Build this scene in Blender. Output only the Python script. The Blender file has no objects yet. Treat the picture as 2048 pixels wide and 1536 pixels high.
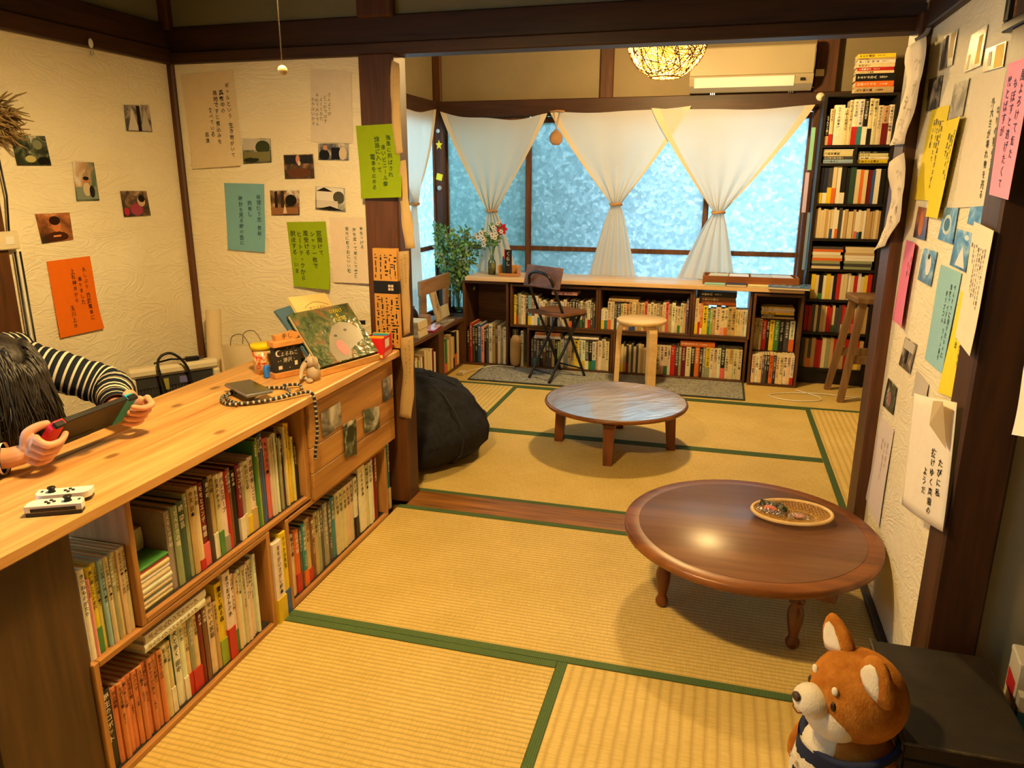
import bpy, math, random
import numpy as np
from mathutils import Matrix, Vector
random.seed(7)
SC = bpy.context.scene
COL = SC.collection
PI = math.pi

# ------------------------------------------------------------------ camera, world, exposure
F_PX = 1485.0
YAW, PITCH, ROLL = -0.2701, 0.2677, 0.0029
CAM = np.array([1.209, -3.638, 1.301])
def cam_axes():
    f = np.array([math.sin(YAW)*math.cos(PITCH), math.cos(YAW)*math.cos(PITCH), -math.sin(PITCH)])
    r = np.array([math.cos(YAW), -math.sin(YAW), 0.0]); u = np.cross(r, f)
    c, s = math.cos(ROLL), math.sin(ROLL)
    return c*r + s*u, -s*r + c*u, f
AX_R, AX_U, AX_F = cam_axes()
cd = bpy.data.cameras.new('camera'); cam = bpy.data.objects.new('camera', cd); COL.objects.link(cam)
cd.sensor_fit = 'HORIZONTAL'; cd.sensor_width = 36.0; cd.lens = F_PX/2048*36.0; cd.clip_start = 0.02
mw = Matrix.Identity(4)
for i in range(3):
    mw[i][0] = AX_R[i]; mw[i][1] = AX_U[i]; mw[i][2] = -AX_F[i]; mw[i][3] = CAM[i]
cam.matrix_world = mw
SC.camera = cam

WORLD_COL = (0.52, 0.80, 1.0)
WORLD_STR = 5.4
wd = bpy.data.worlds.new('daylight'); SC.world = wd; wd.use_nodes = True
bg = wd.node_tree.nodes['Background']; bg.inputs[0].default_value = (*WORLD_COL, 1); bg.inputs[1].default_value = WORLD_STR
LAMP_COL = (1.0, 0.67, 0.26)
LAMP_BACK = 1000.0     # watts of the globe lamp in the window room
LAMP_FRONT = 98.0    # watts of the globe lamp above the counter room
vs = SC.view_settings
vs.view_transform = 'Standard'; vs.look = 'None'; vs.gamma = 1.0; vs.use_curve_mapping = False; vs.exposure = 0.0
SC.cycles.use_denoising = True
SC.cycles.max_bounces = 6; SC.cycles.diffuse_bounces = 3; SC.cycles.sample_clamp_indirect = 6.0
SC.cycles.caustics_reflective = False; SC.cycles.caustics_refractive = False

def at(u, v, ax, c):
    """point of a known plane (x, y or z = c) that the photograph shows at u, v"""
    d = AX_F*F_PX + AX_R*(u-1024) + AX_U*(768-v)
    i = 'xyz'.index(ax); t = (c-CAM[i])/d[i]
    return CAM + t*d

# ------------------------------------------------------------------ materials
MATS = {}
def new_mat(name):
    m = bpy.data.materials.new(name); m.use_nodes = True
    nt = m.node_tree; nt.nodes.clear()
    out = nt.nodes.new('ShaderNodeOutputMaterial'); b = nt.nodes.new('ShaderNodeBsdfPrincipled')
    nt.links.new(b.outputs[0], out.inputs[0])
    MATS[name] = m
    return m, nt, b, out
def N(nt, typ, **kw):
    n = nt.nodes.new(typ)
    for k, v in kw.items():
        if k.startswith('i_'):
            key = k[2:]
            key = int(key) if key.isdigit() else key
            n.inputs[key].default_value = v
        else: setattr(n, k, v)
    return n
def L(nt, a, b): nt.links.new(a, b)
def c4(c): return (c[0], c[1], c[2], 1.0)
def srgb(r, g, b):
    f = lambda x: ((x/255+0.055)/1.055)**2.4 if x/255 > 0.04045 else x/255/12.92
    return (f(r), f(g), f(b))
def coords(nt, scale=(1, 1, 1), kind='Object', rot=(0, 0, 0)):
    tc = N(nt, 'ShaderNodeTexCoord'); mp = N(nt, 'ShaderNodeMapping')
    mp.inputs['Scale'].default_value = scale; mp.inputs['Rotation'].default_value = rot
    L(nt, tc.outputs[kind], mp.inputs[0]); return mp.outputs[0]
def world_coords(nt, scale=(1, 1, 1)):
    g = N(nt, 'ShaderNodeNewGeometry'); mp = N(nt, 'ShaderNodeMapping'); mp.inputs['Scale'].default_value = scale
    L(nt, g.outputs['Position'], mp.inputs[0]); return mp.outputs[0]
def ramp(nt, fac, stops):
    r = N(nt, 'ShaderNodeValToRGB'); el = r.color_ramp.elements
    while len(el) < len(stops): el.new(0.5)
    for e, (p, c) in zip(el, stops): e.position = p; e.color = c4(c)
    L(nt, fac, r.inputs[0]); return r.outputs[0]
def noise(nt, vec, scale, detail=2, rough=0.55, dist=0.0):
    n = N(nt, 'ShaderNodeTexNoise', i_Scale=scale, i_Detail=detail, i_Roughness=rough, i_Distortion=dist)
    L(nt, vec, n.inputs['Vector']); return n.outputs[0]
def bump(nt, b, h, strength=0.3, dist=0.01):
    bp = N(nt, 'ShaderNodeBump', i_Strength=strength, i_Distance=dist); L(nt, h, bp.inputs['Height']); L(nt, bp.outputs[0], b.inputs['Normal']); return bp
def mat(name, c1, c2=None, rough=0.6, spec=0.3, metal=0.0, scale=8.0, stretch=(1, 1, 1), bmp=0.0, bscale=None, bdist=0.004, wrld=False, sheen=0.0, coat=0.0, trans=0.0):
    if name in MATS: return MATS[name]
    m, nt, b, out = new_mat(name)
    b.inputs['Roughness'].default_value = rough; b.inputs['Specular IOR Level'].default_value = spec; b.inputs['Metallic'].default_value = metal
    b.inputs['Coat Weight'].default_value = coat; b.inputs['Sheen Weight'].default_value = sheen; b.inputs['Transmission Weight'].default_value = trans
    v = world_coords(nt, stretch) if wrld else coords(nt, stretch)
    if c2 is not None:
        L(nt, ramp(nt, noise(nt, v, scale), [(0.3, c1), (0.7, c2)]), b.inputs['Base Color'])
    else: b.inputs['Base Color'].default_value = c4(c1)
    if bmp: bump(nt, b, noise(nt, v, bscale or scale, 2), bmp, bdist)
    return m
def wood(name, dark, light, axis='y', rings=9.0, fine=60.0, rough=0.45, spec=0.35, bmp=0.12, knots=False, coat=0.0, stretch=0.08):
    if name in MATS: return MATS[name]
    m, nt, b, out = new_mat(name)
    b.inputs['Roughness'].default_value = rough; b.inputs['Specular IOR Level'].default_value = spec; b.inputs['Coat Weight'].default_value = coat; b.inputs['Coat Roughness'].default_value = 0.25
    s = [1.0, 1.0, 1.0]; s['xyz'.index(axis)] = stretch
    v = world_coords(nt, s)
    wv = N(nt, 'ShaderNodeTexNoise', i_Scale=rings, i_Detail=3.0, i_Roughness=0.6, i_Distortion=0.9); L(nt, v, wv.inputs['Vector'])
    fn = noise(nt, v, fine, 1, 0.6)
    mx = N(nt, 'ShaderNodeMath', operation='MULTIPLY_ADD', i_1=0.35); L(nt, fn, mx.inputs[0])
    ad = N(nt, 'ShaderNodeMath', operation='MULTIPLY', i_1=0.75); L(nt, wv.outputs[0], ad.inputs[0]); L(nt, ad.outputs[0], mx.inputs[2])
    mid = tuple((a+b_)/2 for a, b_ in zip(dark, light))
    colr = ramp(nt, mx.outputs[0], [(0.36, dark), (0.52, mid), (0.68, light)])
    if knots:
        vo = N(nt, 'ShaderNodeTexVoronoi', voronoi_dimensions='2D', i_Scale=5.0, i_Randomness=1.0)
        s2 = [1.0, 1.0, 1.0]; s2['xyz'.index(axis)] = 0.55
        L(nt, world_coords(nt, s2), vo.inputs['Vector'])
        kd = N(nt, 'ShaderNodeMapRange', i_1=0.035, i_2=0.075, i_3=0.85, i_4=0.0); L(nt, vo.outputs['Distance'], kd.inputs[0])
        mk = N(nt, 'ShaderNodeMixRGB'); L(nt, kd.outputs[0], mk.inputs[0]); L(nt, colr, mk.inputs[1]); mk.inputs[2].default_value = c4(tuple(x*0.42 for x in dark))
        colr = mk.outputs[0]
    L(nt, colr, b.inputs['Base Color'])
    if bmp >= 0.1: bump(nt, b, fn, bmp, 0.003)
    return m
def plaster(name, c1, c2, strength=0.35):
    if name in MATS: return MATS[name]
    m, nt, b, out = new_mat(name)
    b.inputs['Roughness'].default_value = 0.9; b.inputs['Specular IOR Level'].default_value = 0.1
    v = world_coords(nt)
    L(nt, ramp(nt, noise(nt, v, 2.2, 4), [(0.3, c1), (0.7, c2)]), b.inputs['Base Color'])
    # trowel strokes: stretched, warped noise folded into ridges
    t = noise(nt, world_coords(nt, (1, 1, 2.8)), 4.6, 3, 0.5, 1.6)
    a = N(nt, 'ShaderNodeMath', operation='PINGPONG', i_1=0.07); L(nt, t, a.inputs[0])
    bump(nt, b, a.outputs[0], strength, 0.05)
    return m
def tatami(name, axis, period, base, hi, gap):
    if name in MATS: return MATS[name]
    m, nt, b, out = new_mat(name)
    b.inputs['Roughness'].default_value = 0.55; b.inputs['Specular IOR Level'].default_value = 0.25
    g = N(nt, 'ShaderNodeNewGeometry'); sp = N(nt, 'ShaderNodeSeparateXYZ'); L(nt, g.outputs['Position'], sp.inputs[0])
    across, along = (sp.outputs[1], sp.outputs[0]) if axis == 'x' else (sp.outputs[0], sp.outputs[1])
    jit = noise(nt, world_coords(nt, (6, 6, 6)), 3.0, 1)
    jm = N(nt, 'ShaderNodeMath', operation='MULTIPLY_ADD', i_1=0.006, i_2=-0.003); L(nt, jit, jm.inputs[0])
    aa = N(nt, 'ShaderNodeMath', operation='ADD'); L(nt, across, aa.inputs[0]); L(nt, jm.outputs[0], aa.inputs[1])
    pp = N(nt, 'ShaderNodeMath', operation='PINGPONG', i_1=period/2); L(nt, aa.outputs[0], pp.inputs[0])
    nr = N(nt, 'ShaderNodeMath', operation='DIVIDE', i_1=period/2); L(nt, pp.outputs[0], nr.inputs[0])
    rb = N(nt, 'ShaderNodeMath', operation='POWER', i_1=0.45); L(nt, nr.outputs[0], rb.inputs[0])
    st = [1, 1, 1]; st[0 if axis == 'x' else 1] = 1.0; st[1 if axis == 'x' else 0] = 0.12
    rush = noise(nt, world_coords(nt, tuple(st)), 200.0, 1, 0.5)
    big = noise(nt, world_coords(nt), 5.0, 2)
    s1 = N(nt, 'ShaderNodeMath', operation='MULTIPLY', i_1=0.55); L(nt, rush, s1.inputs[0])
    s2 = N(nt, 'ShaderNodeMath', operation='MULTIPLY_ADD', i_1=0.45); L(nt, big, s2.inputs[0]); L(nt, s1.outputs[0], s2.inputs[2])
    colr = ramp(nt, s2.outputs[0], [(0.3, base), (0.7, hi)])
    mk = N(nt, 'ShaderNodeMixRGB'); mr = N(nt, 'ShaderNodeMapRange', i_1=0.0, i_2=0.6, i_3=0.55, i_4=0.0); L(nt, nr.outputs[0], mr.inputs[0])
    L(nt, mr.outputs[0], mk.inputs[0]); L(nt, colr, mk.inputs[1]); mk.inputs[2].default_value = c4(gap)
    L(nt, mk.outputs[0], b.inputs['Base Color'])
    h = N(nt, 'ShaderNodeMath', operation='MULTIPLY_ADD', i_1=0.25); L(nt, rush, h.inputs[0]); L(nt, rb.outputs[0], h.inputs[2])
    bump(nt, b, rb.outputs[0], 0.35, 0.003)
    return m
def objcol(name, rough=0.45, spec=0.35, var=0.12, bmp=0.0):
    """colour comes from the object's own colour property"""
    m, nt, b, out = new_mat(name)
    b.inputs['Roughness'].default_value = rough; b.inputs['Specular IOR Level'].default_value = spec
    oi = N(nt, 'ShaderNodeObjectInfo')
    n = noise(nt, world_coords(nt), 40, 1)
    hs = N(nt, 'ShaderNodeHueSaturation'); mr = N(nt, 'ShaderNodeMapRange', i_1=0.3, i_2=0.7, i_3=1-var, i_4=1+var); L(nt, n, mr.inputs[0]); L(nt, mr.outputs[0], hs.inputs['Value'])
    L(nt, oi.outputs['Color'], hs.inputs['Color']); L(nt, hs.outputs[0], b.inputs['Base Color'])
    return m
def attrcol(name, rough=0.5):
    m, nt, b, out = new_mat(name); b.inputs['Roughness'].default_value = rough; b.inputs['Specular IOR Level'].default_value = 0.3
    a = N(nt, 'ShaderNodeVertexColor', layer_name='Col'); L(nt, a.outputs[0], b.inputs['Base Color']); return m
def emis(name, colr, strength):
    m, nt, b, out = new_mat(name); b.inputs['Base Color'].default_value = c4(colr); b.inputs['Emission Color'].default_value = c4(colr); b.inputs['Emission Strength'].default_value = strength
    return m
def photo(name, stops, scale=30.0, dist=0.6, gloss=0.25, grad=1.6):
    """a printed snapshot: blotches of the tones the print shows"""
    m, nt, b, out = new_mat(name); b.inputs['Roughness'].default_value = gloss; b.inputs['Specular IOR Level'].default_value = 0.5
    oi = N(nt, 'ShaderNodeObjectInfo'); v = coords(nt)
    ad = N(nt, 'ShaderNodeVectorMath', operation='ADD'); cx = N(nt, 'ShaderNodeCombineXYZ')
    mm = N(nt, 'ShaderNodeMath', operation='MULTIPLY', i_1=9.0); L(nt, oi.outputs['Random'], mm.inputs[0])
    for i in range(3): L(nt, mm.outputs[0], cx.inputs[i])
    L(nt, v, ad.inputs[0]); L(nt, cx.outputs[0], ad.inputs[1])
    n = noise(nt, ad.outputs[0], scale*0.42, 4, 0.62, dist)
    sp = N(nt, 'ShaderNodeSeparateXYZ'); L(nt, v, sp.inputs[0]); g = N(nt, 'ShaderNodeMath', operation='MULTIPLY_ADD', i_1=grad, i_2=0.0); L(nt, sp.outputs[2], g.inputs[0])
    sm = N(nt, 'ShaderNodeMath', operation='ADD'); L(nt, n, sm.inputs[0]); L(nt, g.outputs[0], sm.inputs[1])
    L(nt, ramp(nt, sm.outputs[0], stops), b.inputs['Base Color'])
    return m
def cloth_mat(name, colr, trans=0.45, rough=0.9, scale=500):
    m, nt, b, out = new_mat(name); b.inputs['Base Color'].default_value = c4(colr); b.inputs['Roughness'].default_value = rough; b.inputs['Specular IOR Level'].default_value = 0.05
    t = N(nt, 'ShaderNodeBsdfTranslucent', i_Color=c4(colr)); mx = N(nt, 'ShaderNodeMixShader', i_0=trans)
    L(nt, b.outputs[0], mx.inputs[1]); L(nt, t.outputs[0], mx.inputs[2]); L(nt, mx.outputs[0], out.inputs[0])
    h = noise(nt, coords(nt, (1, 1, 0.3)), 30, 4); bump(nt, b, h, 0.2, 0.004)
    return m

# ------------------------------------------------------------------ mesh building
class MB:
    """collects shapes; build() links them as ONE mesh object"""
    def __init__(s): s.v = []; s.f = []; s.mi = []; s.sm = []; s.att = []; s.cur = 0; s.smooth = False
    def add(s, vs_, fs, mi=None, smooth=None, att=None):
        o = len(s.v); s.v += [tuple(map(float, p)) for p in vs_]
        s.att += (list(att) if att is not None else [0.0]*len(vs_))
        m = s.cur if mi is None else mi; sm = s.smooth if smooth is None else smooth
        for f in fs: s.f.append([i+o for i in f]); s.mi.append(m); s.sm.append(sm)
        return s
    def box(s, x0, x1, y0, y1, z0, z1, mi=None, M=None, b=0.0):
        if b > 0:
            b = min(b, (x1-x0)*0.45, (y1-y0)*0.45, (z1-z0)*0.45)
            P = []; idx = {}
            for sx in (0, 1):
                for sy in (0, 1):
                    for sz in (0, 1):
                        X = (x0, x1)[sx]; Y = (y0, y1)[sy]; Z = (z0, z1)[sz]
                        dx = (b, -b)[sx]; dy = (b, -b)[sy]; dz = (b, -b)[sz]
                        for k, p in enumerate(((X, Y+dy, Z+dz), (X+dx, Y, Z+dz), (X+dx, Y+dy, Z))):
                            idx[(sx, sy, sz, k)] = len(P); P.append(p)
            fs = []
            I = lambda a, k: idx[(*a, k)]
            q = lambda fix, val, k: [I(a, k) for a in _loop(fix, val)]
            for ax in range(3):
                for val in (0, 1):
                    lp = [I(a, ax) for a in _loop(ax, val)]
                    fs.append(lp if val else lp[::-1])
            for ax in range(3):       # edges along ax
                o1, o2 = (ax+1) % 3, (ax+2) % 3
                for v1 in (0, 1):
                    for v2 in (0, 1):
                        a = [0, 0, 0]; a[o1] = v1; a[o2] = v2; a0 = list(a); a0[ax] = 0; a1 = list(a); a1[ax] = 1
                        f = [I(a0, o1), I(a1, o1), I(a1, o2), I(a0, o2)]
                        fs.append(f if (v1 ^ v2) else f[::-1])
            for a in idx:
                if a[3] == 0:
                    f = [idx[(a[0], a[1], a[2], k)] for k in range(3)]
                    fs.append(f if (a[0]+a[1]+a[2]) % 2 == 1 else f[::-1])
        else:
            P = [(x, y, z) for z in (z0, z1) for y in (y0, y1) for x in (x0, x1)]
            fs = [(0, 2, 3, 1), (4, 5, 7, 6), (0, 1, 5, 4), (2, 6, 7, 3), (0, 4, 6, 2), (1, 3, 7, 5)]
        if M is not None: P = [tuple(M @ Vector(p)) for p in P]
        return s.add(P, fs, mi)
    def tube(s, path, r, n=10, mi=None, cap=True, closed=False, smooth=True, flat=1.0, up=None, s0=0.0):
        P = [Vector(p) for p in path]; R = list(r) if hasattr(r, '__len__') else [r]*len(P)
        m = len(P); V = []; A = []; fs = []; ref = None; acc = s0
        for i in range(m):
            a = P[i-1] if (i > 0 or closed) else P[i]; c = P[(i+1) % m] if (i < m-1 or closed) else P[i]
            t = (c-a); t = t.normalized() if t.length > 1e-9 else Vector((0, 0, 1))
            if ref is None:
                ref = Vector(up) if up else (Vector((0, 0, 1)) if abs(t.z) < 0.9 else Vector((1, 0, 0)))
            u = ref - t*ref.dot(t)
            if u.length < 1e-6: u = t.orthogonal()
            u.normalize(); w = t.cross(u); ref = u
            if i: acc += (P[i]-P[i-1]).length
            for k in range(n):
                an = 2*PI*k/n; V.append(P[i]+(u*math.cos(an)*flat+w*math.sin(an))*R[i]); A.append(acc)
        for i in range(m if closed else m-1):
            for k in range(n):
                j = (i+1) % m; fs.append((i*n+k, i*n+(k+1) % n, j*n+(k+1) % n, j*n+k))
        if cap and not closed:
            fs.append(tuple(range(n))[::-1]); fs.append(tuple((m-1)*n+k for k in range(n)))
        return s.add(V, fs, mi, smooth, A)
    def lathe(s, prof, n=24, c=(0, 0, 0), mi=None, smooth=True, sx=1.0, sy=1.0, M=None, cap=True):
        V = []; fs = []
        for (r, z) in prof:
            for k in range(n):
                a = 2*PI*k/n; V.append((c[0]+r*sx*math.cos(a), c[1]+r*sy*math.sin(a), c[2]+z))
        m = len(prof)
        for i in range(m-1):
            for k in range(n): fs.append((i*n+k, i*n+(k+1) % n, (i+1)*n+(k+1) % n, (i+1)*n+k))
        if cap and prof[0][0] > 1e-6: fs.append(tuple(range(n))[::-1])
        if cap and prof[-1][0] > 1e-6: fs.append(tuple((m-1)*n+k for k in range(n)))
        if M is not None: V = [tuple(M @ Vector(p)) for p in V]
        return s.add(V, fs, mi, smooth)
    def ball(s, c, r, n=16, m=10, mi=None, M=None):
        r = r if hasattr(r, '__len__') else (r, r, r)
        V = []; fs = []
        for i in range(m+1):
            th = PI*i/m
            for k in range(n):
                a = 2*PI*k/n; p = Vector((r[0]*math.sin(th)*math.cos(a), r[1]*math.sin(th)*math.sin(a), -r[2]*math.cos(th)))
                if M is not None: p = M @ p
                V.append(p+Vector(c))
        for i in range(m):
            for k in range(n): fs.append((i*n+k, i*n+(k+1) % n, (i+1)*n+(k+1) % n, (i+1)*n+k))
        return s.add(V, fs, mi, True)
    def prism(s, poly, z0, z1, mi=None, M=None, smooth=False):
        n = len(poly); V = [(p[0], p[1], z0) for p in poly]+[(p[0], p[1], z1) for p in poly]
        fs = [tuple(range(n))[::-1], tuple(range(n, 2*n))]+[(i, (i+1) % n, n+(i+1) % n, n+i) for i in range(n)]
        if M is not None: V = [tuple(M @ Vector(p)) for p in V]
        return s.add(V, fs, mi, smooth)
    def grid(s, fn, nu, nv, mi=None, smooth=True, att=None):
        V = [fn(i/nu, j/nv) for j in range(nv+1) for i in range(nu+1)]
        A = [att(i/nu, j/nv) for j in range(nv+1) for i in range(nu+1)] if att else None
        fs = [(j*(nu+1)+i, j*(nu+1)+i+1, (j+1)*(nu+1)+i+1, (j+1)*(nu+1)+i) for j in range(nv) for i in range(nu)]
        return s.add(V, fs, mi, smooth, A)
    def quad(s, a, b, c, d, mi=None): return s.add([a, b, c, d], [(0, 1, 2, 3)], mi)
    def build(s, name, mats, parent=None, loc=None, recentre=False, att=None, col=None, rotz=0.0):
        me = bpy.data.meshes.new(name)
        V = s.v
        if recentre:
            a = np.array(V); c = (a.min(0)+a.max(0))/2; c[2] = a[:, 2].min() if recentre == 'base' else c[2]
            V = [tuple(p) for p in a-c]; loc = tuple(c)
        me.from_pydata(V, [], s.f)
        mats = mats if isinstance(mats, (list, tuple)) else [mats]
        for m in mats: me.materials.append(m)
        me.polygons.foreach_set('material_index', s.mi); me.polygons.foreach_set('use_smooth', s.sm)
        if att:
            at_ = me.attributes.new(att, 'FLOAT', 'POINT'); at_.data.foreach_set('value', s.att)
        me.update()
        o = bpy.data.objects.new(name, me); COL.objects.link(o)
        if parent is not None: o.parent = parent
        if loc is not None: o.location = loc
        o.rotation_euler.z = rotz
        if col is not None: o.color = c4(col)
        return o
def _loop(ax, val):
    o1, o2 = (ax+1) % 3, (ax+2) % 3; r = []
    for a, b in ((0, 0), (1, 0), (1, 1), (0, 1)):
        q = [0, 0, 0]; q[ax] = val; q[o1] = a; q[o2] = b; r.append(tuple(q))
    return r
def tag(o, label, cat, group=None):
    o['label'] = label; o['category'] = cat
    if group: o['group'] = group
    return o
def thing(name, label, cat, loc=(0, 0, 0), rotz=0.0, group=None):
    o = bpy.data.objects.new(name, None); COL.objects.link(o); o.location = loc; o.rotation_euler.z = rotz
    o.empty_display_size = 0.05
    return tag(o, label, cat, group)
def struct(o): o['kind'] = 'structure'; return o
def bx(name, m, x0, x1, y0, y1, z0, z1, parent=None, b=0.0, loc=None):
    """one box as an object, origin at its base centre"""
    c = ((x0+x1)/2, (y0+y1)/2, z0)
    mb = MB().box(x0-c[0], x1-c[0], y0-c[1], y1-c[1], 0, z1-z0, b=b)
    return mb.build(name, m, parent, c if loc is None else loc)
def clone(o, parent=None):
    c = o.copy(); COL.objects.link(c); c.parent = parent
    for ch in o.children: clone(ch, c)
    return c
def rotM(ax, a, c=(0, 0, 0)):
    return Matrix.Translation(c) @ Matrix.Rotation(a, 4, ax) @ Matrix.Translation([-x for x in c])
def bez(p, n=12):
    """smooth path through points (Catmull-Rom)"""
    P = [Vector(q) for q in p]; out = []
    for i in range(len(P)-1):
        a = P[max(i-1, 0)]; b = P[i]; c = P[i+1]; d = P[min(i+2, len(P)-1)]
        for k in range(n):
            t = k/n; out.append(0.5*((2*b)+(c-a)*t+(2*a-5*b+4*c-d)*t*t+(3*b-a-3*c+d)*t**3))
    out.append(P[-1]); return out

# ------------------------------------------------------------------ lettering
_fc = {}
def glyph(ch):
    if ch in _fc: return _fc[ch]
    cu = bpy.data.curves.new('g', 'FONT'); cu.body = ch; cu.size = 1.0; cu.resolution_u = 1; cu.fill_mode = 'FRONT'; cu.offset = 0.012
    ob = bpy.data.objects.new('g', cu)
    try:
        me = bpy.data.meshes.new_from_object(ob)
        v = np.array([x.co[:2] for x in me.vertices]) if len(me.vertices) else np.zeros((0, 2)); f = [list(p.vertices) for p in me.polygons]
        bpy.data.meshes.remove(me)
    except Exception:
        v = np.zeros((0, 2)); f = []
    bpy.data.objects.remove(ob); bpy.data.curves.remove(cu)
    if len(v):
        c = (v.min(0)+v.max(0))/2; v = v-c
        if ch in 'ー…': v = np.stack([v[:, 1], v[:, 0]], 1)
    _fc[ch] = (v, f); return _fc[ch]
def vtext(cols, size, colgap=1.25, step=1.06, jit=0.0, starts=None, rnd=None):
    """vertical Japanese columns, first column at the right; returns 2D verts (x right, y up; origin top right) and faces"""
    rnd = rnd or random.Random(3); V = []; F = []
    for ci, s in enumerate(cols):
        x = -ci*size*colgap; y = -(starts[ci] if starts else 0.0)*size
        for ch in s:
            if ch != ' ':
                gv, gf = glyph(ch)
                if len(gv):
                    sc = size*(1+jit*rnd.uniform(-1, 0.6)); a = jit*rnd.uniform(-0.5, 0.5); ca, sa = math.cos(a), math.sin(a)
                    q = np.stack([gv[:, 0]*ca-gv[:, 1]*sa, gv[:, 0]*sa+gv[:, 1]*ca], 1)*sc
                    small = 0.72 if ch in 'っッゃゅょャュョ、。・' else 1.0
                    q = q*small+np.array([x+jit*size*rnd.uniform(-0.25, 0.25), y-size*0.5])
                    o = len(V); V += [tuple(p) for p in q]; F += [[i+o for i in f] for f in gf]
            y -= size*step*(0.5 if ch == ' ' else 1.0)
    return V, F
def htext(s, size):
    cu = bpy.data.curves.new('g', 'FONT'); cu.body = s; cu.size = size; cu.resolution_u = 1; cu.fill_mode = 'FRONT'; cu.align_x = 'CENTER'; cu.align_y = 'CENTER'
    ob = bpy.data.objects.new('g', cu); me = bpy.data.meshes.new_from_object(ob)
    V = [tuple(v.co[:2]) for v in me.vertices]; F = [list(p.vertices) for p in me.polygons]
    bpy.data.meshes.remove(me); bpy.data.objects.remove(ob); bpy.data.curves.remove(cu)
    return V, F
def letters(name, V, F, place, m, parent, col=None):
    """lettering mesh: 2D outline carried onto a surface by place(x, y)"""
    if not V: return None
    mb = MB().add([place(x, y) for x, y in V], F)
    return mb.build(name, m, parent, col=col)
# ------------------------------------------------------------------ shared materials
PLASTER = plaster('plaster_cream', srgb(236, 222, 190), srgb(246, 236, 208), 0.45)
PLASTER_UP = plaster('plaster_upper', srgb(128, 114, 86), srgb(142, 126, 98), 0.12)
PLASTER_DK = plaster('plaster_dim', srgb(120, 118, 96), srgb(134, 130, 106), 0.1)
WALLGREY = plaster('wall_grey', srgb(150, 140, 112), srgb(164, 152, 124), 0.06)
POST = wood('post_wood_z', srgb(52, 29, 13), srgb(90, 52, 24), 'z', 14, 70, 0.5)
POSTX = wood('post_wood_x', srgb(36, 20, 11), srgb(66, 38, 20), 'x', 14, 70, 0.5)
POSTY = wood('post_wood_y', srgb(36, 20, 11), srgb(66, 38, 20), 'y', 14, 70, 0.5)
THRESH = wood('threshold_wood', srgb(70, 42, 20), srgb(176, 118, 58), 'x', 10, 60, 0.35)
PINE = wood('pine_counter', srgb(176, 118, 58), srgb(230, 180, 110), 'y', 9, 70, 0.4, 0.4, 0.06, knots=True, stretch=0.06)
PINEX = wood('pine_desk', srgb(214, 172, 120), srgb(240, 208, 160), 'x', 6, 55, 0.35, 0.4, 0.06, stretch=0.06)
CRATE = wood('crate_wood_y', srgb(134, 86, 40), srgb(196, 142, 78), 'y', 10, 60, 0.55)
CRATEZ = wood('crate_wood_z', srgb(134, 86, 40), srgb(196, 142, 78), 'z', 10, 60, 0.55)
OLDPLANK = wood('old_plank_z', srgb(52, 34, 16), srgb(84, 58, 29), 'z', 8, 50, 0.6)
PANELW = wood('panel_wood_y', srgb(150, 100, 48), srgb(198, 146, 78), 'y', 7, 50, 0.5)
SHELFX = wood('shelf_wood_x', srgb(60, 36, 19), srgb(100, 64, 36), 'x', 10, 60, 0.5)
SHELFZ = wood('shelf_wood_z', srgb(60, 36, 19), srgb(104, 66, 36), 'z', 10, 60, 0.5)
SHELFY = wood('shelf_wood_y', srgb(74, 46, 26), srgb(116, 78, 48), 'y', 10, 60, 0.45)
DARKSHELF = mat('black_shelf', srgb(26, 20, 16), srgb(40, 31, 25), 0.5, 0.3)
TAT_X = tatami('tatami_ribs_x', 'x', 0.0165, srgb(208, 180, 100), srgb(234, 206, 130), srgb(160, 126, 58))
TAT_Y = tatami('tatami_ribs_y', 'y', 0.030, srgb(210, 182, 102), srgb(236, 208, 132), srgb(176, 138, 66))
def heri_mat():
    m, nt, b, out = new_mat('green_cloth_border'); b.inputs['Roughness'].default_value = 0.75; b.inputs['Specular IOR Level'].default_value = 0.15
    g = N(nt, 'ShaderNodeNewGeometry'); mp = N(nt, 'ShaderNodeMapping'); mp.inputs['Rotation'].default_value = (0, 0, 0.785); L(nt, g.outputs['Position'], mp.inputs[0])
    ch = N(nt, 'ShaderNodeTexBrick', i_Scale=62.0); ch.inputs['Color1'].default_value = c4(srgb(52, 76, 46)); ch.inputs['Color2'].default_value = c4(srgb(42, 64, 40)); ch.inputs['Mortar'].default_value = c4(srgb(104, 128, 80))
    ch.inputs['Mortar Size'].default_value = 0.035
    L(nt, mp.outputs[0], ch.inputs['Vector']); L(nt, ch.outputs[0], b.inputs['Base Color']); bump(nt, b, ch.outputs[1], 0.3, 0.001)
    return m
HERI = heri_mat()
BLACKMAT = mat('black_liner', srgb(34, 32, 28), srgb(46, 43, 37), 0.8, 0.15)
PAGES = mat('page_edges', srgb(214, 196, 152), srgb(236, 222, 184), 0.85, 0.1, scale=260, stretch=(1, 1, 1), bmp=0.15)
COVER = objcol('printed_cover', 0.42, 0.35, 0.06)
PAPER = objcol('note_paper', 0.85, 0.1, 0.02)
INK = objcol('ink', 0.7, 0.1, 0.0)
BLACK = mat('black_plain', srgb(22, 21, 21), rough=0.4)
WHITEPL = mat('white_plastic', srgb(236, 232, 222), rough=0.4, spec=0.4)
CREAMPL = mat('cream_plastic', srgb(226, 212, 180), rough=0.45, spec=0.4)
STEEL = mat('steel', srgb(170, 170, 168), rough=0.3, metal=1.0)

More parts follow.
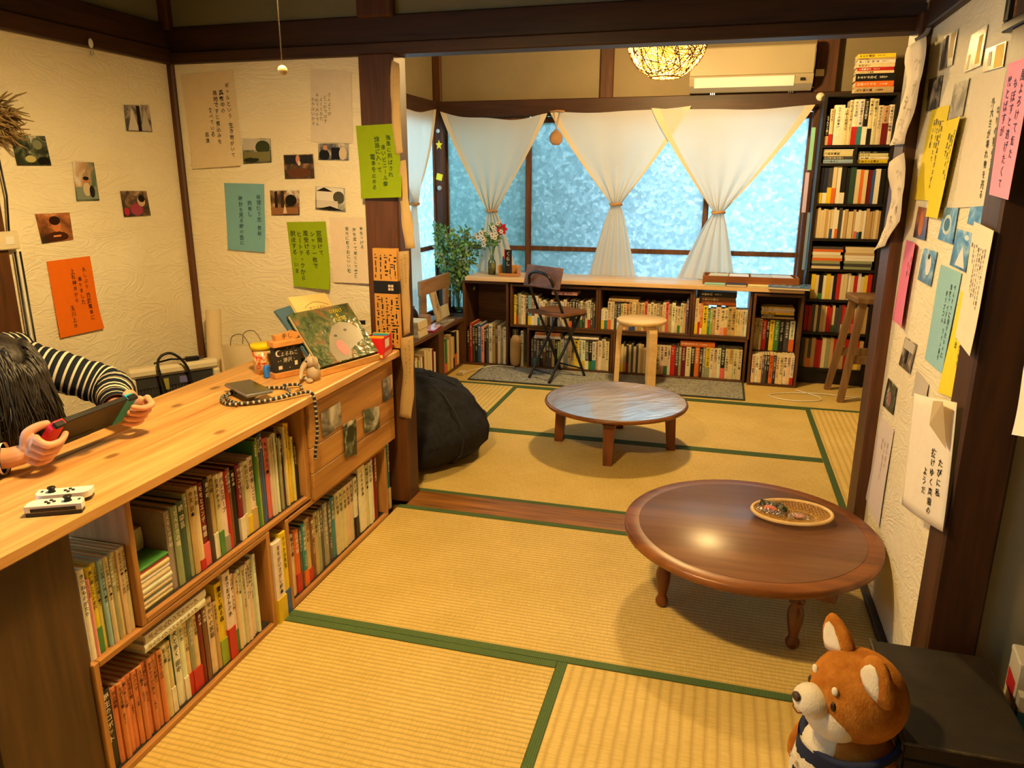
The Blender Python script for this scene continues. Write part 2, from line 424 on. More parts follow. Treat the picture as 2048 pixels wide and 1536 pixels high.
# ------------------------------------------------------------------ floor
floor = struct(MB().box(-2.6, 3.6, -5.2, 2.3, -0.08, -0.03).build('floor', mat('subfloor', srgb(120, 90, 50))))
def mat_piece(x0, x1, y0, y1, along, borders):
    w = 0.03; m = bx('tatami_mat', TAT_X if along == 'x' else TAT_Y, x0+0.001, x1-0.001, y0+0.001, y1-0.001, -0.03, 0.0, floor)
    for s in borders:
        e = 0.0025
        a = {'y0': (x0, x1, y0, y0+w), 'y1': (x0, x1, y1-w, y1), 'x0': (x0, x0+w, y0, y1), 'x1': (x1-w, x1, y0, y1)}[s]
        o = bx('cloth_border', HERI, a[0]+0.0012, a[1]-0.0012, a[2]+0.0012, a[3]-0.0012, 0.0, e, None)
        o.parent = m; o.location = Vector(o.location)-Vector(m.location)
    return m
mat_piece(0.0, 1.757, -1.868, -1.018, 'x', ('y0', 'y1'))
mat_piece(-0.92, 0.8535, -2.748, -1.868, 'x', ('y1', 'y0'))
mat_piece(0.8535, 1.735, -3.63, -1.868, 'y', ('x0', 'x1'))
mat_piece(-0.92, 0.8535, -3.63, -2.748, 'x', ('y1', 'y0'))
mat_piece(0.0, 1.76, -0.869, 0.0, 'x', ('y0', 'y1'))
mat_piece(0.0, 1.76, 0.0, 0.88, 'x', ('y0', 'y1'))
mat_piece(1.76, 2.64, -0.869, 0.88, 'y', ('x0',))
mat_piece(-0.88, 0.0, 0.0, 0.88, 'y', ('x1',))
mat_piece(-0.88, 0.0, -0.869, 0.0, 'x', ('y0',))
mat_piece(-0.88, 2.64, 0.88, 1.76, 'x', ('y0',))
struct(bx('trim_1', THRESH, 0.03, 1.76, -1.018, -0.869, -0.03, 0.003))     # worn sliding-door sill between the rooms
for k, y in enumerate((-0.965, -0.925)):
    pass
# boards of the unseen floor behind the counter and beyond the trunk
struct(bx('floor_boards', THRESH, 1.735, 3.4, -5.0, -1.9, -0.03, 0.0))
struct(bx('floor_boards', THRESH, -2.0, 1.735, -5.0, -3.63, -0.03, 0.0))

# ------------------------------------------------------------------ walls and ceilings
CEIL = 2.36
def wall(name, m, *a): return struct(bx(name, m, *a))
wall('wall_left', PLASTER, -1.02, -0.94, -2.75, -0.94, 0, 1.76)
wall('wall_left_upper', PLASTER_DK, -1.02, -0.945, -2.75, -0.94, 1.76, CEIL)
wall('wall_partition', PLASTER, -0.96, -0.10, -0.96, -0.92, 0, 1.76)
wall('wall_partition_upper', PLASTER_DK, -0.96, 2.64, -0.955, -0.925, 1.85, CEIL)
wall('wall_right', PLASTER, 1.757, 1.83, -1.80, -1.03, 0, 1.79)
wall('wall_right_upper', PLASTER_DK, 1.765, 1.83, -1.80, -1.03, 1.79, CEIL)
wall('wall_right_return', WALLGREY, 1.84, 3.3, -1.88, -1.82, 0, CEIL)
wall('wall_passage_right', WALLGREY, 3.3, 3.36, -5.0, -1.82, 0, CEIL)
wall('wall_rear', PLASTER, -1.02, 3.36, -5.06, -5.0, 0, CEIL)
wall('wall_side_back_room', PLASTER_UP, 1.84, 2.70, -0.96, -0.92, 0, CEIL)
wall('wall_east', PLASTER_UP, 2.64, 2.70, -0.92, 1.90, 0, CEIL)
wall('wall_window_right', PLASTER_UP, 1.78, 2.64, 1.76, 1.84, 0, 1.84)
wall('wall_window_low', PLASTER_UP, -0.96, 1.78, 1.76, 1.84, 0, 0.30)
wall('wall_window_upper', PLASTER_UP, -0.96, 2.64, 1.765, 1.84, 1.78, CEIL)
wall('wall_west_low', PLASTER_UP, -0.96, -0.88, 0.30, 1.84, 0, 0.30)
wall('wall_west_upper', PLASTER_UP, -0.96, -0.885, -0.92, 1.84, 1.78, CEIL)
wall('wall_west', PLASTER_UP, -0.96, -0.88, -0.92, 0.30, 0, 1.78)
wall('ceiling', mat('ceiling_board', srgb(92, 74, 50), srgb(110, 90, 62), 0.7, scale=5, stretch=(1, 0.1, 1)), -1.1, 3.4, -5.06, 1.9, CEIL, CEIL+0.05)
# left wall goes on toward the photographer, with the window that lights the counter from behind
wall('wall_left_rear', PLASTER, -1.02, -0.94, -5.0, -4.05, 0, CEIL)
wall('wall_left_sill', PLASTER, -1.02, -0.94, -4.05, -2.75, 0, 0.35)
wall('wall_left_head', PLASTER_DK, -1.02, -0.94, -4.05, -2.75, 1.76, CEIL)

# ------------------------------------------------------------------ posts and beams
def pillar(*a, m=POST, b=0.006): return struct(bx('pillar', m, *a, b=b))
pillar(-0.106, 0.032, -0.995, -0.88, 0, 1.74)
pillar(-0.106, 0.032, -0.99, -0.89, 1.86, CEIL)
pillar(1.722, 1.84, -1.04, -0.90, 0, 1.78)
pillar(-0.975, -0.915, -0.975, -0.915, 0, 1.745)
pillar(-0.975, -0.905, -0.985, -0.915, 1.86, CEIL)
pillar(1.745, 1.853, -1.90, -1.785, 0, CEIL, m=wood('dark_post', srgb(40, 22, 10), srgb(70, 40, 18), 'z', 14, 70, 0.5))
pillar(-1.0, -0.925, -1.93, -1.80, 0, 1.76)
pillar(-0.885, -0.795, 1.69, 1.79, 0, 1.78)
pillar(-0.885, -0.82, 1.74, 1.80, 1.84, CEIL)
pillar(0.335, 0.425, 1.735, 1.78, 1.84, CEIL)
pillar(1.70, 1.83, 1.70, 1.78, 1.84, CEIL)
pillar(1.715, 1.785, 1.70, 1.79, 0.0, 1.78)
_t = [1]
def trim(m, *a, b=0.004):
    _t[0] += 1; return struct(bx('trim_%d' % _t[0], m, *a, b=b))
trim(POSTX, -0.935, 1.757, -0.985, -0.90, 1.735, 1.777)        # lintel of the opening
trim(POSTX, -0.935, 1.757, -0.965, -0.905, 1.777, 1.87)
trim(POSTY, -0.94, -0.912, -2.75, -0.97, 1.735, 1.79)
trim(POSTY, -0.945, -0.925, -2.75, -0.97, 1.79, 1.88)
trim(POSTY, 1.735, 1.765, -1.80, -1.03, 1.73, 1.86)            # above the note wall
trim(POSTX, -0.86, 2.64, 1.70, 1.765, 1.735, 1.845)            # window lintel
trim(POSTY, -0.885, -0.835, -0.90, 1.70, 1.735, 1.845)
trim(mat('baseboard_dark', srgb(46, 36, 30), srgb(60, 46, 38), 0.5), 1.735, 1.7575, -1.80, -1.04, 0.0, 0.022)

# ------------------------------------------------------------------ windows
def pane_mat():
    m, nt, b, out = new_mat('patterned_glass'); nt.nodes.remove(b)
    v = coords(nt, (1, 1, 1)); vo = N(nt, 'ShaderNodeTexVoronoi', i_Scale=46.0); L(nt, v, vo.inputs['Vector'])
    v2 = N(nt, 'ShaderNodeTexVoronoi', i_Scale=46.0, feature='DISTANCE_TO_EDGE'); L(nt, v, v2.inputs['Vector'])
    sp = N(nt, 'ShaderNodeSeparateColor'); L(nt, vo.outputs['Color'], sp.inputs[0])
    ed = N(nt, 'ShaderNodeMapRange', i_1=0.0, i_2=0.10, i_3=-0.22, i_4=0.0); L(nt, v2.outputs[0], ed.inputs[0])
    ad = N(nt, 'ShaderNodeMath', operation='ADD'); L(nt, sp.outputs[0], ad.inputs[0]); L(nt, ed.outputs[0], ad.inputs[1])
    colr = ramp(nt, ad.outputs[0], [(0.0, (0.52, 0.62, 0.64)), (0.6, (0.64, 0.73, 0.76)), (1.0, (0.82, 0.88, 0.89))])
    t = N(nt, 'ShaderNodeBsdfTranslucent'); L(nt, colr, t.inputs[0])
    g = N(nt, 'ShaderNodeBsdfGlossy', i_Roughness=0.25); mx = N(nt, 'ShaderNodeMixShader', i_0=0.08)
    bp = N(nt, 'ShaderNodeBump', i_Strength=0.6, i_Distance=0.004); L(nt, vo.outputs['Distance'], bp.inputs['Height']); L(nt, bp.outputs[0], g.inputs['Normal'])
    L(nt, t.outputs[0], mx.inputs[1]); L(nt, g.outputs[0], mx.inputs[2]); L(nt, mx.outputs[0], out.inputs[0])
    return m
PANE = pane_mat()
SASHW = wood('sash_wood', srgb(66, 40, 24), srgb(104, 68, 44), 'z', 14, 70, 0.45)
def window(name, ax, plane, a0, a1, z0, z1, n, rail=0.815, pm_=None):
    w = struct(bpy.data.objects.new(name, None)); COL.objects.link(w); w.location = (a0, plane, z0) if ax == 'x' else (plane, a0, z0)
    wid = (a1-a0)/n
    for i in range(n):
        off = 0.022 if i % 2 else -0.006
        s0, s1 = i*wid-0.012, (i+1)*wid+0.012
        sw = 0.030
        mb = MB()
        def B(p0, p1, q0, q1, d=0.026):
            if ax == 'x': mb.box(p0, p1, off, off+d, q0-z0, q1-z0, b=0.003)
            else: mb.box(off, off+d, p0, p1, q0-z0, q1-z0, b=0.003)
        B(s0, s0+sw, z0, z1); B(s1-sw, s1, z0, z1); B(s0+sw, s1-sw, z0, z0+0.05); B(s0+sw, s1-sw, z1-0.04, z1)
        if rail: B(s0+sw, s1-sw, rail-0.015, rail+0.017, 0.022)
        sash = mb.build('sash', SASHW, w)
        zs = [(z0+0.04, rail-0.01), (rail+0.01, z1-0.03)] if rail else [(z0+0.04, z1-0.03)]
        for (q0, q1) in zs:
            pm = MB()
            if ax == 'x': pm.box(s0+sw-0.004, s1-sw+0.004, off+0.010, off+0.014, q0-z0, q1-z0)
            else: pm.box(off+0.010, off+0.014, s0+sw-0.004, s1-sw+0.004, q0-z0, q1-z0)
            pm.build('pane', pm_ or PANE, sash)
    return w
window('window_1', 'x', 1.765, -0.80, 1.72, 0.30, 1.735, 4)
window('window_2', 'y', -0.905, 0.30, 1.69, 0.30, 1.735, 2)
def clear_pane():
    m, nt, b, out = new_mat('clear_pane'); nt.nodes.remove(b)
    t = N(nt, 'ShaderNodeBsdfTransparent', i_Color=(0.95, 0.97, 0.97, 1)); g = N(nt, 'ShaderNodeBsdfGlossy', i_Roughness=0.03); mx = N(nt, 'ShaderNodeMixShader', i_0=0.06)
    L(nt, t.outputs[0], mx.inputs[1]); L(nt, g.outputs[0], mx.inputs[2]); L(nt, mx.outputs[0], out.inputs[0]); return m
window('window_3', 'y', -0.985, -4.05, -2.75, 0.35, 1.76, 2, pm_=clear_pane())
struct(bx('ground', mat('garden_soil', srgb(96, 104, 84), srgb(120, 124, 104), 0.9), -6, 6, 1.9, 9, -0.5, -0.45))
def tint_leaves():  # unseen leaf mass, added outside to turn the left panes teal
    rnd = random.Random(5); mb = MB()
    for i in range(2600):
        x = rnd.uniform(-1.9, 0.55); z = rnd.uniform(-0.4, 2.3); y = 2.45+rnd.uniform(-0.08, 0.16)
        a = rnd.uniform(0, 6.28); t = rnd.uniform(-0.8, 0.8); r = rnd.uniform(0.06, 0.10)
        u = Vector((math.cos(a), 0.3*t, math.sin(a)))*r; w = Vector((-math.sin(a), t, math.cos(a)))*r*0.6
        c = Vector((x, y, z)); mb.add([c-u, c-w, c+u, c+w], [(0, 1, 2, 3)])
    o = mb.build('tint_leaves', mat('tint_leaf', srgb(90, 170, 140), srgb(140, 206, 170), 0.6))
    o['kind'] = 'stuff'; o['label'] = 'unseen green leaves added outside to tint the window panes'; return o
tint_leaves()
# ------------------------------------------------------------------ counter
ct = thing('counter_top', 'long knotty pine counter top resting on book crates', 'counter', (-0.185, -2.05, 0.637))
for k, (a, b_) in enumerate(((-0.225, -0.073), (-0.0715, 0.0735), (0.075, 0.22))):
    MB().box(a, b_, -1.10, 1.015, 0, 0.028, b=0.004).build('plank', PINE, ct)
ep = thing('plank_end_panel', 'dark upright planks closing the near end of the counter', 'panel', (-0.02, -2.85, 0))
for a, b_ in ((-0.25, -0.115), (-0.1135, 0.06), (0.0615, 0.283)):
    MB().box(-0.012, 0.012, a, b_, 0, 0.636, b=0.003).build('plank', OLDPLANK, ep)
def crate(name, label, ax, front, depth, a0, a1, z0, z1, t=0.016, top=True, back=True, liner=True, mats=(CRATE, CRATEZ, CRATE), cat='crate', bottom=True, group=None):
    """open-fronted box; ax = axis the row runs along"""
    c = thing(name, label, cat, (front, a0, z0) if ax == 'y' else (a0, front, z0), 0, group)
    W, H = a1-a0, z1-z0
    def B(nm, p0, p1, d0, d1, q0, q1, m):
        mb = MB()
        if ax == 'y': mb.box(-d1, -d0, p0, p1, q0, q1, b=0.002)
        else: mb.box(p0, p1, d0, d1, q0, q1, b=0.002)
        return mb.build(nm, m, c)
    B('side_board', 0, t, 0, depth, 0, H, mats[1]); B('side_board', W-t, W, 0, depth, 0, H, mats[1])
    if bottom: B('bottom_board', t, W-t, 0, depth, 0, t, mats[0])
    if top: B('top_board', t, W-t, 0, depth, H-t, H, mats[0])
    if back: B('back_board', t, W-t, depth-0.01, depth, t, H-(t if top else 0), mats[2])
    if liner: B('liner', t+0.002, W-t-0.002, 0.012, depth-0.02, t, t+0.002, BLACKMAT)
    return c
crate('book_crate', 'lower wooden book crate beside the plank end of the counter', 'y', 0.0, 0.33, -2.572, -1.922, 0.0, 0.312)
crate('book_crate', 'upper wooden book crate under the counter holding the tall books', 'y', 0.0, 0.33, -2.428, -1.690, 0.313, 0.636)
crate('book_crate', 'lower wooden book crate under the photo panel', 'y', 0.0, 0.33, -1.838, -1.125, 0.0, 0.305)
pc = thing('photo_panel_box', 'closed wooden box with photo prints pasted on its boards', 'crate', (0.0, -1.685, 0.307))
MB().box(-0.33, -0.001, 0, 0.62, 0.0, 0.32).build('body', CRATE, pc)
for q0, q1 in ((0.0, 0.088), (0.0895, 0.175), (0.1765, 0.318)):
    MB().box(0.0, 0.012, 0.002, 0.625, q0, q1, b=0.002).build('board', PANELW, pc)

# ------------------------------------------------------------------ low round tables
TABLETOP = wood('table_red_wood', srgb(98, 66, 48), srgb(128, 90, 66), 'x', 7, 40, 0.34, 0.45, 0.04, coat=0.1)
TABLEEDGE = wood('table_edge', srgb(90, 46, 18), srgb(140, 84, 38), 'x', 7, 40, 0.35, 0.5, 0.05)
LEGW = wood('turned_leg_wood', srgb(74, 32, 12), srgb(126, 62, 26), 'z', 10, 50, 0.35, 0.5, 0.04, coat=0.2)
def vinyl_mat():
    m, nt, b, out = new_mat('clear_vinyl_cover'); b.inputs['Base Color'].default_value = c4(srgb(170, 168, 194)); b.inputs['Roughness'].default_value = 0.12; b.inputs['Specular IOR Level'].default_value = 1.0; b.inputs['IOR'].default_value = 1.9
    b.inputs['Coat Weight'].default_value = 1.0; b.inputs['Coat Roughness'].default_value = 0.1; b.inputs['Coat IOR'].default_value = 1.9
    h = noise(nt, coords(nt, (1.0, 2.6, 1)), 5.5, 3, 0.5, 0.8); bump(nt, b, h, 0.35, 0.02); return m
tb = thing('low_round_table', 'large brown round low table with turned legs and inset top', 'table', (1.360, -1.37, 0), math.radians(-17.5))
R1 = 0.389
MB().lathe([(0.0, 0.222), (R1-0.006, 0.222), (R1, 0.227), (R1, 0.243), (R1-0.005, 0.2475), (R1-0.045, 0.2475)], 72).build('table_rim', TABLEEDGE, tb)
MB().lathe([(R1-0.0455, 0.2475), (R1-0.047, 0.2488), (0.0, 0.2490)], 72).build('table_top', TABLETOP, tb)
MB().box(-0.30, 0.30, -0.205, -0.165, 0.175, 0.222, b=0.004).build('apron', LEGW, tb); MB().box(-0.30, 0.30, 0.165, 0.205, 0.175, 0.222, b=0.004).build('apron', LEGW, tb)
MB().box(-0.225, -0.175, -0.165, 0.165, 0.18, 0.222, b=0.004).build('apron', LEGW, tb); MB().box(0.175, 0.225, -0.165, 0.165, 0.18, 0.222, b=0.004).build('apron', LEGW, tb)
prof = [(0.0, 0.0), (0.013, 0.0), (0.019, 0.010), (0.020, 0.022), (0.014, 0.034), (0.013, 0.040), (0.0165, 0.058), (0.0215, 0.085), (0.0235, 0.108), (0.021, 0.125), (0.0155, 0.137), (0.017, 0.142), (0.0225, 0.147), (0.0225, 0.155), (0.017, 0.160), (0.024, 0.17), (0.024, 0.176)]
for sx in (-1, 1):
    for sy in (-1, 1):
        MB().lathe(prof, 20, (sx*0.2, sy*0.195, 0)).build('leg', LEGW, tb)
ts = thing('low_round_table', 'smaller round low table under clear vinyl in the window room', 'table', (0.757, -0.05, 0), math.radians(47))
R2 = 0.357
MB().lathe([(0.0, 0.215), (R2-0.03, 0.215), (R2-0.004, 0.222), (R2, 0.230), (R2-0.003, 0.238), (R2-0.016, 0.2395)], 72).build('table_rim', TABLEEDGE, ts)
vm = MB()
vm.grid(lambda u, v: (u*(R2-0.012)*math.cos(2*PI*v), u*(R2-0.012)*math.sin(2*PI*v), 0.2405), 12, 72)
vm.build('vinyl_cover', vinyl_mat(), ts)
for k in range(4):
    a = k*PI/2+PI/4; M = Matrix.Rotation(a, 4, 'Z')
    P = [(0.262, 0.286), (0.262-0.02, 0.286)]
    lg = MB()
    for (z0, z1, w0, w1, o0, o1) in ((0.0, 0.20, 0.021, 0.027, 0.285, 0.272),):
        V = [(o0-w0, -w0, z0), (o0+w0, -w0, z0), (o0+w0, w0, z0), (o0-w0, w0, z0), (o1-w1, -w1, z1), (o1+w1, -w1, z1), (o1+w1, w1, z1), (o1-w1, w1, z1)]
        V = [tuple(M @ Vector(p)) for p in V]
        lg.add(V, [(3, 2, 1, 0), (4, 5, 6, 7), (0, 1, 5, 4), (1, 2, 6, 5), (2, 3, 7, 6), (3, 0, 4, 7)])
    lg.build('leg', LEGW, ts)
for k in range(4):       # arched aprons between the legs
    a0 = k*PI/2+PI/4; p0 = Vector((0.27*math.cos(a0), 0.27*math.sin(a0), 0)); a1 = a0+PI/2; p1 = Vector((0.27*math.cos(a1), 0.27*math.sin(a1), 0))
    d = (p1-p0); n = Vector((-d.y, d.x, 0)).normalized()*0.009; mb = MB(); V = []; fs = []
    K = 10
    for i in range(K+1):
        t = i/K; q = p0.lerp(p1, t); low = 0.170+0.034*(1-abs(2*t-1))**0.6
        for s in (-1, 1):
            V.append(q+n*s+Vector((0, 0, low))); V.append(q+n*s+Vector((0, 0, 0.216)))
    for i in range(K):
        o = i*4; fs += [(o, o+4, o+5, o+1), (o+2, o+3, o+7, o+6), (o, o+2, o+6, o+4)]
    mb.add(V, fs).build('apron', LEGW, ts)

# ------------------------------------------------------------------ woven globe lamps
def glow_mat():
    m, nt, b, out = new_mat('glowing_paper'); nt.nodes.remove(b)
    e = N(nt, 'ShaderNodeEmission', i_0=c4((1.0, 0.60, 0.08)), i_1=1.5); t = N(nt, 'ShaderNodeBsdfTransparent'); mx = N(nt, 'ShaderNodeMixShader', i_0=0.70)
    L(nt, t.outputs[0], mx.inputs[1]); L(nt, e.outputs[0], mx.inputs[2]); L(nt, mx.outputs[0], out.inputs[0]); m.cycles.emission_sampling = 'NONE'; return m
GLOW = glow_mat()
def globe_lamp(label, loc, watts, cord_to, pull=None):
    r = 0.195; t = thing('globe_lamp', label, 'lamp', loc)
    mb = MB()
    prof_ = [(r*0.90*math.sin(th), -r*0.90*math.cos(th)) for th in [0.36+i*(PI-0.52)/20 for i in range(21)]]
    mb.lathe(prof_, 40).build('glowing_liner', GLOW, t)
    ld = bpy.data.lights.new('bulb_light', 'POINT'); ld.energy = watts; ld.color = LAMP_COL; ld.shadow_soft_size = 0.07
    lo = bpy.data.objects.new('bulb_light', ld); COL.objects.link(lo); lo.parent = t; lo.location = (0, 0, -0.02)
    rnd = random.Random(11)
    strandm = mat('paper_strand', srgb(150, 112, 40), srgb(190, 150, 66), 0.7)
    ms = MB()
    for i in range(250):
        ax = Vector((rnd.gauss(0, 1), rnd.gauss(0, 1), rnd.gauss(0, 1))).normalized(); u = ax.orthogonal().normalized(); w = ax.cross(u)
        off = rnd.uniform(-0.72, 0.72)*r; rr = math.sqrt(r*r-off*off); n = 26; a0 = rnd.uniform(0, 6.28); span = rnd.uniform(1.5, 4.5)
        path = [(ax*off+(u*math.cos(a0+span*k/n)+w*math.sin(a0+span*k/n))*rr) for k in range(n+1)]
        path = [p for p in path if -0.93*r < p.z < 0.95*r]
        if len(path) > 3: ms.tube(path, 0.0021, 3, smooth=True, cap=False)
    ms.build('woven_mesh', strandm, t)
    ring = [(0.072*math.cos(2*PI*k/24), 0.072*math.sin(2*PI*k/24), -r*0.935) for k in range(24)]
    MB().tube(ring, 0.004, 6, closed=True).build('bottom_ring', strandm, t)
    MB().tube([(0, 0, r*0.9), (0, 0, cord_to-loc[2])], 0.004, 8).build('cord', BLACK, t)
    if pull:
        MB().tube([(pull[0]-loc[0], pull[1]-loc[1], -r*0.9), (pull[0]-loc[0], pull[1]-loc[1], pull[2]-loc[2]+0.011)], 0.0011, 6).build('pull_string', mat('string', srgb(90, 74, 50), rough=0.8), t)
        b = MB().ball((pull[0]-loc[0], pull[1]-loc[1], pull[2]-loc[2]), 0.0092, 16, 10).build('pull_ball', mat('ball_wood', srgb(214, 180, 120), rough=0.4), t)
        b['label'] = 'small wooden ball on the pull string'
    return t
globe_lamp('glowing woven globe lamp hanging in the window room', (0.885, 0.35, 1.975), LAMP_BACK, CEIL)
def shade_lamp():
    t = thing('pendant_lamp', 'shaded pendant lamp whose pull string and wooden ball hang above the counter', 'lamp', (0.387, -2.30, 1.86))
    sh = MB(); pr = [(0.205, -0.055), (0.200, -0.040), (0.150, 0.045), (0.080, 0.105), (0.028, 0.130), (0.0, 0.132)]
    sh.lathe(pr, 40, cap=False); sh.lathe([(r_*0.985, z_-0.004) for r_, z_ in pr][::-1], 40, cap=False); sh.build('shade', mat('enamel_shade', srgb(226, 220, 206), rough=0.5), t)
    MB().lathe([(0, 0.06), (0.018, 0.06), (0.018, 0.10), (0, 0.10)], 16).build('socket', BLACK, t)
    MB().tube([(0, 0, 0.13), (0, 0, CEIL-1.86)], 0.004, 8).build('cord', BLACK, t)
    ld = bpy.data.lights.new('bulb_light', 'POINT'); ld.energy = LAMP_FRONT; ld.color = LAMP_COL; ld.shadow_soft_size = 0.06
    lo = bpy.data.objects.new('bulb_light', ld); COL.objects.link(lo); lo.parent = t; lo.location = (0, 0, -0.012)
    MB().tube([(0, 0, -0.075), (0, 0, -0.350)], 0.0011, 6).build('pull_string', mat('string', srgb(90, 74, 50), rough=0.8), t)
    b = MB().ball((0, 0, -0.36), 0.0092, 16, 10).build('pull_ball', mat('ball_wood', srgb(214, 180, 120), rough=0.4), t); b['label'] = 'small wooden ball on the pull string'
shade_lamp()

# ------------------------------------------------------------------ window room: desk and shelf boxes
dk = thing('desk_plank', 'pale wooden desk plank running along the window', 'desk', (0.605, 1.53, 0.616))
MB().box(-1.125, 1.135, -0.185, 0.185, 0, 0.028, b=0.003).build('plank', PINEX, dk)
SM = (SHELFX, SHELFZ, SHELFX)
crate('shelf_box', 'tall dark shelf box at the plant end of the window desk', 'x', 1.365, 0.33, -0.545, -0.207, 0.0, 0.612, mats=SM, liner=False, cat='shelf')
crate('shelf_box', 'upper dark shelf box behind the folding chair', 'x', 1.375, 0.32, -0.195, 0.43, 0.297, 0.600, mats=SM, liner=False, cat='shelf')
crate('shelf_box', 'upper dark shelf box above the round stool', 'x', 1.375, 0.32, 0.432, 1.056, 0.297, 0.600, mats=SM, liner=False, cat='shelf')
crate('shelf_box', 'backless upper shelf where window light shows over the books', 'x', 1.375, 0.32, 1.058, 1.432, 0.297, 0.604, mats=SM, liner=False, cat='shelf', back=False, top=False)
crate('shelf_box', 'lower dark shelf box behind the folding chair legs', 'x', 1.375, 0.32, -0.07, 0.54, 0.0, 0.295, mats=SM, liner=False, cat='shelf')
crate('shelf_box', 'narrow lower shelf box hidden behind the round stool legs', 'x', 1.375, 0.32, 0.542, 0.79, 0.0, 0.295, mats=SM, liner=False, cat='shelf')
crate('shelf_box', 'lower dark shelf box holding the orange topped books', 'x', 1.375, 0.32, 0.792, 1.425, 0.0, 0.295, mats=SM, liner=False, cat='shelf')
crate('shelf_box', 'tall shelf box under the magazine end of the desk', 'x', 1.345, 0.35, 1.44, 1.745, 0.0, 0.606, mats=SM, liner=False, cat='shelf')
# low cabinet under the side window
lc = thing('low_bookcase', 'low dark bookcase along the side window wall', 'bookcase', (-0.535, 0.0, 0.0))
MB().box(-0.345, 0.0, 0.0, 1.36, 0.325, 0.350, b=0.003).build('top_board', SHELFY, lc)
MB().box(-0.345, -0.01, 0.0, 1.36, 0.0, 0.015).build('bottom_board', SHELFY, lc)
MB().box(-0.345, -0.335, 0.0, 1.36, 0.015, 0.325).build('back_board', SHELFY, lc)
for y in (0.0, 0.34, 0.86, 1.345):
    MB().box(-0.335, -0.005, y, y+(0.10 if y == 0.86 else 0.015), 0.015, 0.325).build('divider', SHELFZ, lc)
# black bookshelf tower
tw = thing('book_tower', 'tall narrow black bookshelf packed with books beside the window', 'bookshelf', (1.962, 1.50, 0))
TWX = 0.205
TZ = [0.09, 0.332, 0.548, 0.744, 0.936, 1.150, 1.392, 1.500, 1.795]
for s in (-1, 1): MB().box(*( (-TWX-0.005, -TWX+0.013) if s < 0 else (TWX-0.013, TWX+0.005) ), 0, 0.24, 0, 1.81).build('side_board', DARKSHELF, tw)
for z in TZ: MB().box(-TWX+0.013, TWX-0.013, 0.0, 0.235, z, z+0.016).build('shelf_board', DARKSHELF, tw)
MB().box(-TWX+0.013, TWX-0.013, 0.232, 0.24, 0.02, 1.79).build('back_board', DARKSHELF, tw)
MB().box(-TWX+0.013, TWX-0.013, 0.015, 0.03, 0.0, 0.09).build('plinth', DARKSHELF, tw)
MB().box(-0.008, 0.008, 0.0, 0.2, 1.408, 1.50).build('divider', DARKSHELF, tw)
tw2 = thing('side_bookshelf', 'dark bookshelf half hidden behind the room pillar', 'bookshelf', (2.405, 1.50, 0))
for s in (-1, 1): MB().box(*( (-TWX-0.005, -TWX+0.013) if s < 0 else (TWX-0.013, TWX+0.005) ), 0, 0.24, 0, 1.70).build('side_board', DARKSHELF, tw2)
for z in (0.05, 0.40, 0.75, 1.05, 1.36, 1.68): MB().box(-TWX+0.013, TWX-0.013, 0.0, 0.235, z, z+0.016).build('shelf_board', DARKSHELF, tw2)
MB().box(-TWX+0.013, TWX-0.013, 0.232, 0.24, 0.02, 1.69).build('back_board', DARKSHELF, tw2)

# ------------------------------------------------------------------ rug
def rug_mat():
    m, nt, b, out = new_mat('faded_rug'); b.inputs['Roughness'].default_value = 0.95; b.inputs['Specular IOR Level'].default_value = 0.05
    v = world_coords(nt, (1, 1.4, 1)); wv = N(nt, 'ShaderNodeTexNoise', i_Scale=26.0, i_Detail=5.0, i_Roughness=0.7, i_Distortion=3.5); L(nt, v, wv.inputs['Vector'])
    L(nt, ramp(nt, wv.outputs[0], [(0.34, srgb(58, 66, 72)), (0.45, srgb(116, 120, 120)), (0.55, srgb(186, 182, 166)), (0.66, srgb(132, 140, 146))]), b.inputs['Base Color'])
    bump(nt, b, wv.outputs[0], 0.3, 0.004); return m
rg = thing('rug', 'faded grey blue patterned rug under the folding chair', 'rug', (0.525, 1.155, 0.0))
MB().box(-0.885, 0.885, -0.195, 0.205, 0.003, 0.009).build('field', rug_mat(), rg)
RE = mat('rug_edge', srgb(52, 60, 56), srgb(70, 76, 70), 0.95)
for a in ((-0.897, 0.897, -0.207, -0.195), (-0.897, -0.885, -0.195, 0.205), (0.885, 0.897, -0.195, 0.205)): MB().box(*a, 0.003, 0.0095).build('border', RE, rg)

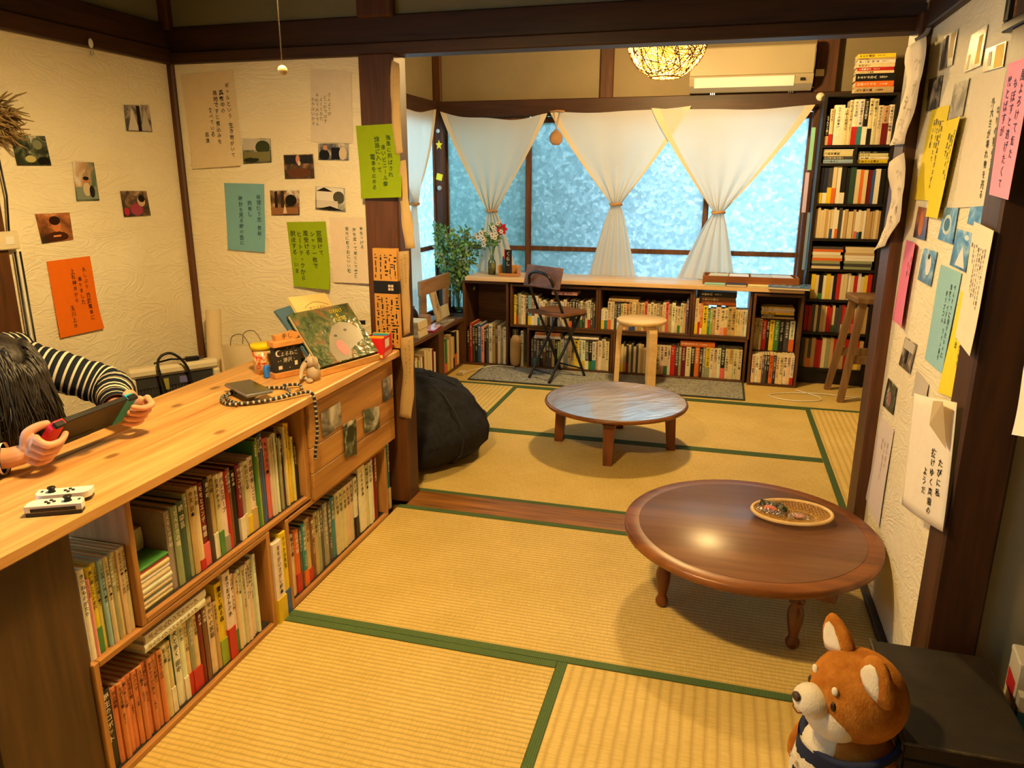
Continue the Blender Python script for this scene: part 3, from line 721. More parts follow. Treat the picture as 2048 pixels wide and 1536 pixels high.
# ------------------------------------------------------------------ bean bag
def beanbag():
    t = thing('bean_bag', 'black bean bag chair slumped beside the room pillar', 'bean bag', (-0.205, -0.42, 0))
    prof_ = [(0.0, 0.0), (0.24, 0.002), (0.33, 0.03), (0.385, 0.085), (0.392, 0.15), (0.365, 0.22), (0.315, 0.28), (0.25, 0.335), (0.175, 0.372), (0.10, 0.39), (0.0, 0.394)]
    P = []
    for i in range(len(prof_)-1):
        for k in range(4):
            t_ = k/4; P.append(tuple(prof_[i][j]*(1-t_)+prof_[i+1][j]*t_ for j in (0, 1)))
    P.append(prof_[-1])
    mb = MB().lathe(P, 72)
    from mathutils import noise as mn
    for i, p in enumerate(mb.v):
        v = Vector(p); a = math.atan2(v.y, v.x)
        w = 0.022*mn.noise(v*7)+0.012*mn.noise(v*16)+0.010*math.sin(a*6+v.z*9)*min(1, v.z*5)
        rr = v.xy.length
        if rr > 1e-4 and v.z > 0.004: v.x *= 1+w/max(rr, 0.08); v.y *= 1+w/max(rr, 0.08); v.z += 0.6*w*min(1, v.z*8)
        mb.v[i] = tuple(v)
    mb.build('cover', mat('black_denim', srgb(22, 22, 28), srgb(34, 35, 44), 0.85, 0.2, scale=40, bmp=0.3, bscale=160, bdist=0.002), t)
    for a in (-1.2, -0.55, 0.1, 0.9):
        path = []
        for k in range(4, len(P)-4):
            path.append((P[k][0]*1.012*math.cos(a+0.3*P[k][1]), P[k][0]*1.012*math.sin(a+0.3*P[k][1]), P[k][1]))
        MB().tube(path, 0.0035, 5).build('seam', mat('seam_thread', srgb(44, 44, 52), rough=0.8), t)
beanbag()

# ------------------------------------------------------------------ folding chair
def folding_chair():
    t = thing('folding_chair', 'black tubular folding chair with wooden seat at the window desk', 'chair', (0.185, 1.16, 0.0105), math.radians(-32))
    TB = mat('black_tube', srgb(20, 20, 22), rough=0.35, spec=0.5); SW = wood('chair_wood', srgb(84, 52, 32), srgb(130, 88, 58), 'x', 9, 50, 0.4)
    w = 0.115; r = 0.0095
    # back frame: a hoop at the top running down and forward
    hoop = bez([(-w, 0.17, 0.0), (-w, 0.02, 0.30), (-w, -0.06, 0.46), (-w+0.004, -0.135, 0.62), (-w*0.75, -0.165, 0.70), (0, -0.175, 0.725), (w*0.75, -0.165, 0.70), (w-0.004, -0.135, 0.62), (w, -0.06, 0.46), (w, 0.02, 0.30), (w, 0.17, 0.0)], 5)
    MB().tube(hoop, r, 10).build('back_frame', TB, t)
    w2 = 0.095
    for s in (-1, 1): MB().tube(bez([(s*w2, 0.14, 0.432), (s*w2, -0.02, 0.20), (s*w2, -0.155, 0.0)], 5), r, 10).build('leg', TB, t)
    MB().tube([(-w2, -0.118, 0.055), (w2, -0.118, 0.055)], 0.006, 8).build('stretcher', TB, t)
    MB().tube([(-w, 0.13, 0.06), (w, 0.13, 0.06)], 0.006, 8).build('stretcher', TB, t)
    seat = [(-0.155, -0.12), (-0.10, -0.135), (0.10, -0.135), (0.155, -0.12), (0.16, 0.10), (0.13, 0.155), (-0.13, 0.155), (-0.16, 0.10)]
    MB().prism(seat, 0.442, 0.458).build('seat', SW, t)
    MB().tube([(-0.15, -0.10, 0.437), (-0.15, 0.12, 0.437), (0.15, 0.12, 0.437), (0.15, -0.10, 0.437)], 0.008, 8).build('seat_frame', TB, t)
    M = Matrix.Translation((0, -0.135, 0.685)) @ Matrix.Rotation(math.radians(-14), 4, 'X')
    MB().box(-0.165, 0.165, 0.0, 0.012, -0.065, 0.075, M=M, b=0.004).build('backrest', SW, t)
folding_chair()

# ------------------------------------------------------------------ three-legged stool
def round_stool():
    t = thing('round_stool', 'pale birch round stool with bent legs on the rug', 'stool', (0.757, 1.09, 0.0105))
    BW = wood('birch', srgb(214, 178, 122), srgb(238, 208, 158), 'x', 6, 60, 0.4, 0.35, 0.03)
    MB().lathe([(0, 0.418), (0.152, 0.418), (0.158, 0.424), (0.158, 0.438), (0.154, 0.442), (0, 0.442)], 48).build('seat', BW, t)
    for a in (188, 306, 66):
        M = Matrix.Rotation(math.radians(a), 4, 'Z')
        path = [(0.06, 0.405), (0.098, 0.405), (0.118, 0.400), (0.131, 0.388), (0.137, 0.370), (0.139, 0.34), (0.146, 0.0)]
        th = [0.012, 0.014, 0.016, 0.0165, 0.0165, 0.016, 0.015]
        V = []; fs = []
        for i, (x, z) in enumerate(path):
            p0 = path[max(i-1, 0)]; p1 = path[min(i+1, len(path)-1)]; d = Vector((p1[0]-p0[0], p1[1]-p0[1])).normalized(); n = Vector((-d.y, d.x))*th[i]
            for (s, yy) in ((-1, -0.028), (1, -0.028), (1, 0.028), (-1, 0.028)):
                V.append(tuple(M @ Vector((x+n.x*s, yy, max(0.0, z+n.y*s)))))
        for i in range(len(path)-1):
            for k in range(4): fs.append((i*4+k, i*4+(k+1) % 4, i*4+4+(k+1) % 4, i*4+4+k))
        fs += [(3, 2, 1, 0), tuple(len(path)*4-4+k for k in range(4))]
        MB().add(V, fs).build('leg', BW, t)
round_stool()

# ------------------------------------------------------------------ worn wooden high stool by the tower
def high_stool():
    t = thing('high_stool', 'worn wooden high stool with splayed legs in front of the bookshelf', 'stool', (2.13, 1.24, 0), math.radians(8))
    W1 = wood('worn_stool', srgb(92, 66, 42), srgb(146, 112, 76), 'z', 8, 50, 0.55)
    MB().box(-0.14, 0.15, -0.12, 0.12, 0.600, 0.640, b=0.008).build('seat', W1, t)
    for (x, y) in ((-0.17, -0.13), (-0.17, 0.16), (0.17, -0.13), (0.17, 0.16)):
        p0 = Vector((x, y, 0)); p1 = Vector((x*0.55, y*0.6, 0.602)); d = (p1-p0)
        V = []
        for q, s in ((p0, 0.017), (p1, 0.021)):
            for (a, b_) in ((-1, -1), (1, -1), (1, 1), (-1, 1)): V.append((q.x+a*s, q.y+b_*s, q.z))
        MB().add(V, [(3, 2, 1, 0), (4, 5, 6, 7), (0, 1, 5, 4), (1, 2, 6, 5), (2, 3, 7, 6), (3, 0, 4, 7)]).build('leg', W1, t)
    MB().box(-0.135, 0.135, -0.115, -0.098, 0.235, 0.285, b=0.003).build('stretcher', W1, t)
    MB().box(-0.135, 0.135, 0.118, 0.135, 0.235, 0.285, b=0.003).build('stretcher', W1, t)
high_stool()
def ply_stool():
    t = thing('plywood_stool', 'pale wooden stool leg peeking out behind the pillar', 'stool', (2.24, 0.86, 0))
    BW = MATS['birch']
    MB().lathe([(0, 0.418), (0.152, 0.418), (0.158, 0.424), (0.158, 0.438), (0.154, 0.442), (0, 0.442)], 32).build('seat', BW, t)
    for a in (180, 300, 60):
        M = Matrix.Rotation(math.radians(a), 4, 'Z'); mb = MB()
        mb.box(0.128, 0.150, -0.026, 0.026, 0.0, 0.418, M=M, b=0.004); mb.build('leg', BW, t)
ply_stool()

# ------------------------------------------------------------------ air conditioner
def aircon():
    t = thing('air_conditioner', 'cream wall air conditioner above the window lintel', 'air conditioner', (1.31, 1.765, 1.852))
    W = 0.372; ACM = mat('aircon_cream', srgb(160, 146, 116), rough=0.45)
    prof_ = [(0.0, 0.0), (-0.10, 0.0), (-0.165, 0.035), (-0.185, 0.072), (-0.198, 0.12), (-0.20, 0.22), (-0.195, 0.255), (-0.17, 0.272), (0.0, 0.272)]
    V = [(-W, y, z) for y, z in prof_]+[(W, y, z) for y, z in prof_]; n = len(prof_)
    fs = [tuple(range(n)), tuple(range(2*n-1, n-1, -1))]+[(i, n+i, n+(i+1) % n, (i+1) % n) for i in range(n)]
    MB().add(V, fs).build('housing', ACM, t)
    a, b_ = prof_[2], prof_[3]
    MB().add([(-W+0.03, -0.150, 0.028), (W-0.11, -0.150, 0.028), (W-0.11, -0.190, 0.082), (-W+0.03, -0.190, 0.082), (-W+0.03, -0.157, 0.024), (W-0.11, -0.157, 0.024), (W-0.11, -0.197, 0.079), (-W+0.03, -0.197, 0.079)], [(3, 2, 1, 0), (4, 5, 6, 7), (0, 1, 5, 4), (1, 2, 6, 5), (2, 3, 7, 6), (3, 0, 4, 7)]).build('louver', WHITEPL, t)
    MB().box(-W+0.004, W-0.004, -0.2045, -0.199, 0.09, 0.25, b=0.002).build('front_panel', ACM, t)
    MB().box(W-0.075, W-0.05, -0.192, -0.180, 0.050, 0.066).build('display', BLACK, t)
    for x in (-0.24, 0.24):
        for k in range(3): MB().box(x+k*0.012, x+k*0.012+0.005, -0.09, -0.075, -0.012, 0.003).build('clip', STEEL, t)
    MB().tube(bez([(W-0.01, -0.06, 0.03), (W+0.035, -0.05, 0.02), (W+0.05, -0.045, 0.06), (W+0.05, -0.03, 0.10)], 6), 0.004, 6).build('cord', CREAMPL, t)
    MB().box(W+0.02, W+0.07, -0.07, -0.045, 0.085, 0.125).build('plug', CREAMPL, t)
aircon()
# ------------------------------------------------------------------ books
PAL = {'cream': srgb(226, 206, 160), 'white': srgb(238, 230, 208), 'tan': srgb(196, 164, 112), 'grey': srgb(150, 144, 130), 'dark grey': srgb(74, 72, 70), 'black': srgb(26, 25, 26),
       'red': srgb(186, 40, 36), 'dark red': srgb(112, 24, 28), 'orange': srgb(224, 112, 40), 'pale orange': srgb(214, 134, 84), 'yellow': srgb(232, 200, 44), 'pale yellow': srgb(226, 206, 110), 'green': srgb(66, 124, 58),
       'dark green': srgb(50, 76, 60), 'lime': srgb(150, 176, 56), 'teal': srgb(50, 128, 132), 'blue': srgb(52, 88, 146), 'pale blue': srgb(150, 184, 190), 'navy': srgb(36, 42, 70), 'purple': srgb(86, 70, 110),
       'brown': srgb(112, 74, 44), 'dark brown': srgb(62, 40, 28), 'pink': srgb(226, 104, 100), 'pale pink': srgb(226, 160, 140), 'sage': srgb(150, 156, 116)}
INKD = srgb(40, 32, 28); INKW = srgb(236, 228, 206)
def _unit_cover():
    mb = MB(); c = 0.08
    mb.box(0, c, 0.0, 1, 0, 1); mb.box(1-c, 1, 0.0, 1, 0, 1)
    # slightly rounded spine
    V = []; K = 4
    for k in range(K+1):
        x = c+(1-2*c)*k/K; y = -0.012*(1-(2*k/K-1)**2)
        V += [(x, y, 0), (x, y, 1), (x, 0.03, 0), (x, 0.03, 1)]
    fs = []
    for k in range(K):
        o = k*4; fs += [(o, o+4, o+5, o+1), (o+2, o+3, o+7, o+6), (o+1, o+5, o+7, o+3), (o, o+2, o+6, o+4)]
    mb.add(V, fs); return mb
def _mesh(mb, name, mats):
    o = mb.build(name, mats); me = o.data; bpy.data.objects.remove(o); return me
ME_COVER = _mesh(_unit_cover(), 'book', COVER)
ME_PAGES = _mesh(MB().box(0.08, 0.92, 0.03, 0.975, 0.012, 0.988), 'page_block', PAGES)
_b = _unit_cover(); _b.box(0.08, 0.92, 0.03, 0.975, 0.012, 0.988, mi=1); ME_FAR = _mesh(_b, 'book', [COVER, PAGES])
ME_BAND = _mesh(MB().box(-0.012, 1.012, -0.022, 0.6, 0, 1), 'paper_band', COVER)
KANA = 'あいうえおかきくけこさしすせそたちつてとなにぬねのはひふへほまみむめもやゆよらりるれろわをんアイウエオカキクケコサシスセソタチツテトナニハヒフホマミムメモヤユヨラリルレロワン'
KANJI = '日本文学小説集山川海空風花月夜朝道町家人心生活旅食手紙物語世界時間森木本話史記詩歌庭猫犬鳥魚雨雪星光'
RB = random.Random(21)
def rnd_title(n): return ''.join(RB.choice(KANJI) if RB.random() < 0.45 else RB.choice(KANA) for _ in range(n))
NBOOK = [0]
ORD = lambda n: {1: 'first', 2: 'second', 3: 'third'}.get(n, '%dth' % n if n % 10 not in (1, 2, 3) or 10 < n < 20 else '%d%s' % (n, {1: 'st', 2: 'nd', 3: 'rd'}[n % 10]))
def book(T, H, D, colr, M, label, group, title=None, band=None, near=True, tcol=None, cname=None, marks=True):
    NBOOK[0] += 1
    o = bpy.data.objects.new('book', ME_COVER if near else ME_FAR); COL.objects.link(o)
    rgb = tuple(min(1, c*RB.uniform(0.9, 1.1)) for c in PAL[colr]); o.color = c4(rgb)
    o.matrix_world = M @ Matrix.Diagonal((T, D, H, 1))
    tag(o, label, 'book', group)
    if near:
        p = bpy.data.objects.new('page_block', ME_PAGES); COL.objects.link(p); p.parent = o
    if band:
        b = bpy.data.objects.new('paper_band', ME_BAND); COL.objects.link(b); b.parent = o; b.scale = (1, 1, band[1]); b.color = c4(PAL[band[0]])
    if marks:
        dark = sum(rgb) < 0.9; ic = tcol or (INKW if dark else INKD)
        z0 = band[1]+0.02 if band else 0.12; avail = (0.95-z0)*H
        s = title if title else rnd_title(int(RB.uniform(4, 9)))
        size = min(T*0.72, avail/(len(s)*1.08), 0.017)
        cols = [s]
        V, F = vtext(cols, size, rnd=RB)
        if not title and RB.random() < 0.6:      # author line lower down
            s2 = rnd_title(4); V2, F2 = vtext([s2], size*0.62, rnd=RB); off = len(V)
            yo = -len(s)*size*1.08-0.012
            if -yo+len(s2)*size*0.7 < avail: V = V+[(x, y+yo) for x, y in V2]; F = F+[[i+off for i in f] for f in F2]
        top = 0.96*H
        if V: letters('title_lettering', V, F, lambda x, y: (0.5+x/T, -0.0165, (top+y)/H), INK, o, col=ic)
    return o
def upright(origin, dirv, inward, T, H, D, off, inset, lean=0.0):
    """matrix of a standing book: off = distance along the row"""
    d = Vector(dirv); n = Vector(inward); p = Vector(origin)+d*off+n*inset
    R = Matrix((d, n, Vector((0, 0, 1)))).transposed().to_4x4()
    return Matrix.Translation(p) @ R @ Matrix.Rotation(lean, 4, 'Y')
def lying(origin, dirv, inward, off, inset, H):
    """matrix of a book lying flat, spine outward"""
    d = Vector(dirv); n = Vector(inward); p = Vector(origin)+d*(off+H)+n*inset
    R = Matrix((d, n, Vector((0, 0, 1)))).transposed().to_4x4()
    return Matrix.Translation(p) @ R @ Matrix.Rotation(-PI/2, 4, 'Y')
def row(origin, dirv, inward, length, specs, where, group, near=True, depth=0.13, ref='plank end', marks=True, lean=0.0, maxn=999, gap=0.0006):
    """specs: (colour, T mm, H mm[, title[, band]]) repeated from one end"""
    tot = sum(s[1] for s in specs)/1000+gap*len(specs); k = max(0.6, min(1.4, (length-gap*len(specs))/(tot-gap*len(specs))))
    off = 0.0
    for i, s in enumerate(specs):
        T = s[1]/1000*k; H = s[2]/1000
        title = s[3] if len(s) > 3 else None; band = s[4] if len(s) > 4 else None
        le = lean if lean else 0.0
        M = upright(origin, dirv, inward, T, H, depth, off, RB.uniform(0.0, 0.008), le)
        lab = '%s book with %s band, %s from %s, %s' % (s[0], band[0], ORD(i+1), ref, where) if band else '%s book, %s from %s, %s' % (s[0], ORD(i+1), ref, where)
        book(T, H, min(depth, H*0.78), s[0], M, lab, group, title, band, near, marks=marks)
        off += T+gap
    return off
STUFF = MB(); SCOL = []
def packed(origin, dirv, inward, length, specs, depth=0.13):
    """books beyond the ones that can be told apart: boxes of one joined mesh"""
    d = Vector(dirv); n = Vector(inward); k = length/(sum(s[1] for s in specs)/1000); off = 0.0
    R = Matrix((d, n, Vector((0, 0, 1)))).transposed().to_4x4()
    for s in specs:
        T = s[1]/1000*k; H = s[2]/1000; M = Matrix.Translation(Vector(origin)+d*off+n*RB.uniform(0, 0.008)) @ R
        STUFF.box(0, T*0.96, 0, depth, 0, H, M=M); SCOL.extend([PAL[s[0]]]*6)
        STUFF.box(T*0.08, T*0.88, 0.002, depth*0.99, H-0.004, H+0.0003, M=M); SCOL.extend([PAL['cream']]*6)
        if len(s) > 4 and s[4]:
            STUFF.box(-0.0003, T*0.96+0.0003, -0.001, 0.05, 0, H*s[4][1], M=M); SCOL.extend([PAL[s[4][0]]]*6)
        off += T
def auto(n, palette, tmm, hmm, bandp=0.2):
    r = []
    for _ in range(n):
        cn = RB.choices(list(palette), list(palette.values()))[0]; b = None
        if RB.random() < bandp: b = (RB.choice(['yellow', 'red', 'orange', 'green', 'blue', 'white', 'pink', 'teal', 'black']), RB.uniform(0.22, 0.36))
        r.append((cn, RB.uniform(*tmm), RB.uniform(*hmm), None, b))
    return r
MIX = {'cream': 9, 'white': 6, 'tan': 4, 'grey': 1.5, 'black': 1, 'red': 1.2, 'dark red': 0.6, 'orange': 0.8, 'yellow': 1.0, 'green': 0.6, 'dark green': 0.6, 'teal': 0.6, 'blue': 0.6, 'navy': 0.5, 'brown': 1.0, 'pale yellow': 1.0, 'pale blue': 0.5, 'dark grey': 0.7, 'pink': 0.4}
YD, XI = (0, 1, 0), (-1, 0, 0)     # counter crates: the row runs away from the photographer, spines face the room
CG = 'books under the counter'
# open bay beside the plank end
row((-0.012, -2.562, 0.3125), YD, XI, 0.130, [
    ('white', 16, 212, 'きつねものがたり'), ('pale pink', 9, 182, 'こうの史代'), ('yellow', 14, 205, '長い道 こうの史代', ('green', 0.3)),
    ('pale yellow', 12, 206, 'この世界の片隅に◆下'), ('pale blue', 12, 207, 'この世界の片隅に◆中'), ('cream', 12, 207, 'この世界の片隅に◆上'), ('sage', 12, 206, '夕凪の街桜の国'),
    ('cream', 11, 207, 'こっこさん こうの史代'), ('cream', 12, 208, 'さんさん録◆こうの史代'), ('cream', 12, 208, 'さんさん録◆こうの史代')],
    'open bay under counter', CG, depth=0.15)
# upper crate
base = (-0.014, -2.408, 0.3315)
st = 0.0
for i, (cn, T) in enumerate([('cream', 12), ('white', 13), ('teal', 4), ('cream', 12), ('white', 13), ('cream', 12), ('white', 11), ('cream', 12), ('red', 5), ('green', 9)]):
    M = lying((base[0], base[1]+0.004, base[2]+st), YD, XI, RB.uniform(0, 0.004), RB.uniform(0.0, 0.006), 0.098)
    book(T/1000, 0.098, 0.15, cn, M @ Matrix.Translation((0, 0, 0)), '%s paperback lying %s from the bottom in the upper crate stack' % (cn, ORD(i+1)), CG, marks=False)
    st += T/1000+0.0006
M = lying((base[0]-0.05, base[1]+0.002, base[2]+st+0.001), YD, XI, 0.0, 0.02, 0.100)
book(0.055, 0.100, 0.16, 'cream', M, 'thick cream book topping the flat stack in the upper crate', CG, '生活')
r = row((base[0], base[1]+0.110, base[2]), YD, XI, 0.355, [
    ('grey', 15, 205, 'くらしの手帖'), ('sage', 17, 208, 'とんかつの唄'), ('dark green', 19, 212, '続 園芸'), ('sage', 10, 225, '庭の本'), ('tan', 16, 232, '作文 日本'), ('cream', 14, 228, '石の話', ('red', 0.12)),
    ('dark red', 19, 230, 'モモとエンデ 物語', ('pink', 0.27)), ('dark brown', 15, 232, '昔の町'), ('tan', 14, 235, '旅の話', ('white', 0.3)), ('cream', 15, 228, '台湾の歩き方', ('green', 0.3)), ('white', 18, 224, 'パンとスープ', ('grey', 0.2)),
    ('red', 10, 222, '火の山'), ('brown', 13, 226, '山小屋の灯'), ('black', 14, 215, '夜の本'), ('dark red', 16, 222, 'チョコレート', ('white', 0.3)), ('grey', 16, 218, '鉄道旅行', ('cream', 0.3)), ('cream', 16, 216, '今日の食卓', ('yellow', 0.25)), ('white', 19, 222, '北欧の手しごと', ('tan', 0.3))],
    'upper crate', CG, ref='flat stack', depth=0.16)
row((base[0], base[1]+0.110+r+0.001, base[2]), YD, XI, 0.113, [
    ('green', 9, 262, '植物図鑑'), ('lime', 5, 268), ('purple', 8, 272, '夜空の絵本'), ('blue', 12, 274, '海と船'), ('dark grey', 4, 240), ('pink', 17, 250, 'ももいろの本'), ('white', 4, 246), ('cream', 5, 248), ('white', 4, 244), ('cream', 6, 250), ('white', 7, 252, 'えほん')],
    'upper crate', CG, ref='first tall green book', depth=0.20)
o2 = 0.110+r+0.001+0.115
row((base[0], base[1]+o2, base[2]), YD, XI, 0.108, [
    ('brown', 6, 262), ('sage', 9, 228), ('dark red', 6, 230), ('navy', 7, 232), ('cream', 8, 255), ('yellow', 9, 262), ('yellow', 10, 258), ('pale yellow', 9, 210), ('dark brown', 17, 180, None, ('black', 0.6))],
    'upper crate corner', CG, ref='thin brown board', depth=0.2)
# lower crate by the plank end
base = (-0.014, -2.552, 0.0185)
n_or = 10
row(base, YD, XI, 0.57, [('black', 22, 205, '野生のロボット')]+[('pale orange', 12.5, 196, None, None)]*n_or+[
    ('cream', 15, 200, '石と星', None), ('cream', 13, 198, 'ぼくの町', ('white', 0.35)), ('dark green', 5, 215), ('white', 22, 218, '犬と歩く 田中'), ('white', 13, 212, '空の色', ('white', 0.3)), ('cream', 13, 208, 'エルマーの話', ('red', 0.3)), ('sage', 15, 210, 'のはらうた', ('red', 0.3)), ('cream', 13, 208, 'さんぽ道', ('red', 0.3)),
    ('dark red', 12, 212, '赤い本'), ('brown', 13, 216, '木の実'), ('navy', 7, 220), ('cream', 20, 222, 'せかいの民話'), ('tan', 12, 200), ('yellow', 24, 245, '魔女と眠る森', ('lime', 0.3)), ('white', 25, 262, 'まさおさんの木', ('red', 0.35)), ('white', 14, 240, '＜ロボット＞入門', ('green', 0.28)), 
    ('cream', 12, 236), ('white', 12, 238, 'ひとびとの夏'), ('cream', 12, 240), ('white', 11, 238), ('cream', 11, 242), ('white', 12, 240), ('white', 9, 250, 'どうぶつえん')],
    'lower crate', CG, depth=0.15)
for i, (cn, y, z, T, tt) in enumerate([('white', 0.13, 0.2235, 0.021, 'ぶんぶんワンパのクッキング'), ('white', 0.135, 0.2455, 0.021, 'ぶんぶんワンパのスープ')]):
    M = lying((base[0]+0.004, base[1]+y, base[2]+z-0.004), YD, XI, 0, 0.0, 0.215)
    book(T, 0.215, 0.14, cn, M, ['lower', 'upper'][i]+' white comic lying on top of the books in the lower crate', CG, tt, tcol=srgb(120, 70, 60))
# gap between the lower crates
row((0.005, -1.917, 0.001), YD, XI, 0.075, [('white', 33, 262, 'まちがいさがし絵本', ('yellow', 0.3)), ('yellow', 22, 275, 'ドリトル先生', ('blue', 0.3))], 'gap between lower crates', CG, ref='first lower crate', depth=0.2)
# lower crate under the panel
base = (-0.014, -1.818, 0.0185)
row(base, YD, XI, 0.675, [('tan', 15, 205, None, None), ('cream', 16, 212, '東京の夏', None), ('orange', 18, 215, '日本の祭', ('red', 0.3)), ('dark grey', 12, 214), ('teal', 16, 218, None, ('orange', 0.25)), ('tan', 20, 222, '江戸の町', ('red', 0.2)), ('brown', 16, 218), ('tan', 15, 222), ('sage', 13, 220), ('dark grey', 16, 224), ('grey', 20, 226),
    ('dark grey', 18, 222), ('teal', 18, 226, '水の名前'), ('cream', 19, 232, '丸い地球'), ('cream', 19, 232, '丸い地球'), ('cream', 19, 232, '丸い地球'), ('cream', 19, 232, '丸い地球'), ('cream', 19, 232, '丸い地球'), ('white', 16, 236, '赤い花', ('black', 0.35)), ('dark grey', 14, 236), ('white', 38, 258, 'くだもの辞典'), ('cream', 17, 250, '料理の絵本'), ('white', 17, 252, '台所の話'), ('white', 14, 252, 'やさい'), ('dark red', 13, 262), ('dark brown', 11, 258)],
    'crate under photo panel', CG, ref='gap', depth=0.16)
row((-0.02, -1.118, 0.001), YD, XI, 0.062, [('black', 22, 300), ('white', 15, 302, '日本の美術'), ('teal', 20, 298, None, ('cream', 0.3))], 'slot beside room pillar', CG, ref='crate', depth=0.2)

# ---- books under the window desk
XD, YI = (1, 0, 0), (0, 1, 0)
WG = 'books under the window desk'
row((-0.522, 1.385, 0.0175), XD, YI, 0.295, [('dark brown', 14, 240), ('red', 13, 285), ('dark green', 16, 268), ('black', 14, 262), ('blue', 18, 278), ('pale pink', 16, 262), ('black', 12, 255), ('dark grey', 13, 262), ('white', 18, 285), ('tan', 16, 282), ('brown', 14, 266), ('white', 16, 280), ('grey', 13, 262), ('white', 15, 270)], 'tall shelf box', WG, False, 0.2, 'plant end')
def desk_row(x0, x1, z, specs, where, ref, y=1.392, lean=0.0): return row((x0, y, z), XD, YI, x1-x0, specs, where, WG, False, 0.14, ref, lean=lean)
desk_row(-0.172, 0.410, 0.3135, [('yellow', 16, 208, None, None), ('dark grey', 12, 212, None, ('red', 0.3)), ('sage', 18, 220), ('cream', 17, 210), ('cream', 15, 206), ('dark brown', 15, 200), ('pale blue', 22, 208, None, ('yellow', 0.3)), ('brown', 20, 220, None, ('white', 0.3)), ('white', 18, 208)]
    + auto(22, {'white': 4, 'cream': 3, 'dark grey': 3, 'navy': 2, 'black': 2, 'tan': 2, 'blue': 1, 'yellow': 1, 'pale yellow': 1}, (13, 20), (165, 195)), 'upper box behind folding chair', 'plant end')
desk_row(0.452, 1.036, 0.3135, [('white', 18, 135, None, ('yellow', 0.45)), ('white', 18, 135, None, ('teal', 0.45)), ('cream', 20, 190, None, ('orange', 0.35)), ('cream', 18, 190), ('dark grey', 16, 182), ('navy', 20, 188, None, ('white', 0.4)), ('pale yellow', 14, 180, None, ('yellow', 0.4)), ('cream', 18, 182), ('tan', 16, 180)]
    + auto(14, {'cream': 5, 'tan': 4, 'pale yellow': 1, 'pink': 0.5, 'grey': 1}, (14, 19), (178, 205), 0.1) + [('white', 18, 200), ('cream', 14, 175), ('cream', 14, 172, None, ('green', 0.3)), ('cream', 16, 200), ('tan', 14, 196), ('purple', 14, 230)], 'upper box above round stool', 'chair end')
desk_row(1.078, 1.412, 0.3135, [('cream', 16, 240, None, ('yellow', 0.3)), ('cream', 11, 205, None, ('red', 0.4)), ('orange', 13, 205, None, ('white', 0.2)), ('yellow', 27, 190, None, None), ('teal', 11, 160, None, None), ('lime', 14, 170), ('tan', 16, 168), ('cream', 26, 182), ('cream', 20, 172, None, ('pale pink', 0.3)), ('cream', 16, 180, None, ('orange', 0.3)), ('tan', 20, 188), ('tan', 20, 190), ('pale yellow', 11, 172), ('cream', 12, 170), ('cream', 12, 170), ('cream', 12, 172), ('white', 12, 172)], 'backless upper shelf', 'stool end')
desk_row(-0.190, -0.085, 0.0, [('dark grey', 30, 270), ('grey', 14, 225), ('white', 14, 262)], 'gap beside the tall shelf box', 'plant end', y=1.42)
desk_row(-0.045, 0.515, 0.0175, auto(9, {'black': 4, 'dark grey': 4, 'tan': 1, 'brown': 1}, (13, 18), (188, 200)) + [('lime', 16, 190, None, ('green', 0.3)), ('white', 16, 205), ('grey', 22, 205), ('cream', 18, 205), ('tan', 18, 208), ('yellow', 20, 205), ('white', 18, 208), ('white', 17, 205, None, ('yellow', 0.3)), ('dark grey', 18, 205, None, ('white', 0.3)), ('black', 18, 200, None, ('green', 0.3)), ('white', 18, 200, None, ('teal', 0.35)), ('tan', 11, 205), ('white', 18, 210), ('cream', 20, 222), ('cream', 18, 208)], 'lower box behind chair legs', 'plant end')
packed((0.565, 1.392, 0.0175), XD, YI, 0.205, auto(12, {'cream': 5, 'white': 2, 'tan': 2, 'orange': 0.6, 'dark grey': 1}, (14, 18), (170, 205), 0.2), 0.14)
desk_row(0.815, 1.400, 0.0175, [('white', 18, 205), ('cream', 18, 206), ('white', 18, 205, None, ('pale pink', 0.3)), ('cream', 18, 206, None, ('green', 0.3)), ('white', 14, 205), ('red', 22, 205, 'いちご'), ('dark grey', 18, 204, None, ('dark red', 0.3)), ('sage', 12, 200), ('dark red', 22, 206), ('cream', 24, 204, None, None), ('black', 18, 204), ('orange', 22, 206), ('dark brown', 16, 200, None, None), ('grey', 14, 205), ('yellow', 20, 208, None, ('sage', 0.35)), ('white', 16, 206), ('cream', 18, 205), ('white', 16, 206), ('black', 20, 208, None, ('pink', 0.35)), ('cream', 18, 204), ('tan', 20, 206, None, ('cream', 0.5)), ('cream', 20, 206), ('cream', 20, 204)], 'lower box beside round stool', 'stool end')
def flat_on(x, y, z, H, T, D, cn, label, group=WG, rz=0.0, title=None):
    M = Matrix.Translation((x, y, z)) @ Matrix.Rotation(rz, 4, 'Z') @ Matrix.Translation((H, 0, 0)) @ Matrix.Rotation(-PI/2, 4, 'Y')
    return book(T, H, D, cn, M, label, group, title, near=False)
flat_on(0.995, 1.395, 0.226, 0.225, 0.034, 0.15, 'orange', 'thick orange book lying on the row in the lower shelf box')
flat_on(0.50, 1.40, 0.506, 0.20, 0.018, 0.14, 'tan', 'tan book lying on the books above the round stool')
flat_on(0.10, 1.40, 0.535, 0.18, 0.022, 0.14, 'pale pink', 'pale book lying on the books behind the chair back')
flat_on(-0.02, 1.395, 0.2205, 0.19, 0.020, 0.14, 'white', 'white book lying on the black books behind the chair legs')
flat_on(-0.015, 1.397, 0.2415, 0.18, 0.022, 0.14, 'pale orange', 'pale orange book topping the flat pair behind the chair legs')
flat_on(0.20, 1.395, 0.232, 0.24, 0.016, 0.15, 'white', 'white folder lying on the lower row behind the chair')
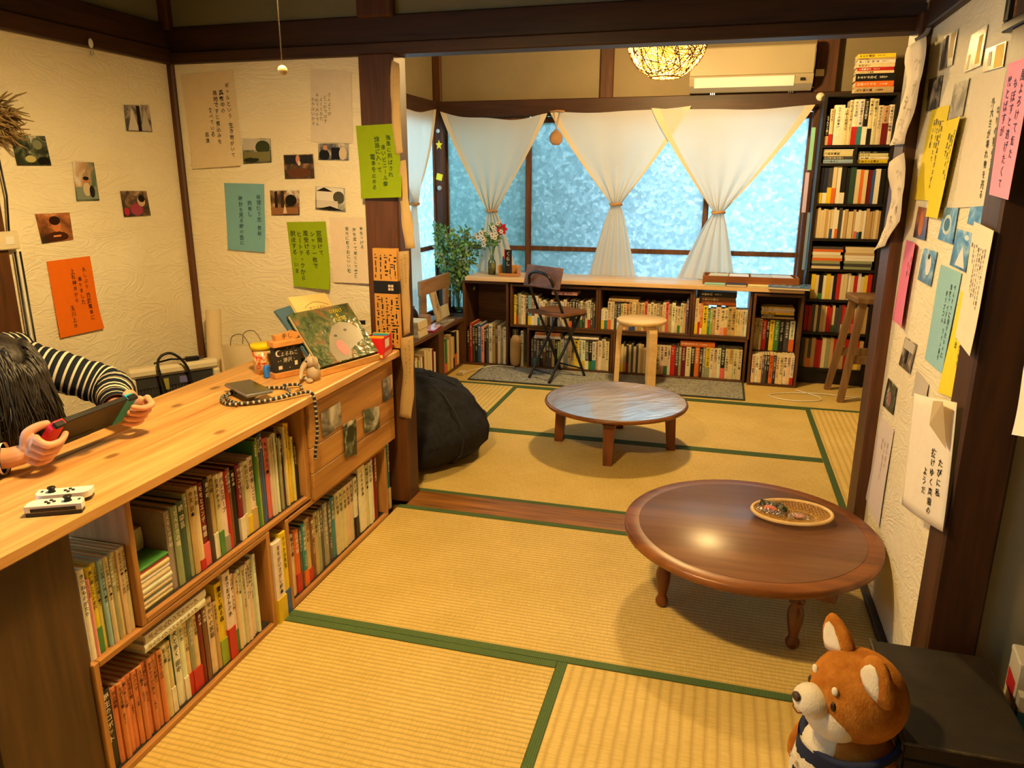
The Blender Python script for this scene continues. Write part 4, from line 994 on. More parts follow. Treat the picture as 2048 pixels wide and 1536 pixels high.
flat_on(1.11, 1.44, 0.505, 0.225, 0.022, 0.13, 'orange', 'orange spined book lying on the backless shelf row')
flat_on(1.105, 1.44, 0.528, 0.225, 0.030, 0.13, 'brown', 'brown book lying on the orange one in the backless shelf')
flat_on(1.10, 1.44, 0.559, 0.235, 0.034, 0.13, 'black', 'black book topping the flat pile in the backless shelf')
# tall box at the magazine end: two rows and a flat pile
row((1.462, 1.352, 0.0175), XD, YI, 0.262, [('cream', 18, 188), ('white', 18, 190), ('cream', 17, 188), ('purple', 11, 188), ('dark grey', 12, 190), ('black', 12, 190), ('orange', 20, 192), ('navy', 14, 190), ('cream', 18, 186), ('cream', 18, 188), ('white', 20, 190), ('cream', 17, 188), ('white', 17, 192, None, ('red', 0.25))], 'front row at the magazine end', WG, False, 0.12, 'stool end')
flat_on(1.47, 1.49, 0.0175, 0.24, 0.19, 0.14, 'dark brown', 'dark storage block behind the front row at the magazine end').data  # carries the second row
row((1.462, 1.492, 0.2085), XD, YI, 0.262, [('cream', 12, 215), ('cream', 12, 215), ('cream', 12, 212), ('red', 20, 205), ('black', 14, 205), ('yellow', 20, 205), ('green', 22, 205), ('black', 24, 205), ('dark grey', 22, 205), ('white', 22, 205, None, ('orange', 0.4))], 'raised row at magazine end', WG, False, 0.13, 'stool end')
for i, (cn, T) in enumerate([('tan', 12), ('black', 14), ('yellow', 16), ('cream', 12), ('white', 11), ('pale yellow', 12)]):
    z = 0.425+sum([12, 14, 16, 12, 11, 12][:i])/1000
    flat_on(1.495+RB.uniform(-0.008, 0.008), 1.495, z, 0.205, T/1000, 0.13, cn, '%s book lying %s from the bottom of the pile under the magazine' % (cn, ORD(i+1)))
# ---- low bookcase at the side window
SG = 'books in the low bookcase'
packed((-0.555, 0.37, 0.016), YD, XI, 0.47, auto(20, {'cream': 6, 'white': 3, 'tan': 3, 'brown': 2, 'green': 0.7, 'dark red': 1, 'black': 1}, (14, 22), (190, 240)), 0.2)
packed((-0.555, 0.985, 0.016), YD, XI, 0.33, auto(8, {'cream': 3, 'black': 2, 'tan': 2, 'green': 1}, (16, 22), (215, 250)), 0.2)
# ---- tower
TG = 'books in the black tower shelf'
TX0, TX1, TY = 1.962-TWX+0.016, 1.962+TWX-0.016, 1.515
def tower_row(z, specs, nm): row((TX0, TY, z+0.0165), XD, YI, TX1-TX0, specs, nm, TG, False, 0.13, 'window side')
tower_row(TZ[7], [('black', 20, 175, None, ('tan', 0.3)), ('cream', 18, 210, None, ('red', 0.3)), ('white', 50, 232), ('cream', 22, 215), ('cream', 18, 258), ('white', 26, 262, None, ('red', 0.4)), ('white', 24, 262, None, ('teal', 0.4)), ('black', 24, 262, None, ('white', 0.4)), ('cream', 20, 265, None, ('black', 0.35)), ('cream', 22, 262), ('cream', 26, 225), ('tan', 28, 222, None, ('dark red', 0.55)), ('white', 22, 228)], 'top tier of the tower')
packed((TX0, TY, TZ[5]+0.0165), XD, YI, TX1-TX0, [('black', 18, 215, None, ('yellow', 0.3)), ('navy', 22, 215, None, ('white', 0.3)), ('dark grey', 20, 215, None, ('yellow', 0.45)), ('cream', 18, 222, None, ('orange', 0.42)), ('white', 20, 224), ('black', 22, 222, None, ('white', 0.3)), ('black', 18, 210), ('dark green', 26, 220), ('cream', 20, 205), ('orange', 14, 204), ('cream', 18, 202), ('dark red', 20, 200), ('blue', 14, 200), ('white', 22, 208), ('black', 22, 206)])

def tower_pile(z, x0, specs, nm, y=1.52):
    zz = z+0.0165
    for i, (cn, T, H) in enumerate(specs):
        flat_on(x0+RB.uniform(0, 0.006), y, zz, H/1000, T/1000, 0.13, cn, '%s book lying %s from the bottom, %s' % (cn, ORD(i+1), nm), TG); zz += T/1000+0.0008
tower_pile(TZ[6], TX0+0.004, [('pale blue', 22, 172), ('dark grey', 18, 172), ('cream', 32, 170), ('white', 8, 172)], 'window side pile in the second tier')
tower_pile(TZ[6], 1.975, [('yellow', 22, 172), ('white', 14, 172), ('cream', 20, 168), ('black', 12, 170)], 'pillar side pile in the second tier')
tower_pile(1.7955, TX0+0.14, [('tan', 34, 215), ('orange', 32, 210), ('black', 42, 215), ('cream', 14, 205), ('red', 18, 200), ('cream', 22, 208), ('white', 18, 205), ('tan', 10, 210), ('yellow', 22, 205)], 'pile on top of the tower')
tower_pile(1.68, 2.225, [('yellow', 30, 190), ('dark grey', 30, 190), ('cream', 60, 185), ('white', 25, 185), ('black', 70, 185), ('navy', 20, 190)], 'pile on the side bookshelf', 1.53)
def stuff_row(z, n, x0=TX0, x1=TX1, hm=(150, 190), y=TY, pal=MIX, flat=False):
    sp = auto(n, pal, (15, 24), hm); k = (x1-x0)/(sum(s[1] for s in sp)/1000); off = x0
    for s in sp:
        T = s[1]/1000*k; H = s[2]/1000; yy = y+RB.uniform(0, 0.008); n0 = len(STUFF.f)
        STUFF.box(off, off+T*0.96, yy, yy+0.13, z+0.0165, z+0.0165+H); SCOL.extend([PAL[s[0]]]*6)
        if s[4]:
            STUFF.box(off-0.0003, off+T*0.96+0.0003, yy-0.001, yy+0.05, z+0.0165, z+0.0165+H*s[4][1]); SCOL.extend([PAL[s[4][0]]]*6)
        off += T
stuff_row(TZ[4], 24, hm=(165, 190), pal={'cream': 10, 'white': 4, 'tan': 5, 'orange': 0.6, 'dark grey': 0.6})
stuff_row(TZ[2], 18, hm=(150, 172), pal={'cream': 5, 'red': 3, 'black': 2, 'white': 2, 'tan': 2, 'yellow': 1})
stuff_row(TZ[1], 20, hm=(160, 185), pal={'cream': 3, 'red': 2, 'dark grey': 3, 'tan': 3, 'yellow': 1})
stuff_row(TZ[0], 17, hm=(185, 205), pal={'cream': 3, 'red': 3, 'dark green': 2, 'tan': 3, 'sage': 1, 'dark grey': 1})
for z0, xs in ((TZ[3], (TX0, 1.965)), (TZ[3], (1.968, TX1))):
    zz = z0+0.0165
    for k in range(8):
        T = RB.uniform(0.014, 0.020); cn = RB.choice(['cream', 'tan', 'white', 'orange', 'dark grey', 'sage', 'cream'])
        STUFF.box(xs[0]+RB.uniform(0.002, 0.01), xs[1]-RB.uniform(0.004, 0.02), TY, TY+0.13, zz, zz+T); SCOL.extend([PAL[cn]]*6); zz += T+0.0007
for z in (0.05, 0.40, 0.75, 1.05, 1.36): stuff_row(z, 16, 2.405-TWX+0.02, 2.405+TWX-0.02, (190, 240))
so = STUFF.build('packed_books', attrcol('packed_cover'))
ca = so.data.color_attributes.new('Col', 'FLOAT_COLOR', 'CORNER')
arr = np.ones((len(so.data.loops), 4), np.float32)
for i, p in enumerate(so.data.polygons):
    arr[p.loop_start:p.loop_start+p.loop_total, :3] = SCOL[i]
ca.data.foreach_set('color', arr.ravel())
so['kind'] = 'stuff'; so['label'] = 'tightly packed books filling the lower tiers of the black shelves'
# ------------------------------------------------------------------ notes and prints pinned to the walls
EPS = 0.0025
PLANES = {'left': ('x', -0.94, Vector((1, 0, 0))), 'part': ('y', -0.96, Vector((0, -1, 0))), 'right': ('x', 1.757, Vector((-1, 0, 0))), 'pillar': ('y', -0.995, Vector((0, -1, 0))),
          'rpost': ('x', 1.745, Vector((-1, 0, 0))), 'panel': ('x', 0.0125, Vector((1, 0, 0))), 'rpil': ('x', 1.722, Vector((-1, 0, 0)))}
def sheet(name, label, cat, where, quad, colr=None, material=None, curl=0.0, wave=0.002, lift=0.0, text=None, group=None, th=0.0006, tag_it=True, curl_side=0.0, shapes=()):
    ax, c, nrm = PLANES[where]
    Q = [Vector(at(u, v, ax, c)) for u, v in quad]           # TL TR BR BL
    cen = sum(Q, Vector())/4
    W = ((Q[1]-Q[0]).length+(Q[2]-Q[3]).length)/2; H = ((Q[3]-Q[0]).length+(Q[2]-Q[1]).length)/2
    ph = random.Random(quad[0][0]*7+quad[0][1]).uniform(0, 6)
    def P(s, t, e=0.0):
        p = (Q[0]*(1-s)+Q[1]*s)*(1-t)+(Q[3]*(1-s)+Q[2]*s)*t
        off = EPS+lift+wave*(1+math.sin(ph+4*t+3*s))*0.5*min(1, 3*t+0.2)+curl*max(0, t-0.45)**2*3.3*(0.55+0.9*s)+curl_side*max(0, s-0.5)**2*4
        return p+nrm*(off+e)-cen
    mb = MB(); nu, nv = 6, 9
    mb.grid(lambda u, v: P(u, v, th), nu, nv); mb.grid(lambda u, v: P(1-u, v, 0), nu, nv)
    n1 = (nu+1)*(nv+1)
    rim = [i for i in range(nu+1)]+[j*(nu+1)+nu for j in range(1, nv+1)]+[nv*(nu+1)+i for i in range(nu-1, -1, -1)]+[j*(nu+1) for j in range(nv-1, 0, -1)]
    back = lambda i: n1+(i//(nu+1))*(nu+1)+(nu-i % (nu+1))
    for k in range(len(rim)):
        a, b_ = rim[k], rim[(k+1) % len(rim)]; mb.add([mb.v[b_], mb.v[a], mb.v[back(a)], mb.v[back(b_)]], [(0, 1, 2, 3)], smooth=False)
    # make the front face look into the room
    p0, p1, p2 = (Vector(mb.v[i]) for i in mb.f[0][:3])
    if (p1-p0).cross(p2-p0).dot(nrm) < 0:
        mb.f = [f[::-1] for f in mb.f]
    o = mb.build(name, material or PAPER, loc=tuple(cen), col=colr or srgb(236, 228, 212))
    tag(o, label, cat, group)
    for si, (shp, cs, ct, w, h, cc) in enumerate(shapes):
        pts = [(-1, -1), (1, -1), (1, 1), (-1, 1)] if shp == 'r' else [(math.cos(a_), math.sin(a_)) for a_ in np.linspace(0, 2*PI, 15)[:-1]] if shp == 'e' else [(-1, 1), (0, -1), (1, 1)]
        V = [P(min(0.97, max(0.03, cs+w*x_)), min(0.97, max(0.03, ct+h*y_)), th+0.0003+0.0002*si) for x_, y_ in pts]
        MB().add(V, [tuple(range(len(V)))]).build('print_and_glare_shape', INK, o, col=cc)
    if text:
        cols, starts, size, (sr, tt), ic = text[:5]; jit = text[5] if len(text) > 5 else 0.16
        fit = min(1.1, (0.95-tt)*H/(size*W*1.06*max((starts[i_] if starts else 0)+len(c_) for i_, c_ in enumerate(cols)))); V, F = vtext(cols, size*W*fit, starts=starts, jit=jit, rnd=random.Random(len(label)), colgap=text[6] if len(text) > 6 else 1.35)
        letters('handwriting_lettering', V, F, lambda x, y: P(sr+x/W, tt-y/H, th+0.0006), INK, o, col=ic)
    return o
INK_B = srgb(34, 30, 32); INK_G = srgb(30, 78, 66); INK_P = srgb(120, 112, 100); INK_BL = srgb(44, 40, 92)
NW, NB, NG, NY, NP, NO, NT = srgb(240, 230, 214), srgb(118, 170, 186), srgb(140, 164, 26), srgb(246, 220, 62), srgb(246, 160, 190), srgb(228, 112, 24), srgb(148, 196, 208)
NGRP = 'handwritten notes on the walls'
def note(label, where, quad, colr, text=None, **k): return sheet('paper_note', label, 'note', where, quad, colr, text=text, group=NGRP, **k)
# partition wall
note('large cream note with five brush columns beside the corner post', 'part', [(362, 150), (466, 140), (487, 331), (388, 338)], srgb(228, 208, 172), (['ギャルという 生き物がいて', '真夜中の', '路地ですじ煮込みを', '食べている', '孤遠'], [0, 1.1, 1.1, 4.0, 8.2], 0.115, (0.86, 0.12), INK_B), curl=0.01)
note('greyish note with faint pencil lines high beside the pillar', 'part', [(622, 139), (703, 144), (706, 287), (623, 284)], srgb(222, 208, 186), (['さんようび', 'どこかでほす', 'よくとおた', 'それて片りでも', 'わりはいかる'], [0, 0.6, 1.1, 0.3, 1.2], 0.085, (0.46, 0.30), INK_P, 0.1, 1.05))
note('teal note with three columns of ink writing', 'part', [(449, 366), (529, 368), (533, 504), (458, 499)], NB, (['経理係う恋 数秘、', '挑戦し', '時計を見る時の会に'], [0, 1.2, 0.4], 0.105, (0.86, 0.15), srgb(30, 62, 70), 0.16, 2.0), curl=0.006)
note('lime green note with five columns under the forest print', 'part', [(574, 444), (652, 443), (666, 578), (591, 572)], NG, (['窓開けて', 'シャツ一枚で', '風受ける', 'ヒートテックから', '脱皮する、いま'], [0, 0.1, 0, 0.1, 0], 0.125, (0.80, 0.13), INK_B, 0.14, 1.22), curl=0.018)
note('pale note with green columns next to the lime one', 'part', [(659, 434), (743, 436), (748, 566), (670, 564)], srgb(226, 208, 184), (['気をつけろ', '海を渡って嵐として来た', '蛍光に願うおにいい秋'], [0, 0.3, 0.1], 0.088, (0.76, 0.13), INK_G, 0.16, 1.8), curl=0.012)
note('lime green note taped across the room pillar', 'pillar', [(713, 252), (794, 247), (810, 394), (726, 397)], NG, (['強風に飛ばされ', '遠いビニール傘', '線路に入って', '電車を止める'], [0, 1.6, 0.2, 3.2], 0.112, (0.76, 0.14), srgb(20, 50, 34), 0.16, 1.12), curl=0.02, lift=0.002)
# left wall
note('orange note with black columns on the left wall', 'left', [(92, 523), (178, 512), (202, 656), (117, 676)], NO, (['久しぶり 西武電車に', '乗りました', '上石神井から', '玉川上水'], [0, 1.6, 0, 6.6], 0.10, (0.80, 0.13), INK_B, 0.16, 1.35), curl=0.008)
# right wall
RW = 'right'
note('narrow yellow note on the note wall partly under another', RW, [(1867, 217), (1902, 210), (1866, 402), (1830, 399)], NY, (['一枚の写真を見ながら', '春の電車', 'ひとり揺れて', '夏ー', '長い手紙'], [0, 0.3, 0.2, 0, 0.1], 0.085, (0.80, 0.12), INK_B, 0.15, 1.25))
note('yellow note with a folded orange edge on the note wall', RW, [(1897, 242), (1937, 230), (1889, 439), (1858, 433)], NY, (['日記のような', '朝の光の中', '駅まで'], [0, 0.5, 0.2], 0.11, (0.74, 0.12), INK_B, 0.15, 1.3), lift=0.004, curl_side=0.01)
note('large pale note with bold ink column near the picture frame', RW, [(1950, 153), (2026, 132), (1986, 411), (1912, 416)], srgb(232, 218, 192), (['なりの猿のまで', '外大生が壊れ物を売る'], [0.6, -0.3], 0.118, (0.86, 0.22), INK_B, 0.16, 1.9))
note('bright pink note with violet writing beside the post', 'rpost', [(2028, 127), (2080, 108), (2029, 400), (1988, 389)], NP, (['風よろけて仮た', 'もぼすと逃げたくて', '獣とばすが'], [0, 0.5, 0.2], 0.16, (0.72, 0.08), INK_BL, 0.14, 1.5), lift=0.006)
note('pink note hanging low near the sliding pillar', RW, [(1815, 480), (1840, 489), (1812, 658), (1788, 640)], srgb(232, 128, 168), (['桃色の', '午後'], [0, 1], 0.12, (0.7, 0.15), srgb(150, 60, 90), 0.16, 1.6), curl_side=0.01)
note('teal note with three dark columns on the note wall', RW, [(1885, 529), (1926, 547), (1888, 748), (1852, 718)], NT, (['べんすでに帰りたいのに', '冒険アイドル ラインあり', '逆ラブコメ'], [0, 0.2, 1.4], 0.125, (0.84, 0.12), srgb(24, 44, 50), 0.16, 1.7))
note('long yellow note beside the post', RW, [(1925, 582), (1946, 592), (1918, 800), (1880, 785)], NY, (['平たたむカトリ', '仕事 届出'], [0, 0.3], 0.15, (0.76, 0.15), srgb(20, 70, 50), 0.16, 1.6))
note('long cream letter with dense fine lines against the post', RW, [(1968, 443), (2009, 462), (1966, 714), (1933, 674)], srgb(234, 220, 196), (['世界のどこかで今日も誰か', '手紙を書いているとする', 'その朝の海と光の話を', '聞きながら歩く町の音', 'ゆっくりと日が暮れて', 'また明日', '春'], [0, 0.4, 0.2, 0.5, 0, 0.3, 0.2], 0.07, (0.80, 0.16), srgb(70, 62, 60), 0.15, 1.5), lift=0.016, curl=0.004)
note('pale lavender letter low on the note wall', RW, [(1764, 831), (1790, 861), (1760, 1056), (1734, 997)], srgb(226, 212, 208), (['遠い夏の', '日の終わりに', '君は'], [0, 0.4, 0.2], 0.09, (0.78, 0.16), srgb(190, 176, 180), 0.16, 1.8))
note('small grey card half hidden behind the curled note', RW, [(1836, 741), (1860, 769), (1856, 800), (1826, 792)], srgb(196, 186, 174))
# the curled white note
def curled():
    """sheet taped at its near edge to the post, the far edge lifting off the plaster"""
    Q = [Vector(at(1829, 786, 'x', 1.700)), Vector(at(1922, 806, 'x', 1.738)), Vector(at(1886, 1064, 'x', 1.738)), Vector(at(1804, 1009, 'x', 1.694))]
    cen = sum(Q, Vector())/4; nrm = (Q[1]-Q[0]).cross(Q[3]-Q[0]).normalized(); nrm = nrm if nrm.x < 0 else -nrm
    def P(s, t, e=0.0):
        p = (Q[0]*(1-s)+Q[1]*s)*(1-t)+(Q[3]*(1-s)+Q[2]*s)*t
        return p+nrm*(e+0.016*math.sin(PI*s)*(1-0.6*t)+0.05*max(0, s-0.72)**1.5*(1-t)**2)-cen
    o = MB().grid(lambda u, v: P(u, v, 0.0005), 14, 12).build('paper_note', PAPER, loc=tuple(cen), col=srgb(240, 228, 210))
    sol = o.modifiers.new('thickness', 'SOLIDIFY'); sol.thickness = 0.0006
    tag(o, 'large white note curling off the wall with bold brush columns', 'note', NGRP)
    W = (Q[1]-Q[0]).length; H = (Q[3]-Q[0]).length
    V, F = vtext(['たびに私', '抜けゆく奥歯の', 'ようだ'], min(W*0.15, H*0.56/7.6), starts=[0.7, -0.1, 2.2], jit=0.12, colgap=1.5)
    letters('handwriting_lettering', V, F, lambda x, y: P(0.84+x/W, 0.40-y/H, 0.0024), INK, o, col=INK_B)
    MB().add([P(0.62, 0.02, 0.004), P(1.0, 0.0, 0.03), P(0.98, 0.36, 0.012), P(0.80, 0.20, 0.030)], [(0, 1, 3), (1, 2, 3), (0, 3, 1), (1, 3, 2)]).build('folded_corner', PAPER, o, col=srgb(236, 216, 176))
curled()
# folded strips hanging on the pillars
def strip(label, ax, c, pairs, colr, zig=0.002, nrm=Vector((0, -1, 0)), group='long paper strips on the pillars'):
    pts = [(Vector(at(*a, ax, c)), Vector(at(*b_, ax, c))) for a, b_ in pairs]
    cen = sum((a+b_ for a, b_ in pts), Vector())/(2*len(pts))
    mb = MB(); V = []; fs = []
    K = 4
    rows = []
    for i in range(len(pts)-1):
        for k in range(K):
            t = k/K; rows.append((pts[i][0].lerp(pts[i+1][0], t), pts[i][1].lerp(pts[i+1][1], t)))
    rows.append(pts[-1])
    for j, (a, b_) in enumerate(rows):
        off = nrm*(0.006+zig*(0.5+0.5*math.sin(j*0.9)))
        for s in (0, 0.33, 0.67, 1): V.append(a.lerp(b_, s)+off+nrm*0.004*math.sin(s*3.1+j)-cen)
    for j in range(len(rows)-1):
        for s in range(3): o_ = j*4+s; fs.append((o_, o_+1, o_+5, o_+4))
    o = mb.add(V, fs, smooth=True).build('paper_strip', PAPER, loc=tuple(cen), col=colr)
    sol = o.modifiers.new('thickness', 'SOLIDIFY'); sol.thickness = 0.0006
    tag(o, label, 'paper strip', group)
    rr = random.Random(len(label)); H = (pts[-1][0]-pts[0][0]).length; W = (pts[0][1]-pts[0][0]).length
    cols = [''.join(rr.choice(KANA) for _ in range(int(H/0.026*0.75))) for _ in range(2)]
    V2, F2 = vtext(cols, W*0.2, step=1.3, jit=0.2, starts=[1, 3], rnd=rr, colgap=1.6)
    def place(x, y):
        t = min(0.999, max(0, -y/H))*(len(rows)-1); j = int(t); f = t-j; s = min(1, max(0, 0.70+x/W))
        a = rows[j][0].lerp(rows[j+1][0], f); b_ = rows[j][1].lerp(rows[j+1][1], f)
        z = lambda jj: 0.006+zig*(0.5+0.5*math.sin(jj*0.9))
        return a.lerp(b_, s)+nrm*(z(j)*(1-f)+z(j+1)*f+0.0055)-cen
    letters('faint_lettering', V2, F2, place, INK, o, col=tuple(c_*0.5 for c_ in colr))
PS = srgb(206, 176, 124)
strip('topmost creased paper strip on the room pillar edge', 'y', -0.997, [((785, 120), (800, 128)), ((782, 190), (802, 190)), ((787, 250), (803, 250)), ((792, 310), (808, 305))], PS)
strip('second creased paper strip on the room pillar edge', 'y', -0.997, [((803, 322), (813, 320)), ((800, 395), (818, 395)), ((806, 450), (826, 440)), ((812, 497), (832, 496))], PS)
strip('third creased paper strip on the room pillar edge', 'y', -0.997, [((796, 503), (819, 501)), ((801, 560), (820, 560)), ((807, 620), (822, 620)), ((808, 672), (822, 664))], srgb(190, 160, 112))
strip('lowest creased paper strip on the room pillar edge', 'y', -0.997, [((802, 676), (828, 670)), ((807, 740), (829, 735)), ((804, 795), (829, 790)), ((799, 833), (824, 836))], srgb(190, 160, 112))
strip('upper folded paper strip dangling beside the note wall', 'x', 1.720, [((1820, 95), (1859, 72)), ((1817, 155), (1853, 145)), ((1806, 230), (1832, 225)), ((1782, 291), (1815, 288))], srgb(238, 222, 196), 0.003, Vector((-1, 0, 0)))
strip('lower folded paper strip dangling beside the note wall', 'x', 1.720, [((1784, 325), (1814, 305)), ((1786, 382), (1816, 372)), ((1780, 452), (1803, 442)), ((1750, 501), (1776, 492))], srgb(238, 222, 196), 0.003, Vector((-1, 0, 0)))

# ---- photo prints
BK, WH = srgb(22, 24, 22), srgb(226, 220, 206)
PH = {
    'forest': photo('print_forest', [(0.30, BK), (0.46, srgb(34, 44, 34)), (0.58, srgb(92, 100, 78)), (0.72, WH)], 55, 0.8),
    'wood': photo('print_wood', [(0.30, srgb(26, 18, 14)), (0.48, srgb(80, 56, 38)), (0.62, srgb(148, 110, 74)), (0.76, WH)], 38, 0.8),
    'lake': photo('print_lake', [(0.30, srgb(30, 34, 30)), (0.46, srgb(100, 104, 84)), (0.60, srgb(190, 188, 172)), (0.74, srgb(226, 222, 208))], 22, 0.9),
    'sepia': photo('print_sepia', [(0.30, srgb(40, 20, 10)), (0.48, srgb(112, 60, 28)), (0.64, srgb(178, 110, 60)), (0.78, srgb(226, 180, 130))], 26, 0.6),
    'sea': photo('print_sea', [(0.30, srgb(40, 66, 92)), (0.48, srgb(76, 128, 160)), (0.62, srgb(150, 184, 196)), (0.76, srgb(230, 230, 224))], 40, 1.2),
    'street': photo('print_street', [(0.30, srgb(20, 22, 26)), (0.46, srgb(84, 84, 86)), (0.58, srgb(170, 158, 144)), (0.70, srgb(226, 214, 196))], 30, 0.9),
    'child': photo('print_child', [(0.30, srgb(34, 48, 40)), (0.46, srgb(92, 110, 92)), (0.60, srgb(188, 150, 116)), (0.74, srgb(226, 216, 196))], 26, 0.7),
    'grey': photo('print_grey', [(0.30, srgb(70, 66, 60)), (0.46, srgb(140, 132, 118)), (0.62, srgb(200, 190, 170)), (0.78, srgb(230, 224, 208))], 30, 1.0)}
def print_(label, where, quad, kind, **k): return sheet('photo_print', label, 'photo', where, quad, material=PH[kind], group='small photo prints', th=0.0016, wave=0.0004, **k)
print_('dark print of a curtained window on the left wall', 'left', [(246, 210), (296, 210), (303, 264), (252, 262)], 'street', shapes=[('t', .28, .55, .22, .42, srgb(216, 206, 190)), ('t', .78, .55, .24, .42, srgb(186, 178, 164)), ('r', .52, .5, .07, .48, srgb(30, 26, 24))])
print_('dark leafy tree print beside the dried bouquet', 'left', [(20, 271), (88, 272), (101, 331), (33, 331)], 'forest', shapes=[('e', .42, .78, .16, .12, srgb(190, 180, 120)), ('e', .7, .3, .14, .16, srgb(120, 126, 100)), ('e', .8, .85, .2, .14, srgb(18, 20, 18))])
print_('upright print of a child outdoors on the left wall', 'left', [(143, 323), (186, 325), (197, 401), (152, 402)], 'child', shapes=[('r', .5, .8, .48, .16, srgb(126, 136, 124)), ('e', .5, .70, .17, .18, srgb(206, 190, 160)), ('e', .5, .47, .12, .07, srgb(196, 120, 84)), ('e', .5, .42, .14, .05, srgb(34, 26, 22)), ('e', .72, .76, .12, .16, srgb(30, 26, 28))])
print_('print of a child with a pink backpack near the corner post', 'left', [(239, 382), (291, 382), (300, 431), (247, 434)], 'wood', shapes=[('e', .5, .72, .24, .24, srgb(150, 60, 80)), ('e', .72, .40, .15, .22, srgb(206, 170, 140)), ('e', .74, .30, .13, .15, srgb(30, 24, 22)), ('e', .12, .8, .1, .16, srgb(170, 40, 60))])
print_('reddish brown portrait print above the orange note', 'left', [(69, 428), (137, 425), (145, 479), (83, 487)], 'sepia', shapes=[('e', .5, .85, .36, .2, srgb(60, 28, 16)), ('e', .52, .42, .14, .24, srgb(200, 120, 70)), ('e', .50, .26, .17, .16, srgb(40, 20, 12)), ('r', .5, .8, .12, .03, srgb(220, 150, 90))])
print_('pond landscape print beside the large cream note', 'part', [(485, 277), (542, 277), (544, 325), (488, 328)], 'lake', shapes=[('r', .5, .24, .47, .22, srgb(196, 188, 176)), ('e', .72, .36, .26, .28, srgb(58, 66, 44)), ('r', .5, .74, .47, .2, srgb(120, 116, 76)), ('e', .3, .86, .28, .1, srgb(40, 42, 34))])
print_('dark print of a hand over fallen leaves', 'part', [(568, 310), (627, 308), (630, 357), (571, 358)], 'wood', shapes=[('r', .5, .2, .47, .18, srgb(38, 40, 44)), ('e', .48, .2, .07, .18, srgb(206, 140, 116)), ('e', .52, .36, .05, .1, srgb(226, 200, 180)), ('e', .5, .75, .42, .2, srgb(92, 56, 38))])
print_('print of people in dark clothes under the greyish note', 'part', [(637, 287), (698, 287), (698, 321), (638, 320)], 'street', shapes=[('e', .2, .7, .18, .34, srgb(26, 28, 34)), ('e', .24, .25, .07, .16, srgb(196, 140, 110)), ('r', .58, .6, .14, .36, srgb(24, 26, 36)), ('e', .82, .6, .13, .38, srgb(206, 190, 160))])
print_('forest path print above the lime green note', 'part', [(541, 381), (599, 381), (600, 430), (544, 431)], 'wood', shapes=[('r', .5, .82, .47, .14, srgb(140, 96, 60)), ('r', .2, .35, .05, .34, srgb(40, 30, 22)), ('r', .42, .35, .06, .34, srgb(52, 40, 30)), ('e', .72, .4, .2, .24, srgb(26, 24, 18)), ('t', .5, .72, .07, .2, srgb(216, 190, 160))])
print_('bright lake print with dark branches', 'part', [(632, 372), (690, 376), (692, 424), (632, 419)], 'lake', shapes=[('r', .5, .3, .47, .28, srgb(222, 216, 206)), ('e', .8, .42, .2, .26, srgb(70, 70, 60)), ('r', .4, .74, .36, .16, srgb(206, 196, 186)), ('t', .3, .1, .3, .1, srgb(34, 28, 24)), ('t', .5, .9, .46, .1, srgb(22, 20, 20))])
RP = [('glossy grey print nearest the sliding pillar at the top', [(1892, 72), (1919, 58), (1907, 130), (1881, 142)], 'grey', [('r', .3, .5, .1, .46, srgb(80, 74, 70)), ('r', .75, .4, .18, .36, srgb(196, 170, 120))]), ('tall glossy print catching a gold reflection', [(1947, 70), (1979, 48), (1965, 131), (1930, 146)], 'grey', [('r', .75, .55, .13, .36, srgb(244, 206, 96)), ('r', .2, .75, .07, .2, srgb(240, 220, 150))]),  # gold rectangles on the tall print are its reflection, painted as flat colour
      ('wide glossy print with a bright gold half', [(1976, 98), (2017, 82), (2010, 133), (1968, 145)], 'sepia', [('r', .75, .5, .2, .46, srgb(246, 208, 100)), ('r', .3, .5, .08, .3, srgb(220, 206, 180))]), ('dark blue print above the narrow yellow note', [(1861, 159), (1888, 150), (1878, 217), (1855, 223)], 'street'),
      ('misty grey landscape print above the folded yellow note', [(1913, 167), (1942, 156), (1928, 231), (1899, 239)], 'grey'), ('print of an orange robed figure below the yellow notes', [(1840, 413), (1860, 417), (1853, 481), (1829, 474)], 'sepia', [('e', .5, .5, .2, .42, srgb(190, 110, 70))]),
      ('blue print of white ropes below the folded yellow note', [(1893, 415), (1920, 416), (1908, 489), (1879, 478)], 'sea', [('e', .45, .5, .3, .3, srgb(206, 220, 226)), ('e', .45, .5, .2, .2, srgb(70, 120, 160))]), ('turquoise sea print under the large pale note', [(1945, 414), (1983, 411), (1968, 455), (1938, 447)], 'sea'),
      ('blue print with white paper scraps', [(1918, 457), (1949, 467), (1934, 545), (1903, 530)], 'sea', [('t', .6, .65, .3, .28, srgb(226, 226, 224)), ('e', .75, .15, .14, .07, srgb(210, 224, 230))]), ('print of a white dressed figure beside the teal note', [(1851, 496), (1877, 504), (1864, 573), (1838, 559)], 'sea', [('e', .6, .45, .18, .3, srgb(230, 230, 230)), ('e', .55, .2, .08, .08, srgb(60, 40, 40))]),
      ('dim street print below the low pink note', [(1814, 673), (1836, 689), (1822, 748), (1800, 729)], 'street', [('e', .5, .55, .12, .28, srgb(30, 28, 28)), ('r', .5, .2, .44, .16, srgb(196, 186, 170))]), ('dark print of a pink figure above the lavender letter', [(1779, 756), (1796, 775), (1788, 830), (1768, 811)], 'forest', [('e', .5, .6, .16, .28, srgb(150, 100, 110))])]
for lb, q, kd, *sp_ in RP: print_(lb, RW, q, kd, shapes=sp_[0] if sp_ else ())
